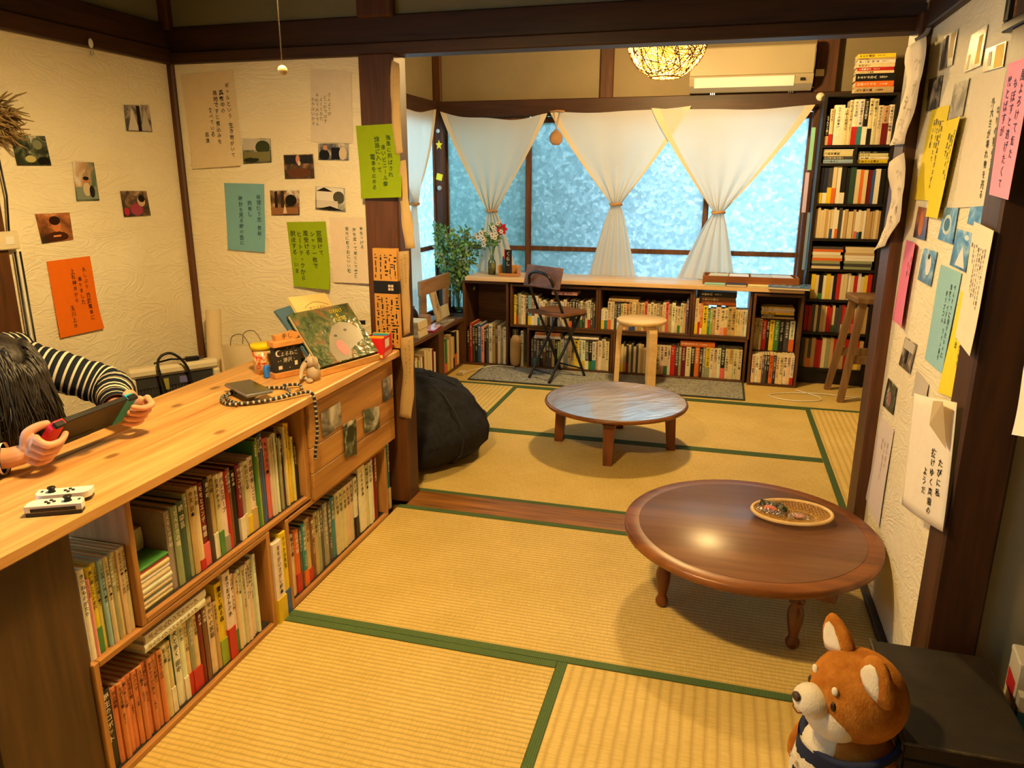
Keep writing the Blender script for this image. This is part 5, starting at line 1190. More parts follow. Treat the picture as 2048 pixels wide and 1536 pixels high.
PP = [('print of a pale path and gravel on the wooden panel', [(640, 827), (678, 803), (682, 848), (644, 877)], 'grey'), ('dark green waterfall print on the wooden panel', [(685, 849), (710, 836), (712, 908), (688, 916)], 'forest'),
      ('pale misty print on the wooden panel', [(725, 820), (756, 812), (758, 855), (728, 867)], 'lake'), ('grey print at the pillar end of the wooden panel', [(764, 760), (783, 747), (783, 795), (766, 804)], 'street')]
for lb, q, kd in PP: print_(lb, 'panel', q, kd)
# framed picture in the upper corner
pf = thing('framed_picture', 'black framed picture high beside the post', 'picture frame', (1.757, -1.83, 1.598))
MB().box(-0.02, 0, -0.10, 0.085, 0.0, 0.02, b=0.003).build('frame_bar', BLACK, pf); MB().box(-0.02, 0, -0.10, 0.085, 0.13, 0.15, b=0.003).build('frame_bar', BLACK, pf)
MB().box(-0.02, 0, 0.065, 0.085, 0.02, 0.13, b=0.003).build('frame_bar', BLACK, pf); MB().box(-0.02, 0, -0.10, -0.08, 0.02, 0.13, b=0.003).build('frame_bar', BLACK, pf)
MB().box(-0.008, 0, -0.08, 0.065, 0.02, 0.13).build('picture', PH['wood'], pf)
# ------------------------------------------------------------------ curtains
CURT = cloth_mat('curtain_cotton', srgb(238, 230, 214), 0.55)
HEM = cloth_mat('curtain_hem', srgb(232, 216, 186), 0.3)
BEIGE = mat('tie_cord', srgb(176, 126, 72), srgb(196, 146, 90), 0.85)
def curtain(label, xa, xb, xt, zt, xb0, xb1, zb, ztopa=1.745, ztopb=1.745, sag=0.025, ax='x', plane=1.675, seed=0, split=0.0):
    c = thing('curtain', label, 'curtain', (xt, plane, zb) if ax == 'x' else (plane, xt, zb), 0, 'white tied curtains')
    nu, nv, nl = 72, 34, 30; rnd = random.Random(seed); ph = rnd.uniform(0, 6)
    tw = 0.030
    def pt(a, dz, off): return (a-xt, -off, dz-zb) if ax == 'x' else (off, a-xt, dz-zb)
    def up(u, v):
        z0 = ztopa*(1-u)+ztopb*u-sag*math.sin(PI*u)*(1+0.25*math.sin(9*u+ph)); e = v**1.12
        l0 = xa*(1-e)+(xt-tw)*e; r0 = xb*(1-e)+(xt+tw)*e
        a = l0*(1-u)+r0*u; z = z0*(1-v)+zt*v
        f = 4.5; amp = 0.0015+0.022*v**4
        edge = 0.012*(math.exp(-(u/0.06)**2)+math.exp(-((1-u)/0.06)**2))*(1-v)*v*4
        off = amp*math.sin(2*PI*f*u+ph+1.2*v)+0.004*math.sin(3.3*u+5*v+ph)+edge+0.014*v
        return pt(a, z, off)
    def dn(u, v):
        e = v**0.8; l0 = (xt-tw)*(1-e)+xb0*e; r0 = (xt+tw)*(1-e)+xb1*e; a = l0*(1-u)+r0*u; z = zt*(1-v)+zb*v
        off = 0.014+(0.020-0.006*v)*math.sin(2*PI*4.5*u+ph)*(0.5+0.5*v)
        if split and abs(u-split) < 0.5: z += 0.0
        return pt(a, z, off)
    m = MB().grid(up, nu, nv).grid(dn, nu, nl)
    o = m.build('cloth', CURT, c)
    for s_ in (0, 1):
        hm = MB(); hf = lambda u, v, s_=s_: tuple(Vector(up(0.055*u if s_ == 0 else 1-0.055*u, v))+(Vector((0, -0.003, 0)) if ax == 'x' else Vector((0.003, 0, 0))))
        hm.grid(hf, 2, nv).build('hem', HEM, c)
    ring = []
    for k in range(20):
        an = 2*PI*k/20; q = pt(xt+0.040*math.cos(an), zt+0.004*math.sin(2*an), 0.014+0.030*math.sin(an)); ring.append(q)
    MB().tube(ring, 0.008, 8, closed=True).build('tie_band', BEIGE, c)
    return c
curtain('white curtain tied above the flower vases', -0.80, -0.015, -0.415, 1.085, -0.52, -0.225, 0.648, 1.775, 1.75, 0.05, seed=1)
curtain('white curtain tied in front of the second window sash', 0.005, 0.955, 0.488, 1.143, 0.315, 0.645, 0.648, 1.76, 1.775, 0.02, plane=1.668, seed=2)
curtain('white curtain tied in front of the last window sash', 0.70, 1.715, 1.177, 1.098, 0.935, 1.315, 0.652, 1.765, 1.765, 0.02, plane=1.645, seed=3)
curtain('white curtain tied at the side window', 0.75, 1.66, 1.165, 1.143, 0.98, 1.29, 0.36, 1.755, 1.79, 0.03, 'y', -0.825, seed=4)
# round pendant hung where two curtains meet
pd = thing('hanging_pouch', 'round brown pendant dangling between two curtains', 'ornament', (0.062, 1.62, 1.59))
MB().lathe([(0, -0.055), (0.025, -0.052), (0.044, -0.030), (0.046, 0.0), (0.036, 0.024), (0.014, 0.042), (0.006, 0.052), (0, 0.053)], 20, sy=0.45).build('body', mat('pouch', srgb(150, 110, 74), srgb(176, 134, 92), 0.8), pd)
for dx in (-0.022, 0.022): MB().tube([(0, 0, 0.05), (dx*0.4, 0.01, 0.09), (dx, 0.03, 0.165)], 0.0022, 6).build('cord', BEIGE, pd)
MB().tube([(-0.05, 0.03, 0.168), (0.0, 0.024, 0.172), (0.05, 0.03, 0.168)], 0.005, 6).build('knot', BEIGE, pd)
# trinkets on the corner post
SG2 = 'trinkets stuck on the corner post'
def trinket(name, label, u, v, colr, fn):
    p = at(u, v, 'y', 1.688); o = fn().build(name, mat(name+'_c', colr, rough=0.35), loc=tuple(p)); tag(o, label, 'trinket', SG2)
disc = lambda r: MB().lathe([(0, -0.002), (r, -0.002), (r, 0.002), (r*0.8, 0.004), (0, 0.005)], 20, M=Matrix.Rotation(PI/2, 4, 'X'))
star = [(0.028*(1 if k % 2 == 0 else 0.45)*math.sin(k*PI/5), 0.036*(1 if k % 2 == 0 else 0.45)*math.cos(k*PI/5)) for k in range(10)]
trinket('blue_badge', 'pale blue round badge topmost on the corner post', 876, 262, srgb(190, 220, 232), lambda: disc(0.014))
trinket('yellow_star', 'yellow paper star on the corner post', 878, 290, srgb(240, 226, 40), lambda: MB().prism(star, -0.002, 0.002, M=Matrix.Rotation(PI/2, 4, 'X')))
trinket('yellow_tile', 'yellow rounded tile on the corner post', 879, 354, srgb(246, 238, 50), lambda: MB().box(-0.024, 0.024, -0.006, 0.0, -0.024, 0.024, b=0.006, M=Matrix.Rotation(0.25, 4, 'Y')))
trinket('glass_knob', 'clear glass bead lowest on the corner post', 880, 376, srgb(180, 190, 200), lambda: MB().ball((0, -0.008, 0), 0.018, 14, 8))

# ------------------------------------------------------------------ flowers and greenery
GLASS = None
def glass_mat():
    m, nt, b, out = new_mat('clear_glass'); nt.nodes.remove(b)
    t = N(nt, 'ShaderNodeBsdfTransparent', i_Color=(0.93, 0.97, 0.95, 1)); g = N(nt, 'ShaderNodeBsdfGlossy', i_Roughness=0.05); fr = N(nt, 'ShaderNodeFresnel', i_IOR=1.45); mx = N(nt, 'ShaderNodeMixShader')
    L(nt, fr.outputs[0], mx.inputs[0]); L(nt, t.outputs[0], mx.inputs[1]); L(nt, g.outputs[0], mx.inputs[2]); L(nt, mx.outputs[0], out.inputs[0]); return m
GLASS = glass_mat()
STEMG = mat('stem_green', srgb(86, 120, 58), srgb(120, 150, 80), 0.6)
def leaf_mb(mb, c, d, n, ln, wd):
    d = Vector(d).normalized(); n = Vector(n); s = d.cross(n); s = s.normalized() if s.length > 1e-4 else d.orthogonal().normalized(); n = s.cross(d)
    c = Vector(c); V = [c, c+d*ln*0.4+s*wd*0.5+n*wd*0.12, c+d*ln*0.4-s*wd*0.5+n*wd*0.12, c+d*ln*0.75+s*wd*0.32, c+d*ln*0.75-s*wd*0.32, c+d*ln-n*wd*0.2, c+d*ln*0.4, c+d*ln*0.75]
    mb.add(V, [(0, 1, 6), (0, 6, 2), (1, 3, 7, 6), (6, 7, 4, 2), (3, 5, 7), (7, 5, 4)], smooth=True)
def greenery():
    t = thing('leafy_bouquet', 'big airy bouquet of green leaves in a glass vase by the corner', 'plant', (-0.645, 1.57, 0.3515)); rnd = random.Random(8)
    MB().lathe([(0.0, 0.0), (0.045, 0.0), (0.052, 0.02), (0.046, 0.14), (0.036, 0.21), (0.040, 0.24)], 24).build('vase', GLASS, t)
    stems = []
    for i in range(17):
        a = rnd.uniform(0, 2*PI); sp = rnd.uniform(0.05, 0.20); h = rnd.uniform(0.42, 0.66)
        tip = Vector((sp*math.cos(a)*1.05, sp*math.sin(a)*0.30-0.03, h))
        if i < 2: tip = Vector((-0.19, -0.05, 0.60-0.1*i)); 
        tip.x = max(-0.165, min(0.17, tip.x))
        path = bez([(rnd.uniform(-0.02, 0.02), rnd.uniform(-0.02, 0.02), 0.01), (tip.x*0.3, tip.y*0.3, h*0.5), tip], 8); stems.append(path)
        MB().tube(path, 0.0022, 5).build('stem', STEMG, t)
    lm = [mat('leaf_a', srgb(104, 150, 66), srgb(150, 186, 90), 0.55), mat('leaf_b', srgb(70, 116, 58), srgb(104, 146, 80), 0.55), mat('leaf_c', srgb(120, 150, 130), srgb(156, 180, 160), 0.6)]
    for k in range(3):
        mb = MB()
        for si, path in enumerate(stems):
            for j in range(34 if si > 1 else 18):
                q = path[int(rnd.uniform(0.42, 1.0)*(len(path)-1))]; d = Vector((rnd.gauss(0, 1), rnd.gauss(0, 0.5), rnd.gauss(0.1, 0.8)))
                c = Vector(q)+Vector((rnd.gauss(0, 0.030), rnd.gauss(0, 0.02), rnd.gauss(0, 0.025)))
                if c.x < -0.15: c.x = -0.15
                leaf_mb(mb, c, d, (rnd.gauss(0, 1), -1, rnd.gauss(0, 1)), rnd.uniform(0.022, 0.042), rnd.uniform(0.015, 0.026))
        mb.build('foliage', lm[k], t)
greenery()
def flowers():
    t = thing('flower_bottle', 'glass bottle of small white blossoms and one red flower on the desk', 'vase', (-0.372, 1.52, 0.645)); rnd = random.Random(4)
    MB().lathe([(0.0, 0.0), (0.026, 0.0), (0.028, 0.006), (0.028, 0.085), (0.022, 0.100), (0.013, 0.110), (0.013, 0.130), (0.015, 0.134)], 24).build('bottle', GLASS, t)
    MB().lathe([(0.0, 0.004), (0.0245, 0.004), (0.0245, 0.082), (0.0, 0.083)], 20).build('contents', mat('olive_water', srgb(118, 112, 52), srgb(150, 140, 74), 0.4, scale=60), t)
    tips = []
    for i in range(9):
        tip = Vector((rnd.uniform(-0.095, 0.075), rnd.uniform(-0.03, 0.03), rnd.uniform(0.26, 0.37))); tips.append(tip)
        MB().tube(bez([(0, 0, 0.06), (tip.x*0.2, tip.y*0.2, 0.17), tip], 6), 0.0018, 5).build('stem', STEMG, t)
    tips.append(Vector((0.085, -0.02, 0.325))); MB().tube(bez([(0, 0, 0.06), (0.02, 0, 0.18), tips[-1]], 6), 0.002, 5).build('stem', STEMG, t)
    mb = MB()
    for i in range(130):
        q = rnd.choice(tips); c = Vector((0, 0, 0.17)).lerp(q, rnd.uniform(0.25, 1.0))+Vector((rnd.gauss(0, 0.014), rnd.gauss(0, 0.014), rnd.gauss(0, 0.012)))
        leaf_mb(mb, c, (rnd.gauss(0, 1), rnd.gauss(0, 0.6), rnd.gauss(0.2, 0.7)), (0.2, -1, 0.3), rnd.uniform(0.016, 0.040), rnd.uniform(0.010, 0.018))
    mb.build('foliage', MATS['leaf_b'], t)
    WP = mat('white_petal', srgb(238, 228, 206), rough=0.6); YC = mat('flower_eye', srgb(120, 84, 40), rough=0.7); RPm = mat('red_petal', srgb(170, 20, 44), srgb(196, 34, 58), 0.5)
    def bloom(c, r, m, n=6, nm='blossom'):
        b = MB()
        for k in range(n):
            a = 2*PI*k/n; d = Vector((math.cos(a), -0.25, math.sin(a))); leaf_mb(b, c, d, (0, -1, 0), r, r*0.75)
        o = b.build(nm, m, t); MB().ball(Vector(c)+Vector((0, -0.003, 0)), r*0.28, 8, 5).build('flower_eye', YC, o)
    for i in range(22):
        q = rnd.choice(tips[:-1]); bloom(q+Vector((rnd.gauss(0, 0.022), -0.02, rnd.gauss(-0.03, 0.025))), rnd.uniform(0.014, 0.021), WP)
    bloom(tips[-1]+Vector((0, -0.012, 0)), 0.045, RPm, 7, 'red_bloom')
flowers()

# ------------------------------------------------------------------ things on the window desk
cs = thing('card_stand', 'wooden block stand with a tall black card on the desk', 'stand', (-0.225, 1.46, 0.645))
KW = wood('block_wood', srgb(164, 104, 52), srgb(204, 148, 86), 'x', 8, 50, 0.5)
MB().box(-0.075, 0.075, -0.035, 0.04, 0, 0.020, b=0.002).build('base', KW, cs); MB().box(-0.075, 0.075, 0.03, 0.04, 0.020, 0.075, b=0.002).build('back_board', KW, cs); MB().box(-0.075, -0.065, -0.035, 0.03, 0.020, 0.075, b=0.002).build('side_board', KW, cs); MB().box(0.065, 0.075, -0.035, 0.03, 0.020, 0.075, b=0.002).build('side_board', KW, cs)
bc = MB().box(-0.024, 0.024, -0.008, 0.0, 0, 0.165).build('black_card', mat('card_black', srgb(30, 22, 24), rough=0.5), loc=(-0.228, 1.452, 0.6655)); tag(bc, 'tall black card with pale brush marks in the wooden stand', 'card')
V, F = vtext(['くらし'], 0.034, jit=0.1); letters('brush_lettering', V, F, lambda x, y: (x, -0.0086, 0.155+y), INK, bc, col=srgb(214, 190, 150))
MB().box(-0.03, -0.0245, -0.009, 0.0, 0.10, 0.168).build('red_edge', mat('card_red', srgb(200, 50, 60), rough=0.5), bc)
tl = MB().box(-0.016, 0.016, -0.002, 0.002, 0, 0.115).build('teal_card', mat('card_teal', srgb(24, 116, 140), rough=0.5), loc=(-0.262, 1.472, 0.6655)); tag(tl, 'teal card behind the black card in the stand', 'card')
wt = thing('display_tray', 'shallow wooden tray of leaflets at the tower end of the desk', 'tray', (1.41, 1.530, 0.645))
TRW = wood('tray_wood', srgb(110, 58, 26), srgb(150, 88, 44), 'x', 8, 50, 0.45)
MB().box(-0.30, 0.30, -0.10, 0.10, 0, 0.008).build('base', TRW, wt); MB().box(-0.30, 0.30, -0.10, -0.088, 0.008, 0.055, b=0.002).build('front_board', TRW, wt); MB().box(-0.30, 0.30, 0.088, 0.10, 0.008, 0.055, b=0.002).build('back_board', TRW, wt)
for s in (-1, 1): MB().box(*((-0.30, -0.288) if s < 0 else (0.288, 0.30)), -0.088, 0.088, 0.008, 0.055, b=0.002).build('side_board', TRW, wt)
for i, (x, cn, lb) in enumerate([(-0.20, srgb(206, 214, 206), 'grey leaflet first in the wooden tray from the curtain'), (-0.07, srgb(232, 236, 236), 'white leaflet second in the wooden tray from the curtain'), (0.07, srgb(196, 214, 220), 'pale blue leaflet third in the wooden tray from the curtain'), (0.20, srgb(226, 234, 236), 'white leaflet nearest the tower in the wooden tray')]):
    o = MB().box(-0.062, 0.062, -0.078, 0.078, 0, 0.045, b=0.002).build('leaflet', PAPER, loc=(1.41+x, 1.530, 0.6535), col=cn); tag(o, lb, 'leaflet', 'leaflets in the desk tray'); o.rotation_euler.z = (i-1.5)*0.05
def booklet(label, x, y, w, d, h, colr, rz=0.0, tilt=0.0, z=0.6445):
    t = thing('booklet', label, 'booklet', (x, y, z), rz, 'booklets on the desk edge')
    c = MB().box(-w/2, w/2, -d/2, d/2, h, h+0.002).build('front_cover', PAPER, t, col=colr); MB().box(-w/2, w/2, -d/2, d/2, 0, 0.001).build('back_cover', PAPER, t, col=colr); MB().box(-w/2+0.002, w/2-0.002, -d/2+0.003, d/2-0.003, 0.001, h).build('page_block', PAGES, t)
    t.rotation_euler.x = tilt; return t
booklet('pale green booklet first along the desk front edge', 1.19, 1.42, 0.13, 0.15, 0.010, srgb(150, 206, 190))
booklet('navy booklet second along the desk front edge', 1.325, 1.42, 0.125, 0.15, 0.014, srgb(66, 72, 100))
booklet('cream yellow booklet third along the desk front edge', 1.465, 1.42, 0.135, 0.15, 0.008, srgb(236, 222, 150))
mg = booklet('large blue magazine overhanging the desk corner', 1.65, 1.395, 0.25, 0.21, 0.012, srgb(96, 118, 160), -0.1)
MB().box(-0.10, 0.11, -0.08, 0.08, 0.0142, 0.0146).build('cover_print', PH['sea'], mg)
# tan bolster in the gap under the desk
bl = thing('rolled_bolster', 'upright tan fabric roll standing in the gap under the desk', 'bolster', (-0.155, 1.375, 0.0))
MB().lathe([(0, 0.012), (0.018, 0.010), (0.034, 0.03), (0.038, 0.08), (0.038, 0.17), (0.034, 0.21), (0.018, 0.235), (0, 0.238)], 20).build('roll', mat('tan_fabric', srgb(176, 140, 90), srgb(200, 166, 116), 0.8), bl)
MB().lathe([(0, 0), (0.03, 0.0), (0.03, 0.012), (0, 0.012)], 16).build('foot', mat('dark_foot', srgb(70, 48, 30)), bl)
# white cable looped on the mats and a plug
tag(MB().tube(bez([(1.74, 1.28, 0.006), (1.86, 1.16, 0.005), (1.86, 1.07, 0.005), (1.72, 1.02, 0.005), (1.60, 1.06, 0.005), (1.58, 1.13, 0.005), (1.70, 1.20, 0.005), (1.90, 1.22, 0.009), (2.05, 1.20, 0.005), (2.3, 1.20, 0.005)], 10), 0.0035, 6).build('power_cable', WHITEPL), 'thin white cable looped on the mats near the high stool', 'cable')
tag(MB().tube(bez([(-0.44, 1.10, 0.012), (-0.40, 1.22, 0.006), (-0.30, 1.33, 0.014), (-0.15, 1.335, 0.014)], 8), 0.003, 6).build('thin_cable', WHITEPL), 'white cord running along the rug to the tap block', 'cable')
tp = thing('power_tap', 'small cream power tap block on the mat by the low bookcase', 'power tap', (-0.455, 1.075, 0.0025)); MB().box(-0.022, 0.022, -0.03, 0.03, 0, 0.024, b=0.003).build('body', CREAMPL, tp)
for k in (-1, 1): MB().box(k*0.008-0.002, k*0.008+0.002, -0.0308, -0.0300, 0.008, 0.017).build('slot', BLACK, tp)

# ------------------------------------------------------------------ things on the low bookcase
ez = thing('wooden_rack', 'wooden display rack standing on the low bookcase', 'rack', (-0.70, 1.22, 0.3505))
RK = wood('rack_wood', srgb(134, 98, 66), srgb(176, 136, 98), 'y', 8, 50, 0.5)
MB().box(-0.012, 0.012, -0.28, 0.28, 0.20, 0.30, b=0.003).build('top_rail', RK, ez); MB().box(-0.012, 0.012, -0.27, -0.18, 0.0, 0.20, b=0.003).build('upright', RK, ez); MB().box(-0.012, 0.012, 0.18, 0.25, 0.0, 0.20, b=0.003).build('upright', RK, ez)
MB().box(0.012, 0.03, -0.20, 0.2, 0.0, 0.012, b=0.002).build('ledge', RK, ez)
fb = thing('display_book', 'cream covered book leaning on the wooden rack', 'book', (-0.655, 1.17, 0.3505), 0.1)
M = Matrix.Rotation(math.radians(-14), 4, 'Y')
MB().box(0, 0.014, -0.065, 0.065, 0, 0.205, M=M).build('cover', PAPER, fb, col=srgb(214, 190, 150))
V, F = vtext(['そしてぼくらは', '東京の本屋さんと', '町の散歩'], 0.020, jit=0.05, starts=[0, 0.4, 2]); letters('title_lettering', V, F, lambda x, y: tuple(M @ Vector((0.0148, 0.05+x-0.006, 0.19+y))), INK, fb, col=INK_B)
dc = MB().box(-0.003, 0.003, -0.07, 0.07, 0, 0.085, M=Matrix.Rotation(-0.2, 4, 'Y')).build('cream_card', PAPER, loc=(-0.665, 1.345, 0.351), col=srgb(222, 212, 190)); tag(dc, 'cream card leaning behind the displayed book', 'card')
dk2 = thing('black_pouch', 'black pouch on the low bookcase behind the curtain end', 'pouch', (-0.72, 0.83, 0.3505)); MB().ball((0, 0, 0.075), (0.05, 0.06, 0.075), 16, 10).build('body', BLACK, dk2); MB().tube([(-0.03, 0, 0.148), (0, 0, 0.160), (0.03, 0, 0.148)], 0.004, 6).build('flap_edge', BLACK, dk2)
wb = thing('wood_block', 'square wooden block beside the paperback stack', 'block', (-0.665, 0.90, 0.3505)); MB().box(-0.04, 0.04, -0.05, 0.05, 0, 0.085, b=0.004).build('body', RK, wb)
for i in range(6):
    o = MB().box(0, 0.105, 0, 0.15, 0, 0.0165, b=0.001).build('paperback', PAGES, loc=(-0.66+RB.uniform(-0.006, 0.006), 0.56+RB.uniform(-0.006, 0.006), 0.3505+i*0.0172)); tag(o, 'cream paperback lying %s from the bottom on the low bookcase' % ORD(i+1), 'book', 'paperbacks on the low bookcase')
mz = thing('pink_magazine', 'pink patterned magazine lying on the low bookcase', 'magazine', (-0.60, 0.86, 0.3505), 0.12)
MB().box(-0.05, 0.055, -0.10, 0.10, 0, 0.012).build('pages', mat('mag_pages', srgb(170, 40, 60), rough=0.6), mz); MB().box(-0.05, 0.055, -0.10, 0.10, 0.012, 0.0135).build('cover', photo('print_pink', [(0.3, srgb(190, 60, 110)), (0.5, srgb(230, 150, 180)), (0.62, srgb(240, 236, 236)), (0.75, srgb(90, 80, 130))], 40, 0.6), mz)
m2 = thing('grey_magazine', 'grey magazine lying under the displayed book', 'magazine', (-0.605, 1.115, 0.3505), 0.05); MB().box(-0.04, 0.05, -0.12, 0.12, 0, 0.006).build('pages', PAGES, m2); MB().box(-0.04, 0.05, -0.12, 0.12, 0.006, 0.0072).build('cover', PH['street'], m2)

# ------------------------------------------------------------------ things on the counter
ZC = 0.6655
ph_ = thing('smartphone', 'grey smartphone lying on its coiled strap on the counter', 'phone', (-0.145, -1.755, ZC+0.017), math.radians(-33)); ph_.scale = (1.12, 1.15, 1.2)
MB().box(-0.075, 0.075, -0.037, 0.037, 0, 0.009, b=0.003).build('body', mat('phone_metal', srgb(150, 152, 156), rough=0.3, metal=0.7), ph_); MB().box(-0.0715, 0.0715, -0.0335, 0.0335, 0.0085, 0.0095).build('screen', mat('phone_screen', srgb(44, 40, 34), rough=0.12, spec=0.6), ph_)
MB().box(-0.02, 0.005, -0.0375, -0.0365, 0.003, 0.006).build('side_key', BLACK, ph_)
def cord_mat():
    m, nt, b, out = new_mat('braided_cord'); b.inputs['Roughness'].default_value = 0.7
    a = N(nt, 'ShaderNodeAttribute', attribute_name='s'); w = N(nt, 'ShaderNodeMath', operation='PINGPONG', i_1=0.008); L(nt, a.outputs['Fac'], w.inputs[0])
    L(nt, ramp(nt, w.outputs[0], [(0.0, srgb(210, 200, 180)), (0.0012, srgb(190, 180, 160)), (0.0016, srgb(20, 20, 22))]), b.inputs['Base Color']); return m
CORD = cord_mat()
cpath = [(-0.215, -1.74, ZC+0.006), (-0.18, -1.815, ZC+0.006), (-0.11, -1.85, ZC+0.006), (-0.05, -1.80, ZC+0.006), (-0.03, -1.72, ZC+0.006), (-0.075, -1.67, ZC+0.006), (-0.15, -1.70, ZC+0.006), (-0.20, -1.80, ZC+0.007), (-0.13, -1.87, ZC+0.007), (-0.03, -1.80, ZC+0.010), (0.02, -1.715, ZC+0.012), (0.040, -1.70, ZC+0.004), (0.0445, -1.697, ZC-0.03), (0.045, -1.696, 0.55), (0.034, -1.694, 0.49), (0.028, -1.692, 0.452)]
tag(MB().tube(bez(cpath, 44), 0.0048, 8).build('strap_cord', CORD, att='s'), 'black braided strap cord hanging over the counter edge', 'cord')
tag(MB().tube(bez([(-0.085, -1.668, ZC+0.013), (-0.045, -1.64, ZC+0.012), (-0.02, -1.66, ZC+0.006)], 40), 0.0048, 8).build('cord_end', CORD, att='s'), 'short loose end of the braided strap', 'cord')
# elephant figurine
el = thing('elephant_figurine', 'small grey elephant figurine sitting at the counter edge', 'figurine', (-0.045, -1.545, ZC), math.radians(-40)); el.scale = (1.25, 1.25, 1.25)
EG = mat('elephant_grey', srgb(170, 150, 124), srgb(196, 176, 148), 0.6)
eb = MB(); eb.ball((0, 0, 0.022), (0.020, 0.018, 0.022)); eb.ball((0, -0.006, 0.052), (0.016, 0.015, 0.015)); eb.ball((0.014, -0.016, 0.006), (0.012, 0.009, 0.006)); eb.ball((-0.014, -0.016, 0.006), (0.012, 0.009, 0.006)); eb.build('body', EG, el)
MB().tube(bez([(0, -0.018, 0.050), (0.004, -0.030, 0.036), (0.010, -0.036, 0.020), (0.020, -0.042, 0.014)], 6), [0.0085-0.0003*i for i in range(19)], 10).build('trunk', EG, el)
for s in (-1, 1): MB().ball((s*0.019, 0.0, 0.056), (0.011, 0.004, 0.013), 12, 8, M=Matrix.Rotation(s*0.4, 4, 'Z')).build('ear', EG, el); MB().ball((s*0.008, -0.0195, 0.056), 0.0022, 8, 6).build('eye', BLACK, el)
# framed black sign with wooden top and foot
fs_ = thing('cafe_sign', 'small black sign with white drawing between wooden blocks', 'sign', (-0.165, -1.51, ZC), math.radians(64))
FW = wood('sign_wood', srgb(190, 122, 58), srgb(226, 164, 94), 'y', 9, 60, 0.45)
MB().box(-0.055, 0.055, -0.022, 0.022, 0, 0.018, b=0.002).build('foot_block', FW, fs_); MB().box(-0.050, 0.050, -0.012, 0.010, 0.018, 0.105, b=0.001).build('board', mat('sign_black', srgb(38, 36, 32), srgb(46, 44, 40), 0.6), fs_); MB().box(-0.055, 0.055, -0.024, 0.020, 0.105, 0.124, b=0.002).build('top_block', FW, fs_)
sb = MB()
mo = [(0.011*math.cos(a), 0.011*math.sin(a)) for a in np.linspace(0.6, 5.2, 14)]+[(0.0035+0.0085*math.cos(a), 0.0085*math.sin(a)) for a in np.linspace(4.9, 0.9, 12)]
sb.add([(-0.034+x, -0.0126, 0.083+y) for x, y in mo], [tuple(range(len(mo)))])
for (x, z, w, h) in ((-0.030, 0.034, 0.014, 0.012), (0.030, 0.042, 0.011, 0.015)): sb.add([(x-w/2, -0.0126, z-h/2), (x+w/2, -0.0126, z-h/2), (x+w/2, -0.0126, z+h/2), (x-w/2, -0.0126, z+h/2)], [(0, 1, 2, 3)])
for (x, z) in ((0.0, 0.096), (0.018, 0.094), (0.026, 0.097), (-0.036, 0.056), (0.005, 0.030)): sb.add([(x-0.002, -0.0126, z), (x, -0.0126, z-0.002), (x+0.002, -0.0126, z), (x, -0.0126, z+0.002)], [(0, 1, 2, 3)])
sb.build('print_marks', mat('sign_white', srgb(232, 222, 200), rough=0.7), fs_)
V, F = htext('よるねこ', 0.017); letters('sign_lettering', V, F, lambda x, y: (x+0.006, -0.0126, 0.077+y), INK, fs_, col=srgb(232, 222, 200))
V, F = htext('・港沢・', 0.017); letters('sign_lettering', V, F, lambda x, y: (x-0.002, -0.0126, 0.056+y), INK, fs_, col=srgb(232, 222, 200))
wbk = thing('carved_block', 'rounded wooden stamp block lying on top of the black sign', 'block', (-0.165, -1.505, ZC+0.1245), math.radians(58))
MB().prism([(-0.040, 0), (0.030, 0), (0.040, 0.004), (0.043, 0.013), (0.036, 0.022), (0.024, 0.025), (0.012, 0.020), (-0.040, 0.016)], -0.014, 0.014, M=Matrix.Rotation(PI/2, 4, 'X')).build('body', FW, wbk)
V, F = htext('手し', 0.020); letters('burnt_lettering', V, F, lambda x, y: (x, -0.0146, 0.011+y), INK, wbk, col=srgb(40, 22, 12))
# pen cup
pu = thing('treat_tub', 'clear snack tub with yellow lid behind the black sign', 'tub', (-0.262, -1.50, ZC))
MB().lathe([(0, 0), (0.028, 0), (0.034, 0.085), (0, 0.085)], 24).build('body', photo('tub_print', [(0.3, srgb(190, 60, 30)), (0.45, srgb(220, 170, 90)), (0.6, srgb(236, 214, 160)), (0.75, srgb(210, 90, 40))], 60, 0.5), pu); MB().lathe([(0, 0.085), (0.037, 0.085), (0.037, 0.100), (0.034, 0.103), (0, 0.103)], 24).build('lid', mat('yellow_lid', srgb(240, 216, 20), rough=0.4), pu)
V, F = htext('PO', 0.030); W2 = lambda zc: (lambda x, y: ((0.0325)*math.sin(0.5+x/0.0325), -(0.0325)*math.cos(0.5+x/0.0325), zc+y)); letters('tub_lettering', V, F, W2(0.058), INK, pu, col=srgb(200, 30, 20))
V, F = htext('ST', 0.030); letters('tub_lettering', V, F, W2(0.030), INK, pu, col=srgb(200, 30, 20))
bcup = MB().box(-0.008, 0.008, -0.012, 0.012, 0, 0.042, b=0.004).build('blue_eraser', mat('blue_plastic', srgb(40, 110, 220), rough=0.4), loc=(-0.212, -1.555, ZC)); tag(bcup, 'bright blue plastic piece tucked behind the black sign', 'eraser')
bp_ = thing('blue_packet', 'blue and white packet standing behind the picture book', 'packet', (-0.19, -1.40, ZC), math.radians(70)); MB().box(-0.035, 0.035, -0.008, 0.008, 0, 0.03).build('lower_band', mat('packet_blue', srgb(30, 110, 160), rough=0.4), bp_); MB().box(-0.034, 0.034, -0.007, 0.007, 0.03, 0.085).build('upper_part', photo('packet_print', [(0.3, srgb(60, 140, 190)), (0.5, srgb(200, 220, 226)), (0.7, srgb(236, 236, 230))], 50, 0.5), bp_)
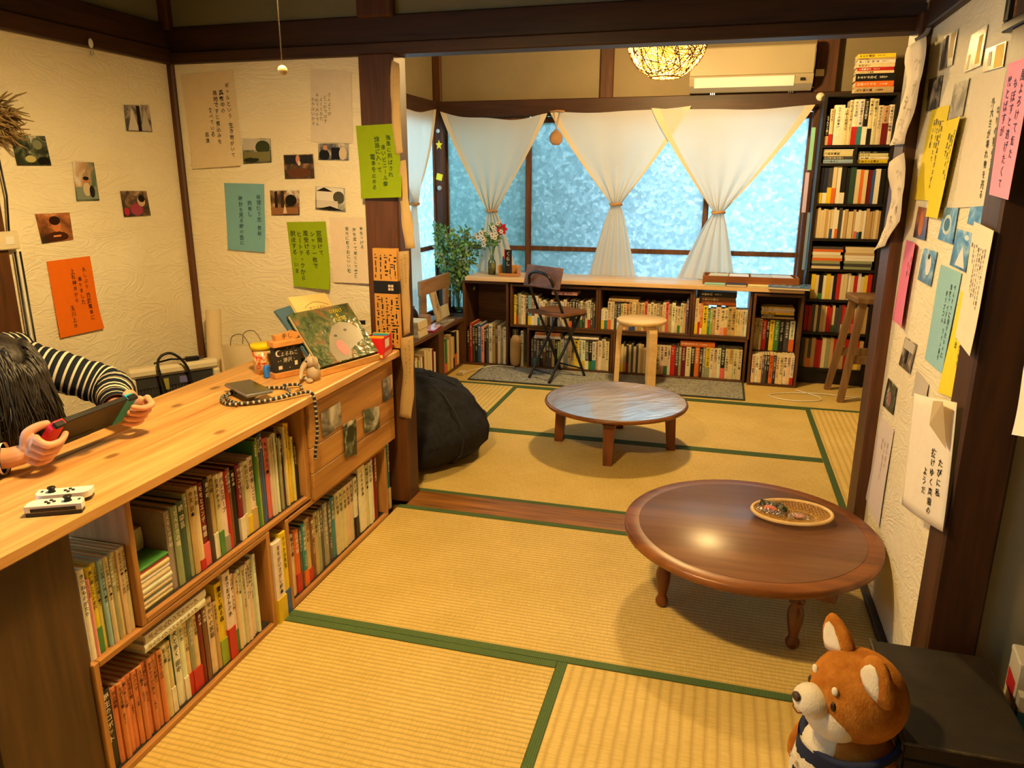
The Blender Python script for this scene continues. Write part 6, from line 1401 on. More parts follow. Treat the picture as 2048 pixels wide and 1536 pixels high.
# picture book on a wooden stand
bs = thing('book_stand', 'curved plywood book stand on the counter', 'stand', (-0.075, -1.335, ZC), math.radians(74))
SWD = wood('stand_ply', srgb(180, 124, 62), srgb(220, 166, 96), 'y', 9, 60, 0.4)
MB().box(-0.145, 0.145, -0.075, -0.066, 0, 0.024, b=0.002).build('lip', SWD, bs); MB().box(-0.145, 0.145, -0.066, 0.06, 0, 0.008, b=0.002).build('base', SWD, bs)
Mt = Matrix.Translation((0, -0.045, 0.008)) @ Matrix.Rotation(math.radians(-40), 4, 'X')
MB().box(-0.14, 0.14, 0.0, 0.008, 0, 0.15, M=Mt).build('back_rest', SWD, bs)
for s in (-1, 1):
    cp = [(s*0.14, 0.05, 0.008), (s*0.14, 0.075, 0.05), (s*0.14, 0.062, 0.11), (s*0.14, 0.045, 0.135)]; MB().tube(bez(cp, 5), 0.006, 6).build('curved_side', SWD, bs)
def pbook(name, label, off, x0, x1, h, th, z0=0.0, rot=0.0, colr=None, m=None):
    t = thing(name, label, 'book', (-0.075, -1.335, ZC), math.radians(74)); MM = Mt @ Matrix.Translation((0, -off, z0)) @ Matrix.Rotation(rot, 4, 'Y')
    MB().box(x0, x1, -th, -th+0.003, 0, h, M=MM).build('front_cover', m or PAPER, t, col=colr); MB().box(x0, x1, -0.003, 0, 0, h, M=MM).build('back_cover', m or PAPER, t, col=colr); MB().box(x0+0.003, x1-0.004, -th+0.003, -0.003, 0.004, h-0.004, M=MM).build('page_block', PAGES, t)
    return t, MM, th
pbook('slim_blue_book', 'slim blue grey book sticking out behind the picture book', 0.001, -0.135, -0.03, 0.27, 0.010, 0.0, -0.10, srgb(70, 96, 120))
ct_, MM, th = pbook('cream_booklet', 'cream booklet with a line drawing standing behind the picture book', 0.0125, -0.10, 0.07, 0.285, 0.010, 0.0, 0.04, srgb(236, 206, 140))
MB().tube([tuple(MM @ Vector((-0.055+0.11*k/12, -th-0.0006, 0.235+0.018*math.sin(PI*k/12)))) for k in range(13)], 0.0008, 4).build('drawn_line', INK, ct_, col=srgb(110, 80, 40))
V, F = htext('ぞうのそら', 0.016); letters('cover_lettering', V, F, lambda x, y: tuple(MM @ Vector((x, -th-0.0008, 0.228+y))), INK, ct_, col=srgb(110, 80, 40))
def cover_mat():
    m, nt, b, out = new_mat('picture_cover'); b.inputs['Roughness'].default_value = 0.18; b.inputs['Specular IOR Level'].default_value = 0.6
    n = noise(nt, coords(nt), 22, 3, 0.6, 0.8); L(nt, ramp(nt, n, [(0.34, srgb(38, 56, 36)), (0.48, srgb(72, 92, 56)), (0.60, srgb(108, 98, 66)), (0.72, srgb(150, 84, 60))]), b.inputs['Base Color']); bump(nt, b, noise(nt, coords(nt, (1, 1, 2)), 40, 1), 0.2, 0.01); return m
pb, MM, th = pbook('picture_book', 'large glossy green picture book with an elephant face on the stand', 0.024, -0.145, 0.135, 0.215, 0.018, 0.0, 0.0, m=cover_mat())
EF = mat('printed_grey', srgb(120, 112, 98), srgb(142, 132, 116), 0.25, 0.5)
def flat_shape(pts, d, nm, m): MB().add([tuple(MM @ Vector((x, -th-d, z))) for x, z in pts], [tuple(range(len(pts)))]).build(nm, m, pb)
el_pts = [(-0.07, 0.002), (-0.075, 0.05), (-0.04, 0.10), (-0.005, 0.135), (0.04, 0.148), (0.085, 0.135), (0.112, 0.10), (0.105, 0.065), (0.06, 0.05), (0.02, 0.035), (0.0, 0.002)]
flat_shape(el_pts, 0.0006, 'face_print', EF)
flat_shape([(0.012*math.cos(a)*2-0.012, 0.016*math.sin(a)*2+0.048) for a in np.linspace(0, 6.28, 17)[:-1]], 0.0011, 'pink_print', mat('printed_pink', srgb(186, 96, 104), srgb(160, 84, 90), 0.3, 0.5))
for ex, ezz in ((-0.012, 0.098), (0.045, 0.112)): flat_shape([(ex+0.008*math.cos(a), ezz+0.005*math.sin(a)) for a in np.linspace(0, 6.28, 11)[:-1]], 0.0011, 'eye_print', BLACK)
V, F = htext('CUDDLY', 0.020); letters('cover_lettering', V, F, lambda x, y: tuple(MM @ Vector((x*0.8+0.055, -th-0.0012, 0.192+y))), INK, pb, col=srgb(240, 214, 30))
V, F = htext('&', 0.018); letters('cover_lettering', V, F, lambda x, y: tuple(MM @ Vector((x+0.05, -th-0.0012, 0.175+y))), INK, pb, col=srgb(240, 214, 30))
V, F = htext('LITTLE', 0.020); letters('cover_lettering', V, F, lambda x, y: tuple(MM @ Vector((x*0.8+0.06, -th-0.0012, 0.158+y))), INK, pb, col=srgb(240, 214, 30))
# red box of coloured cards, dark packet, mossy cushion card
rb = thing('red_card_box', 'open red carton filled with rainbow coloured cards', 'box', (0.000, -1.148, ZC), math.radians(8))
RD = mat('carton_red', srgb(206, 28, 34), srgb(222, 40, 42), 0.4)
for a in ((-0.035, 0.035, -0.058, -0.056), (-0.035, 0.035, 0.056, 0.058), (-0.035, -0.033, -0.056, 0.056), (0.033, 0.035, -0.056, 0.056)): MB().box(*a, 0, 0.075).build('side_panel', RD, rb)
MB().box(-0.033, 0.033, -0.056, 0.056, 0, 0.002).build('bottom_panel', RD, rb)
for k, cc in enumerate([srgb(226, 60, 40), srgb(240, 150, 30), srgb(244, 220, 50), srgb(90, 180, 70), srgb(40, 150, 170), srgb(40, 90, 190), srgb(120, 60, 150), srgb(226, 60, 120), srgb(60, 170, 200), srgb(244, 220, 50)]):
    MB().box(-0.031, 0.031, -0.052+k*0.0105, -0.049+k*0.0105, 0.002, 0.070+0.008*math.sin(k*0.9)).build('colour_card', PAPER, rb, col=cc)
MB().box(0.0352, 0.0356, -0.03, 0.02, 0.035, 0.066).build('white_label', PAPER, rb, col=srgb(230, 214, 196)); MB().box(0.0352, 0.0356, -0.045, 0.045, 0.004, 0.018).build('barcode_strip', PAPER, rb, col=srgb(214, 150, 120))
MB().box(-0.033, 0.033, -0.0584, -0.0581, 0.003, 0.014).build('stripe_strip', PAPER, rb, col=srgb(236, 220, 120))
sp_ = thing('snack_packet', 'black and red shiny snack packet behind the red carton', 'packet', (-0.15, -1.07, ZC), math.radians(20)); MB().ball((0, 0, 0.05), (0.055, 0.02, 0.055), 16, 10).build('pouch', photo('packet_dark', [(0.3, srgb(24, 16, 16)), (0.5, srgb(60, 20, 24)), (0.62, srgb(170, 36, 40)), (0.72, srgb(220, 200, 190))], 30, 1.0, 0.2), sp_); MB().box(-0.055, 0.055, -0.003, 0.003, 0.094, 0.110).build('seal', BLACK, sp_)
ms = thing('moss_print_card', 'mottled green card leaning behind the picture book', 'card', (-0.19, -1.115, ZC), math.radians(22)); MB().box(-0.055, 0.055, -0.002, 0.002, 0, 0.16, M=Matrix.Rotation(-0.16, 4, 'X')).build('card', photo('moss_print', [(0.3, srgb(92, 92, 56)), (0.5, srgb(132, 128, 80)), (0.7, srgb(186, 176, 124))], 30, 0.4), ms)
# tall patterned board against the pillar
ib = thing('patterned_board', 'tall tan board with black cut marks and a black band', 'board', (-0.018, -1.008, ZC))
MB().box(-0.052, 0.047, -0.012, 0.012, 0, 0.385, b=0.001).build('board', mat('tan_board', srgb(206, 148, 70), srgb(220, 164, 84), 0.6), ib); MB().box(-0.0525, 0.0475, -0.0128, 0.0125, 0.213, 0.262).build('black_band', BLACK, ib)
rr = random.Random(12); pm = MB()
for ci in range(5):
    z = 0.02
    while z < 0.36:
        h = rr.choice([0.004, 0.006, 0.012, 0.02, 0.004]); w = rr.choice([0.003, 0.010, 0.014, 0.005]) if h < 0.008 else rr.choice([0.004, 0.006])
        x = -0.042+ci*0.0195+rr.uniform(-0.003, 0.003)
        if not (0.205 < z+h and z < 0.268): pm.box(x, x+w, -0.0127, -0.0119, z, z+h)
        z += h+rr.uniform(0.003, 0.010)
pm.build('cut_marks_print', BLACK, ib)['kind'] = 'stuff'
for (x0, x1, z0, z1) in ((0.008, 0.018, 0.226, 0.235), (0.020, 0.030, 0.226, 0.235), (0.008, 0.018, 0.238, 0.248), (0.020, 0.030, 0.238, 0.248)): MB().box(x0, x1, -0.0134, -0.0127, z0, z1).build('mark_pane', PAPER, ib, col=srgb(220, 196, 170))
# controllers
def controller(label, loc, rz, side):
    t = thing('game_controller', label, 'controller', loc, rz, 'white game controllers on the counter'); Wc = mat('controller_white', srgb(236, 232, 222), rough=0.4)
    r = 0.016; pts = [(0.018, -0.050), (0.018, 0.050)]+[(0.018-0.034+0.0*0, 0.050)]
    poly = [(-0.018+0.034*0, -0.034)]
    poly = [(0.018, -0.051), (0.018, 0.051), (0.0, 0.051)]+[(0.0-0.018*math.sin(a), 0.033+0.018*math.cos(a)) for a in np.linspace(0.2, 1.57, 7)]+[(0.0-0.018*math.sin(a), -0.033+0.018*math.cos(a)) for a in np.linspace(1.57, 2.94, 7)]+[(0.0, -0.051)]
    poly = [(side*x, y) for x, y in poly]; poly = poly if side > 0 else poly[::-1]
    MB().prism(poly[::-1], 0.008, 0.021).build('shell', Wc, t); MB().prism([(x*0.97, y*0.98) for x, y in poly[::-1]], 0.0, 0.008).build('back_shell', mat('controller_dark', srgb(40, 40, 42), rough=0.4), t)
    MB().lathe([(0, 0.021), (0.0075, 0.021), (0.0055, 0.026), (0.0085, 0.030), (0.007, 0.032), (0, 0.0315)], 16, (0, 0.022*side, 0)).build('thumb_stick', BLACK, t)
    for k in range(4): MB().lathe([(0, 0.021), (0.0033, 0.021), (0.003, 0.0232), (0, 0.0234)], 12, (0.0072*math.cos(k*PI/2), -0.010*side+0.0072*math.sin(k*PI/2), 0)).build('button', BLACK, t)
    MB().box(0.0182*side-0.0012, 0.0182*side+0.0012, -0.04, 0.04, 0.009, 0.016).build('rail', BLACK, t)
    MB().box(-0.008, -0.001, 0.041*side-0.002, 0.041*side+0.002, 0.0205, 0.022).build('mark_key', BLACK, t)
controller('white game controller nearest the counter edge', (-0.020, -2.575, ZC), math.radians(-62), 1)
controller('white game controller lying behind its twin', (-0.048, -2.528, ZC), math.radians(-60), -1)

# ------------------------------------------------------------------ behind the counter
ht = thing('panel_heater', 'white framed panel heater standing behind the counter', 'heater', (-0.735, -1.375, 0.0), math.radians(-36)); ht.scale = (0.9, 0.70, 0.93)
for a in ((-0.23, 0.23, 0.645, 0.685), (-0.23, 0.23, 0.10, 0.13)): MB().box(-0.03, 0.03, a[0], a[1], a[2], a[3], b=0.012).build('frame_bar', CREAMPL, ht)
for s in (-1, 1): MB().box(-0.03, 0.03, *((-0.23, -0.195) if s < 0 else (0.195, 0.23)), 0.13, 0.645, b=0.006).build('frame_bar', CREAMPL, ht)
HM = mat('heater_core', srgb(34, 34, 36), srgb(52, 52, 54), 0.5); MB().box(-0.012, 0.008, -0.195, 0.195, 0.13, 0.645).build('core', HM, ht)
for k in range(24): MB().box(0.008, 0.014, -0.185+k*0.0156, -0.181+k*0.0156, 0.14, 0.635).build('rib', mat('heater_rib', srgb(92, 90, 88), rough=0.35, metal=0.5), ht)
MB().box(0.008, 0.0155, -0.19, 0.19, 0.60, 0.64).build('top_grid', HM, ht); MB().box(0.0156, 0.0162, 0.02, 0.075, 0.605, 0.632).build('blue_label', mat('label_blue', srgb(96, 96, 150)), ht); MB().box(0.0156, 0.0162, -0.06, -0.035, 0.585, 0.632).build('olive_label', mat('label_olive', srgb(150, 140, 60)), ht)
for s in (-1, 1): MB().box(-0.10, 0.10, s*0.17-0.015, s*0.17+0.015, 0.0, 0.10, b=0.004).build('foot', CREAMPL, ht)
hc = MB().tube(bez([(-0.655, -1.36, 0.30), (-0.66, -1.37, 0.52), (-0.675, -1.375, 0.63), (-0.71, -1.41, 0.685), (-0.735, -1.45, 0.66), (-0.715, -1.455, 0.56), (-0.68, -1.44, 0.30)], 8), 0.005, 7).build('black_cable', BLACK); tag(hc, 'black cord looped over the panel heater', 'cord')
hp = thing('heater_plug', 'black plug with shiny prongs on top of the heater', 'plug', (-0.69, -1.315, 0.638), -0.7); MB().box(-0.012, 0.012, -0.03, 0.02, 0, 0.016, b=0.004).build('body', BLACK, hp); MB().tube([(0, -0.03, 0.008), (0.005, -0.08, 0.016), (0.01, -0.14, 0.008)], 0.0035, 6).build('lead', BLACK, hp); MB().box(-0.006, -0.004, 0.02, 0.036, 0.004, 0.012).build('prong', STEEL, hp); MB().box(0.004, 0.006, 0.02, 0.036, 0.004, 0.012).build('prong', STEEL, hp)
rl = thing('paper_roll', 'tall rolled paper leaning in the wall corner', 'paper roll', (-0.78, -1.06, 0.0))
MB().tube([(0, -0.07, 0.0), (-0.02, 0.03, 0.78)], 0.030, 24, cap=False).build('roll', mat('roll_paper', srgb(226, 202, 160), srgb(234, 212, 172), 0.8), rl); MB().tube([(0, -0.07, 0.001), (-0.02, 0.03, 0.777)], 0.024, 20).build('inner_turn', mat('roll_inner', srgb(206, 180, 140)), rl)
bg_ = thing('paper_bag', 'translucent white carrier bag with a black brush character', 'bag', (-0.60, -1.10, 0.235))
BAGM = mat('bag_white', srgb(226, 206, 166), srgb(236, 218, 180), 0.6)
MB().grid(lambda u, v: ((u-0.5)*0.18, -0.05+0.012*math.sin(5*u+3*v), 0.43*v), 10, 10).build('front_face', BAGM, bg_); MB().grid(lambda u, v: ((0.5-u)*0.18, 0.03+0.01*math.sin(4*u+2*v), 0.42*v), 10, 10).build('back_face', BAGM, bg_)
for s in (-1, 1): MB().grid(lambda u, v: (s*0.09, -0.05+0.08*u+0.006*math.sin(6*v), 0.425*v), 4, 10).build('side_face', BAGM, bg_)
MB().box(-0.088, 0.088, -0.048, 0.03, 0, 0.004).build('bottom', BAGM, bg_)
V, F = vtext(['海'], 0.10, jit=0.05); letters('brush_lettering', V, F, lambda x, y: (x+0.012, -0.066, 0.34+y), INK, bg_, col=srgb(22, 20, 20))
for yy in (-0.05, 0.03): MB().tube(bez([(-0.045, yy, 0.41), (-0.03, yy-0.005, 0.465), (0.02, yy-0.005, 0.475), (0.05, yy, 0.42)], 8), 0.0018, 6).build('wire_handle', mat('wire_grey', srgb(120, 104, 80), rough=0.5), bg_)
bgs = thing('storage_carton', 'brown carton behind the counter carrying the paper bag', 'box', (-0.60, -1.10, 0)); MB().box(-0.10, 0.10, -0.10, 0.10, 0, 0.22).build('body', mat('carton_brown', srgb(150, 110, 66), srgb(166, 124, 78), 0.8), bgs); MB().box(-0.10, 0.10, -0.004, 0.004, 0.22, 0.2345).build('flap', MATS['carton_brown'], bgs); MB().box(-0.1, 0.1, -0.1, 0.1, 0.2315, 0.2345).build('lid', MATS['carton_brown'], bgs)
# left wall: dried bouquet, switch, cables, hook
dbq = thing('dried_bouquet', 'dried brown flower bundle hanging on the left wall', 'bouquet', (-0.90, -1.79, 1.47)); rnd = random.Random(2); db = MB()
for i in range(150):
    d = Vector((abs(rnd.gauss(0.25, 0.2)), rnd.gauss(0.7, 0.5), rnd.gauss(-0.1, 0.5))).normalized(); s0 = Vector((rnd.uniform(-0.02, 0.03), rnd.uniform(-0.06, 0.02), rnd.uniform(-0.05, 0.05))); ln = rnd.uniform(0.03, 0.085)
    db.tube([s0, s0+d*ln*0.6+Vector((0, 0, rnd.gauss(0, 0.006))), s0+d*ln], [0.0022, 0.003, 0.001], 4)
db.build('foliage', mat('dried_stem', srgb(112, 88, 52), srgb(168, 140, 92), 0.8, scale=60), dbq)
sw = thing('wall_switch', 'cream switch box on the post at the left wall', 'switch', (-0.925, -1.812, 1.09)); MB().box(0, 0.02, -0.035, 0.035, 0, 0.055, b=0.003).build('body', CREAMPL, sw); MB().box(0.02, 0.022, -0.015, 0.015, 0.015, 0.04, b=0.001).build('rocker', WHITEPL, sw)
for k, (y, cc) in enumerate(((-1.793, BLACK), (-1.783, WHITEPL), (-1.774, BLACK))):
    o = MB().tube([(-0.922, y, 0.02), (-0.921, y+0.003*k, 0.7), (-0.922, y+0.006, 1.08)], 0.003, 6).build('wall_cable', cc); tag(o, ['black cable against the post edge below the switch', 'white cable running below the switch', 'black cable nearest the plaster below the switch'][k], 'cable', 'cables below the switch')
o = MB().tube([(-0.921, -1.795, 1.145), (-0.921, -1.782, 1.25), (-0.922, -1.79, 1.45)], 0.003, 6).build('wall_cable', BLACK); tag(o, 'black cable climbing above the switch', 'cable')
hk = thing('beam_hook', 'small white clip on the beam above the left wall', 'hook', (-0.912, -1.38, 1.735)); MB().ball((0.006, 0, 0.012), (0.006, 0.009, 0.016), 12, 8).build('clip', WHITEPL, hk); MB().tube(bez([(0.006, 0, 0.0), (0.010, 0.003, -0.02), (0.004, -0.004, -0.026), (0.002, 0, -0.012)], 5), 0.0014, 5).build('wire', STEEL, hk)
# white hook on the sliding pillar top, and white disc on window beam
wh = thing('conduit', 'grey bent conduit at the top of the sliding pillar', 'conduit', (1.715, -1.02, 1.70)); MB().tube(bez([(0.0, -0.02, 0.0), (0.022, -0.03, 0.015), (0.034, -0.03, 0.05), (0.026, -0.03, 0.085), (0.024, -0.03, 0.18)], 6), 0.007, 8).build('pipe', mat('conduit_grey', srgb(150, 140, 126), rough=0.5), wh); MB().lathe([(0, 0), (0.011, 0), (0.011, 0.012), (0, 0.012)], 12, (0.0245, -0.03, 0.10)).build('collar', MATS['conduit_grey'], wh)
wdk = MB().lathe([(0, 0), (0.026, 0), (0.024, 0.01), (0, 0.012)], 20, M=Matrix.Rotation(PI/2, 4, 'X')).build('white_disc', CREAMPL, loc=(1.745, 1.698, 1.815)); tag(wdk, 'small cream disc on the beam below the air conditioner', 'sensor')
# coloured cards beside the window post
for u, v0, v1, cc, lb in ((1622, 255, 340, srgb(150, 214, 180), 'mint green card tucked beside the black tower'), (1610, 345, 425, srgb(206, 190, 230), 'lilac card tucked beside the black tower'), (1612, 425, 540, srgb(130, 160, 190), 'blue grey card tucked beside the black tower')):
    a = at(u-5, v0, 'y', 1.62); b_ = at(u+7, v1, 'y', 1.62); x0, x1 = sorted((a[0], b_[0])); o = MB().box(-0.012, 0.012, -0.001, 0.001, 0, a[2]-b_[2]).build('colour_card', PAPER, loc=((x0+x1)/2, 1.62, b_[2]), col=cc); tag(o, lb, 'card', 'cards beside the tower')
# ------------------------------------------------------------------ basket on the large table
ZT = 0.2492
bk = thing('bamboo_basket', 'oval shallow bamboo basket on the large round table', 'basket', (1.493, -1.272, ZT), math.radians(8))
RA, RBY = 0.123, 0.093
BAM = mat('bamboo_strip', srgb(196, 146, 74), srgb(222, 176, 104), 0.5, scale=40); BRIM = mat('bamboo_rim', srgb(228, 190, 128), srgb(240, 208, 150), 0.5, scale=30)
MB().tube([(RA*math.cos(2*PI*k/48), RBY*math.sin(2*PI*k/48), 0.022) for k in range(48)], 0.0062, 8, closed=True).build('rim', BRIM, bk)
MB().tube([(RA*0.62*math.cos(2*PI*k/40), RBY*0.62*math.sin(2*PI*k/40), 0.004) for k in range(40)], 0.0035, 6, closed=True).build('foot_ring', BRIM, bk)
dish = lambda x, y: 0.005+0.017*min(1.0, ((x/RA)**2+(y/RBY)**2))**1.6
for k in range(26):
    x = -RA*0.95+k*RA*1.9/25; ym = RBY*math.sqrt(max(0, 1-(x/RA)**2))*0.985
    if ym > 0.01:
        pts = [(x, -ym+2*ym*j/10) for j in range(11)]; MB().tube([(p[0], p[1], dish(*p)+(0.0014 if (j+k) % 2 else 0)) for j, p in enumerate(pts)], 0.0016, 4, flat=0.6).build('slat', BAM, bk)
for k in range(30):
    y = -RBY*0.95+k*RBY*1.9/29; xm = RA*math.sqrt(max(0, 1-(y/RBY)**2))*0.985
    if xm > 0.01:
        pts = [(-xm+2*xm*j/14, y) for j in range(15)]; MB().tube([(p[0], p[1], dish(*p)+0.0016+(0.001 if (j+k) % 2 else 0)) for j, p in enumerate(pts)], 0.0015, 4, flat=0.6).build('slat', BAM, bk)
WRAP = None
def wrap_mat():
    m, nt, b, out = new_mat('clear_wrapper'); nt.nodes.remove(b)
    t = N(nt, 'ShaderNodeBsdfTransparent', i_Color=(0.95, 0.95, 0.95, 1)); g = N(nt, 'ShaderNodeBsdfGlossy', i_Roughness=0.15); mx = N(nt, 'ShaderNodeMixShader', i_0=0.28)
    bp = N(nt, 'ShaderNodeBump', i_Strength=0.8, i_Distance=0.004); L(nt, noise(nt, coords(nt), 140, 1, 0.5, 1.0), bp.inputs['Height']); L(nt, bp.outputs[0], g.inputs['Normal'])
    L(nt, t.outputs[0], mx.inputs[1]); L(nt, g.outputs[0], mx.inputs[2]); L(nt, mx.outputs[0], out.inputs[0]); return m
WRAP = wrap_mat()
sw1 = thing('wrapped_cake', 'golden cake in a dark printed wrapper in the basket', 'snack', (1.430, -1.262, ZT+0.011), math.radians(-14))
MB().ball((0, 0, 0.012), (0.030, 0.019, 0.012), 20, 10).build('cake', mat('cake_gold', srgb(196, 124, 56), srgb(216, 150, 84), 0.6), sw1); MB().ball((0, -0.012, 0.0165), (0.026, 0.010, 0.009), 16, 8).build('pink_label', mat('cake_pink', srgb(224, 150, 120), srgb(200, 80, 80), 0.4, scale=70), sw1)
MB().box(-0.036, 0.036, -0.006, 0.020, 0.0235, 0.0265, M=Matrix.Rotation(0.35, 4, 'X')).build('printed_flap', photo('flap_print', [(0.3, srgb(22, 24, 26)), (0.5, srgb(52, 56, 54)), (0.62, srgb(120, 120, 110)), (0.72, srgb(226, 222, 210))], 70, 1.2, 0.15), sw1)
MB().grid(lambda u, v: ((u-0.5)*0.094, (v-0.5)*0.052, 0.001+0.027*(math.sin(PI*u)*math.sin(PI*v))**0.4+0.002*math.sin(30*u+9*v)), 16, 10).build('wrapper', WRAP, sw1)
sw2 = thing('wrapped_candy', 'dark green wrapped sweet between the cake and pink sweet', 'snack', (1.468, -1.262, ZT+0.011), 0.5); MB().ball((0, 0, 0.011), (0.014, 0.012, 0.011), 16, 8).build('sweet', mat('sweet_green', srgb(30, 52, 28), srgb(60, 82, 44), 0.25, scale=80), sw2); MB().box(-0.012, 0.012, 0.010, 0.026, 0.014, 0.016).build('wrapper_end', mat('sweet_dark', srgb(24, 26, 30), rough=0.2), sw2)
sw3 = thing('pink_sweet', 'pink sweet in a crinkled clear wrapper in the basket', 'snack', (1.513, -1.290, ZT+0.0105), math.radians(6)); MB().ball((0, 0, 0.008), (0.020, 0.011, 0.008), 16, 8).build('sweet', mat('sweet_pink', srgb(226, 150, 140), srgb(240, 196, 190), 0.4, scale=90), sw3)
MB().grid(lambda u, v: ((u-0.5)*0.076, (v-0.5)*(0.020+0.022*abs(2*u-1)**2), 0.0015+0.017*(math.sin(PI*u)*math.sin(PI*v))**0.5+0.0025*math.sin(40*u+12*v)*abs(2*u-1)+0.009*max(0, u-0.8)*5*v), 18, 8).build('wrapper', WRAP, sw3)
# ------------------------------------------------------------------ plush dog
FURB = None
def fur_mat(name, a, b_):
    m, nt, b, out = new_mat(name); b.inputs['Roughness'].default_value = 0.95; b.inputs['Specular IOR Level'].default_value = 0.05; b.inputs['Sheen Weight'].default_value = 0.5; b.inputs['Sheen Tint'].default_value = c4(tuple(min(1, x*1.6) for x in b_))
    n = noise(nt, coords(nt), 28, 3, 0.6); L(nt, ramp(nt, n, [(0.32, a), (0.68, b_)]), b.inputs['Base Color']); bump(nt, b, noise(nt, coords(nt, (1, 1, 0.5)), 260, 2, 0.7), 0.6, 0.004); return m
def plush():
    fb_ = fur_mat('brown_fur', srgb(150, 88, 26), srgb(184, 120, 48)); fw = fur_mat('cream_fur', srgb(226, 212, 184), srgb(240, 228, 204))
    t = thing('plush_dog', 'brown and white plush dog with a navy bandana beside the trunk', 'plush toy', (1.520, -2.270, 0.0), math.radians(-66))
    # local: the dog faces -y
    K = 0.80; CR = Vector((0, 0.012, 0.402)); ZL = 0.026; H = lambda x, y, z: tuple(CR+(Vector((x, y, z))-CR)*K+Vector((0, 0, ZL))); k3 = lambda *r: tuple(q*K for q in r)
    MB().ball((0, 0.012, 0.140), (0.106, 0.104, 0.152), 28, 18).build('body', fb_, t)
    MB().ball((0, -0.030, 0.160), (0.066, 0.075, 0.118), 24, 16).build('chest', fw, t)
    MB().ball(H(0, 0.012, 0.288), k3(0.114, 0.112, 0.110), 32, 20).build('head', fb_, t)
    MB().ball(H(0, -0.048, 0.246), k3(0.080, 0.068, 0.064), 24, 14).build('cheeks', fw, t)
    MB().ball(H(0, -0.110, 0.284), k3(0.046, 0.042, 0.038), 22, 14).build('muzzle', fw, t)
    MB().ball(H(0, -0.150, 0.300), k3(0.014, 0.009, 0.011), 14, 10).build('nose', mat('plush_nose', srgb(60, 42, 36), rough=0.5), t)
    for s in (-1, 1):
        MB().ball(H(s*0.050, -0.085, 0.302), k3(0.008, 0.006, 0.012), 12, 8).build('eye', mat('plush_eye', srgb(46, 26, 14), rough=0.3), t)
        MB().ball(H(s*0.043, -0.081, 0.338), k3(0.010, 0.006, 0.011), 12, 8, M=Matrix.Rotation(s*0.4, 4, 'Y')).build('brow', fw, t)
        M = Matrix.Translation(H(s*0.072, 0.000, 0.362)) @ Matrix.Rotation(s*0.30, 4, 'Y') @ Matrix.Rotation(0.15, 4, 'X')
        MB().lathe([(0.048, 0.0), (0.047, 0.02), (0.040, 0.042), (0.025, 0.062), (0.010, 0.073), (0.0, 0.076)], 18, sy=0.42, M=M).build('ear', fb_, t)
        MB().lathe([(0.032, 0.0), (0.031, 0.016), (0.025, 0.034), (0.014, 0.050), (0.0, 0.058)], 16, sy=0.32, M=M @ Matrix.Translation((0, -0.0118, 0.004))).build('inner_ear', fw, t)
        MB().ball((s*0.062, -0.080, 0.028), (0.034, 0.05, 0.028), 16, 10).build('paw', fw, t)
        MB().ball((s*0.088, -0.020, 0.165), (0.028, 0.040, 0.062), 16, 10, M=Matrix.Rotation(-0.5, 4, 'X')).build('arm', fb_, t)
    MB().tube(bez([H(-0.020, -0.143, 0.268), H(-0.010, -0.149, 0.262), H(0, -0.151, 0.265), H(0.010, -0.149, 0.262), H(0.020, -0.143, 0.268)], 5), 0.0014, 5).build('mouth', mat('plush_mouth', srgb(90, 40, 36)), t)
    NV = mat('bandana_navy', srgb(20, 28, 56), srgb(28, 38, 70), 0.85)
    ring = [(0.088*math.cos(a), 0.010+0.088*math.sin(a), 0.252+0.022*math.sin(a)) for a in np.linspace(0, 2*PI, 40)[:-1]]
    MB().tube(ring, 0.008, 8, closed=True).build('bandana_band', NV, t)
    def tri(u, v):
        w = 0.078*(1-v)*(2*u-1); z = 0.236-0.085*v; y = -0.092-0.018*v+0.045*(2*u-1)**2*(1-v)
        return (w, y, z)
    MB().grid(tri, 12, 10).build('bandana', NV, t)
    V, F = vtext(['本屋'], 0.018, jit=0.1); letters('bandana_lettering', V, F, lambda x, y: (x, -0.1125, 0.22+y), INK, t, col=srgb(220, 216, 206))
plush()

# ------------------------------------------------------------------ old dark trunk and clutter at the near corner
TK = mat('trunk_black', srgb(26, 21, 16), srgb(42, 34, 25), 0.6, 0.3, scale=14, bmp=0.3, bscale=24); TE = mat('trunk_edge', srgb(86, 72, 48), srgb(56, 46, 32), 0.7, scale=60)
tk = thing('old_trunk', 'old dark leather covered trunk beside the plush dog', 'trunk', (1.725, -2.145, 0.0))
MB().box(-0.112, 0.112, -0.165, 0.165, 0.0, 0.245, b=0.004).build('body', TK, tk); MB().box(-0.117, 0.117, -0.170, 0.170, 0.247, 0.283, b=0.005).build('lid', TK, tk)
for (a, b_) in (((-0.117, -0.170, 0.283), (-0.117, 0.170, 0.283)), ((-0.117, -0.170, 0.283), (0.117, -0.170, 0.283)), ((-0.117, -0.170, 0.0), (-0.117, -0.170, 0.283))): MB().tube([a, b_], 0.0032, 6).build('edge_strip', TE, tk)
sh_ = thing('low_crate', 'dark low crate beyond the trunk', 'crate', (2.10, -2.10, 0)); MB().box(-0.22, 0.22, -0.18, 0.18, 0, 0.16, b=0.004).build('body', SHELFX, sh_); MB().box(-0.225, 0.225, -0.185, 0.185, 0.16, 0.175, b=0.003).build('top_board', SHELFX, sh_)
cb = thing('clip_carton', 'white carton printed with a paper clip beyond the trunk', 'box', (1.965, -1.985, 0.1755), math.radians(-8)); MB().box(-0.065, 0.065, -0.04, 0.04, 0, 0.125, b=0.003).build('body', mat('carton_white', srgb(214, 206, 190), srgb(222, 214, 198), 0.5), cb); MB().box(-0.066, 0.066, -0.041, 0.041, 0.112, 0.127, b=0.003).build('lid', MATS['carton_white'], cb)
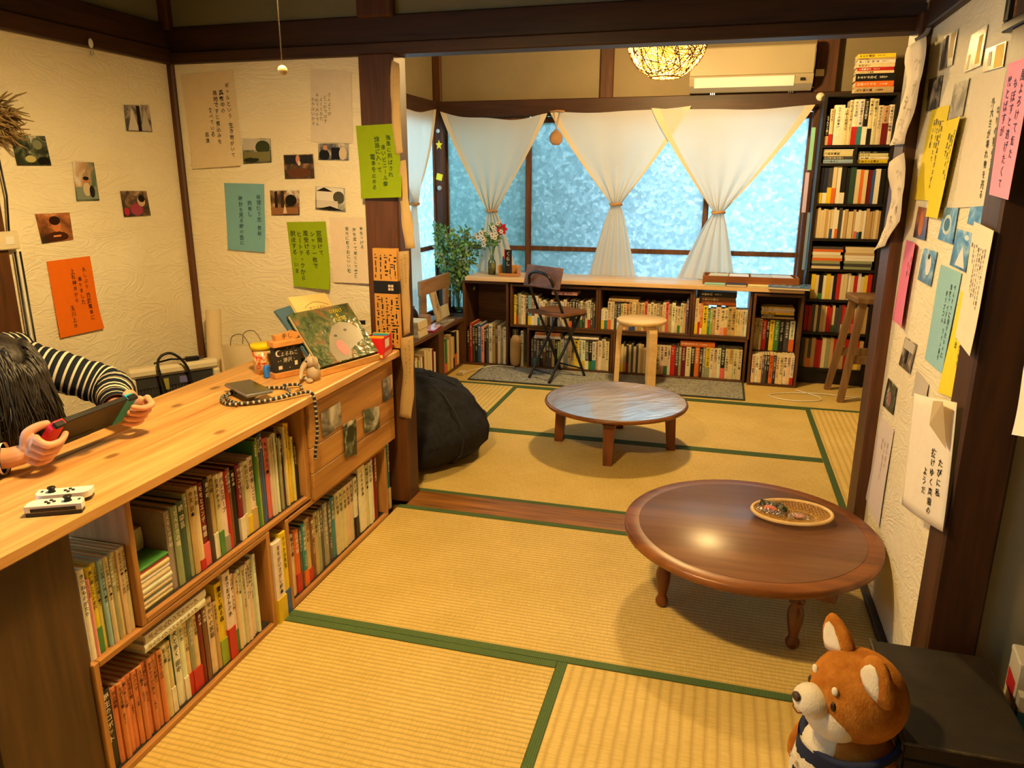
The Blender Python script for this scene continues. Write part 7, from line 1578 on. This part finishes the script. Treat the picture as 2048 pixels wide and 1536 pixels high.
clip = bez([(-0.045, -0.0412, 0.085), (-0.015, -0.0412, 0.060), (-0.008, -0.0412, 0.066), (-0.040, -0.0412, 0.093), (-0.046, -0.0412, 0.088), (-0.022, -0.0412, 0.068)], 5); MB().tube(clip, 0.0014, 5).build('clip_print', BLACK, cb)
V, F = htext('回収', 0.024); letters('stamp_lettering', V, F, lambda x, y: (x-0.012, -0.0412, 0.098+y), INK, cb, col=srgb(120, 84, 76))
MB().box(-0.0658, -0.0652, -0.035, 0.03, 0.03, 0.075).build('red_mark', mat('mark_red', srgb(190, 40, 50)), cb)
bp2 = thing('blossom_packet', 'blue packet printed with pink blossoms beyond the trunk', 'packet', (1.955, -2.075, 0.1755), math.radians(-10)); MB().box(-0.07, 0.07, -0.012, 0.012, 0, 0.050).build('lower_part', mat('packet_sky', srgb(70, 130, 160), srgb(96, 150, 176), 0.4), bp2); MB().box(-0.072, 0.072, -0.013, 0.013, 0.050, 0.085).build('upper_part', photo('blossom_print', [(0.35, srgb(206, 90, 100)), (0.5, srgb(226, 160, 156)), (0.65, srgb(200, 196, 190))], 60, 0.6), bp2)
gb = thing('green_bottle', 'dark green bottle at the edge beyond the trunk', 'bottle', (1.965, -2.17, 0.1755)); MB().lathe([(0, 0), (0.03, 0), (0.032, 0.01), (0.032, 0.05), (0.02, 0.075), (0.012, 0.085), (0.012, 0.10), (0, 0.10)], 20).build('body', mat('bottle_green', srgb(16, 84, 50), rough=0.15, spec=0.6), gb); MB().lathe([(0, 0.10), (0.014, 0.10), (0.014, 0.115), (0, 0.115)], 14).build('cap', mat('bottle_cap', srgb(110, 80, 54)), gb)
wc = sheet('white_towel', 'white cloth hanging beside the far post edge', 'cloth', 'rpost', [(2060, 690), (2110, 700), (2100, 880), (2034, 870)], srgb(226, 220, 204), curl=0.01)

# ------------------------------------------------------------------ person behind the counter
def capsule_chain(mb, pts, rad, n=14): mb.tube(bez(pts, 6), np.interp(np.linspace(0, len(rad)-1, 6*(len(pts)-1)+1), range(len(rad)), rad).tolist(), n); mb.ball(pts[0], rad[0], n, 8); mb.ball(pts[-1], rad[-1], n, 8)
def person():
    SK = new_mat('skin'); m, nt, b, out = SK; b.inputs['Roughness'].default_value = 0.5; b.inputs['Subsurface Weight'].default_value = 0.15; b.inputs['Subsurface Radius'].default_value = (0.01, 0.004, 0.002)
    L(nt, ramp(nt, noise(nt, coords(nt), 18, 2), [(0.3, srgb(206, 146, 112)), (0.7, srgb(228, 172, 138))]), b.inputs['Base Color'])
    t = thing('person', 'person in striped top bending over a handheld game at the counter', 'person', (-0.66, -2.25, 0.0))
    O = Vector((-0.66, -2.25, 0.0)); V_ = lambda x, y, z: Vector((x, y, z))-O
    body = MB()
    # legs folded on the stool, pelvis, spine, neck
    hip = V_(-0.72, -2.25, 0.50)
    for s in (-1, 1):
        capsule_chain(body, [V_(-0.72, -2.25+s*0.08, 0.48), V_(-0.50, -2.25+s*0.10, 0.47)], [0.075, 0.058]); capsule_chain(body, [V_(-0.50, -2.25+s*0.10, 0.47), V_(-0.53, -2.25+s*0.10, 0.08)], [0.056, 0.038]); capsule_chain(body, [V_(-0.54, -2.25+s*0.10, 0.045), V_(-0.40, -2.25+s*0.105, 0.03)], [0.036, 0.028])
    capsule_chain(body, [hip, V_(-0.76, -2.25, 0.66), V_(-0.70, -2.25, 0.80)], [0.12, 0.115, 0.11])
    capsule_chain(body, [V_(-0.70, -2.40, 0.815), V_(-0.70, -2.10, 0.815)], [0.06, 0.06])
    capsule_chain(body, [V_(-0.68, -2.25, 0.85), V_(-0.60, -2.245, 0.865)], [0.052, 0.048])
    HC = V_(-0.520, -2.268, 0.815)     # head, bowed forward
    Mh = Matrix.Rotation(math.radians(62), 4, 'Y')
    hd = MB(); hd.ball(HC, (0.080, 0.074, 0.105), 24, 18, M=Mh)
    body.v += hd.v; 
    off = len(body.v)-len(hd.v); body.f += [[i+off for i in f] for f in hd.f]; body.mi += hd.mi; body.sm += hd.sm; body.att += hd.att
    face = lambda x, y, z: HC+Mh @ Vector((x, y, z))
    for p, r in (((0.086, 0, -0.018), 0.014), ((0.079, 0, -0.002), 0.010), ((0.072, 0, -0.052), 0.018), ((0.066, 0, -0.085), 0.022)): body.ball(face(*p), r, 10, 8)
    for s in (-1, 1): body.ball(face(-0.005, s*0.074, -0.01), (0.018, 0.008, 0.028), 10, 8, M=Mh)
    # arms
    ShL, ElL, WrL = V_(-0.665, -2.085, 0.815), V_(-0.455, -1.985, 0.725), V_(-0.285, -2.118, 0.718)
    ShR, ElR, WrR = V_(-0.665, -2.42, 0.815), V_(-0.50, -2.60, 0.71), V_(-0.272, -2.452, 0.706)
    capsule_chain(body, [ShL, ShL.lerp(ElL, 0.5), ElL], [0.046, 0.038, 0.031]); capsule_chain(body, [ElL, ElL.lerp(WrL, 0.5), WrL], [0.031, 0.028, 0.023])
    capsule_chain(body, [ShR, ShR.lerp(ElR, 0.5), ElR], [0.046, 0.038, 0.031]); capsule_chain(body, [ElR, ElR.lerp(WrR, 0.5), WrR], [0.031, 0.028, 0.023])
    # console frame: long axis Y', screen towards the face
    CC = V_(-0.214, -2.285, 0.742); ey = Vector((0.06, 0.998, 0.03)).normalized(); nrm = Vector((-0.74, 0.03, 0.66)); nrm = (nrm-ey*nrm.dot(ey)).normalized(); ex = ey.cross(nrm)   # ex points to the top edge
    MC = Matrix((ey, ex, nrm)).transposed().to_4x4(); MR = MC.copy(); MC.translation = CC
    G = lambda a, h, d: CC+ey*a+ex*h+nrm*d            # along, up, towards the player
    # hands: palm behind the grip end, thumb on the face, four fingers wrapped round the back
    def hand(sgn, wr):
        e = sgn*0.118
        palm = G(e+sgn*0.026, -0.028, -0.004)
        k1 = wr.lerp(palm, 0.55)
        capsule_chain(body, [wr, k1, palm], [0.023, 0.023, 0.019])
        body.ball(palm, (0.020, 0.030, 0.017), 14, 10, M=MR)
        body.ball(G(e+sgn*0.028, 0.004, -0.002), (0.012, 0.026, 0.015), 14, 10, M=MR)
        for f in range(4):
            h = 0.034-f*0.0215; ln = (0.92, 1.0, 0.95, 0.78)[f]; r = (0.0080, 0.0084, 0.0080, 0.0070)[f]
            kn = G(e+sgn*0.038, h-0.004, -0.012)
            mid = G(e+sgn*(0.034-0.004*ln), h, -0.034); tip0 = G(e+sgn*(0.012-0.012*ln), h+0.001, -0.0365); tip = G(e+sgn*(-0.010-0.012*ln), h+0.002, -0.024)
            body.tube(bez([kn, mid, tip0, tip], 5), np.linspace(r*1.12, r*0.86, 16).tolist(), 10); body.ball(tip, r*0.86, 10, 8); body.ball(kn, r*1.2, 10, 8); body.ball(mid, r*1.12, 10, 8)
        th = [G(e+sgn*0.034, -0.018, 0.006), G(e+sgn*0.030, 0.008, 0.022), G(e+sgn*0.010, 0.024, 0.022), G(e-sgn*0.006, 0.032, 0.017)]
        body.tube(bez(th, 5), np.linspace(0.0125, 0.0088, 16).tolist(), 10); body.ball(th[-1], 0.0088, 10, 8); body.ball(th[0], 0.014, 10, 8)
    hand(1, WrL); hand(-1, WrR)
    bo = body.build('body', MATS['skin'], t)
    rm = bo.modifiers.new('fuse', 'REMESH'); rm.mode = 'VOXEL'; rm.voxel_size = 0.0022; rm.use_smooth_shade = True
    smo = bo.modifiers.new('soften', 'SMOOTH'); smo.factor = 0.5; smo.iterations = 2
    # striped top
    def stripe_mat():
        m, nt, b, out = new_mat('striped_knit'); b.inputs['Roughness'].default_value = 0.9; b.inputs['Specular IOR Level'].default_value = 0.05
        a = N(nt, 'ShaderNodeAttribute', attribute_name='s'); md = N(nt, 'ShaderNodeMath', operation='PINGPONG', i_1=0.5); dv = N(nt, 'ShaderNodeMath', operation='DIVIDE', i_1=0.0195); L(nt, a.outputs['Fac'], dv.inputs[0]); L(nt, dv.outputs[0], md.inputs[0])
        r = ramp(nt, md.outputs[0], [(0.0, srgb(30, 34, 46)), (0.34, srgb(30, 34, 46)), (0.36, srgb(236, 224, 198)), (1.0, srgb(236, 224, 198))]); L(nt, r, b.inputs['Base Color']); bump(nt, b, noise(nt, coords(nt), 30, 2), 0.3, 0.01); return m
    ST = stripe_mat()
    def sleeve(pts, rad, nm):
        mb = MB(); P = bez(pts, 12); R_ = np.interp(np.linspace(0, len(rad)-1, len(P)), range(len(rad)), rad)
        R_ = [r*(1+0.045*math.sin(i*1.9)+0.03*math.sin(i*0.83)) for i, r in enumerate(R_)]
        mb.tube(P, R_, 20, cap=False); return mb.build(nm, ST, t, att='s')
    top = thing_none = None
    sleeve([ShL+Vector((-0.01, -0.05, 0.005)), ShL, ShL.lerp(ElL, 0.5)+Vector((0.0, 0.012, 0.006)), ElL+Vector((0.010, 0.012, 0)), ElL.lerp(WrL, 0.5)+Vector((0.006, 0.004, 0.004)), WrL.lerp(ElL, 0.10)], [0.07, 0.066, 0.058, 0.056, 0.046, 0.035], 'sleeve')
    sleeve([ShR+Vector((-0.01, 0.05, 0.005)), ShR, ShR.lerp(ElR, 0.5), ElR+Vector((0.006, -0.008, 0)), ElR.lerp(WrR, 0.5), WrR.lerp(ElR, 0.02)], [0.07, 0.066, 0.058, 0.056, 0.046, 0.036], 'sleeve')
    mb = MB(); P = bez([V_(-0.72, -2.25, 0.50), V_(-0.765, -2.25, 0.66), V_(-0.725, -2.25, 0.79), V_(-0.665, -2.25, 0.875)], 10); R_ = np.interp(np.linspace(0, 4, len(P)), range(5), [0.145, 0.15, 0.155, 0.125, 0.066])
    mb.tube(P, R_.tolist(), 28, cap=False, flat=1.22, up=(0, 1, 0)); mb.build('shirt_torso', ST, t, att='s')
    mb = MB(); mb.tube(bez([ShL+Vector((0, 0.035, 0)), V_(-0.675, -2.25, 0.84), ShR+Vector((0, -0.035, 0))], 8), 0.074, 20); mb.build('shirt_yoke', ST, t, att='s')
    tr = MB()
    for s in (-1, 1): capsule_chain(tr, [V_(-0.72, -2.25+s*0.08, 0.48), V_(-0.50, -2.25+s*0.10, 0.472), V_(-0.53, -2.25+s*0.10, 0.12)], [0.086, 0.072, 0.052])
    tr.build('trousers', mat('trouser_navy', srgb(34, 38, 52), rough=0.9), t)
    # hair: a cap over the skull with long locks falling forward
    HM_ = new_mat('black_hair'); m, nt, b, out = HM_; b.inputs['Roughness'].default_value = 0.5; b.inputs['Specular IOR Level'].default_value = 0.5
    L(nt, ramp(nt, noise(nt, coords(nt, (1, 1, 0.15)), 70, 2), [(0.3, srgb(16, 13, 12)), (0.7, srgb(38, 31, 27))]), b.inputs['Base Color']); bump(nt, b, noise(nt, coords(nt, (1, 1, 0.12)), 140, 1), 0.5, 0.004)
    hr = MB(); Mc = HC+Mh @ Vector((-0.020, 0, 0.012)); hr.ball(Mc, (0.094, 0.092, 0.116), 32, 22, M=Mh)
    hair = hr.build('hair', MATS['black_hair'], t)
    rnd = random.Random(3); lk = MB()
    for i in range(520):
        a = rnd.uniform(-2.2, 2.2)                               # round the head, 0 = forehead side
        th0 = rnd.uniform(0.25, 1.3)
        q = Vector((math.sin(th0)*math.cos(a)*0.098, math.sin(th0)*math.sin(a)*0.096, math.cos(th0)*0.118))
        p0 = HC+Mh @ (q+Vector((-0.016, 0, 0.012))); out_ = (p0-HC); side = out_.normalized()
        zl = rnd.uniform(0.655, 0.76) if rnd.random() < 0.75 else rnd.uniform(0.62, 0.68)
        p1 = p0+side*0.02+Vector((0.008, 0, -0.05)); p2 = Vector((p1.x+0.012+rnd.gauss(0, 0.008), p1.y*1.0+rnd.gauss(0, 0.010), zl-0.0))
        p2.x = min(p2.x, -0.335+0.66) if p2.z < 0.67 else p2.x
        if p2.z < 0.672 and (p2+O).x > -0.415: p2.x = -0.42-O.x
        lk.tube(bez([p0-side*0.012, p0+side*0.004, p1, p2], 5), np.linspace(0.0060, 0.0008, 16).tolist(), 5, flat=1.4)
    lk.build('hair_locks', MATS['black_hair'], t)
    # handheld console (held, so a thing of its own)
    cn = thing('handheld_console', 'handheld game console with red and blue grips held over the counter', 'game console'); cn.matrix_world = Matrix.Translation(O) @ MC
    MB().box(-0.087, 0.087, -0.051, 0.051, -0.007, 0.007, b=0.002).build('body', mat('console_black', srgb(24, 24, 26), rough=0.45), cn); MB().box(-0.078, 0.078, -0.043, 0.043, 0.0068, 0.0074).build('screen', mat('console_screen', srgb(50, 60, 80), rough=0.1), cn); MB().box(-0.078, 0.02, -0.048, -0.028, -0.0085, -0.0068, b=0.001).build('kickstand', mat('console_grey', srgb(36, 36, 38), rough=0.5), cn)
    for s, cc, nm in ((1, srgb(20, 160, 190), 'blue_grip'), (-1, srgb(230, 40, 60), 'red_grip')):
        poly = [(s*0.0875, -0.051), (s*0.0875, 0.051), (s*0.105, 0.051)]+[(s*(0.1045+0.016*math.sin(a)), 0.035+0.016*math.cos(a)) for a in np.linspace(0.2, 1.57, 6)]+[(s*(0.1045+0.016*math.sin(a)), -0.035+0.016*math.cos(a)) for a in np.linspace(1.57, 2.94, 6)]+[(s*0.105, -0.051)]
        poly = poly[::-1] if s > 0 else poly
        g = MB().prism(poly, -0.007, 0.007).build(nm, mat(nm, cc, rough=0.4), cn)
        MB().box(*sorted((s*0.089, s*0.117)), 0.044, 0.0535, -0.0125, 0.004, b=0.003).build('shoulder_button', BLACK, g)
        MB().lathe([(0, 0.007), (0.0075, 0.007), (0.005, 0.012), (0.008, 0.015), (0, 0.0155)], 14, (s*0.104, 0.018*s, 0)).build('thumb_stick', BLACK, g)
    st_ = thing('low_stool', 'plain stool under the person behind the counter', 'stool', (-0.75, -2.25, 0)); MB().lathe([(0, 0.34), (0.15, 0.34), (0.155, 0.35), (0.15, 0.372), (0, 0.372)], 28).build('seat', CRATE, st_)
    for k in range(4): a = k*PI/2+0.78; MB().tube([(0.11*math.cos(a), 0.11*math.sin(a), 0.34), (0.13*math.cos(a), 0.13*math.sin(a), 0)], 0.013, 8).build('leg', CRATEZ, st_)
person()
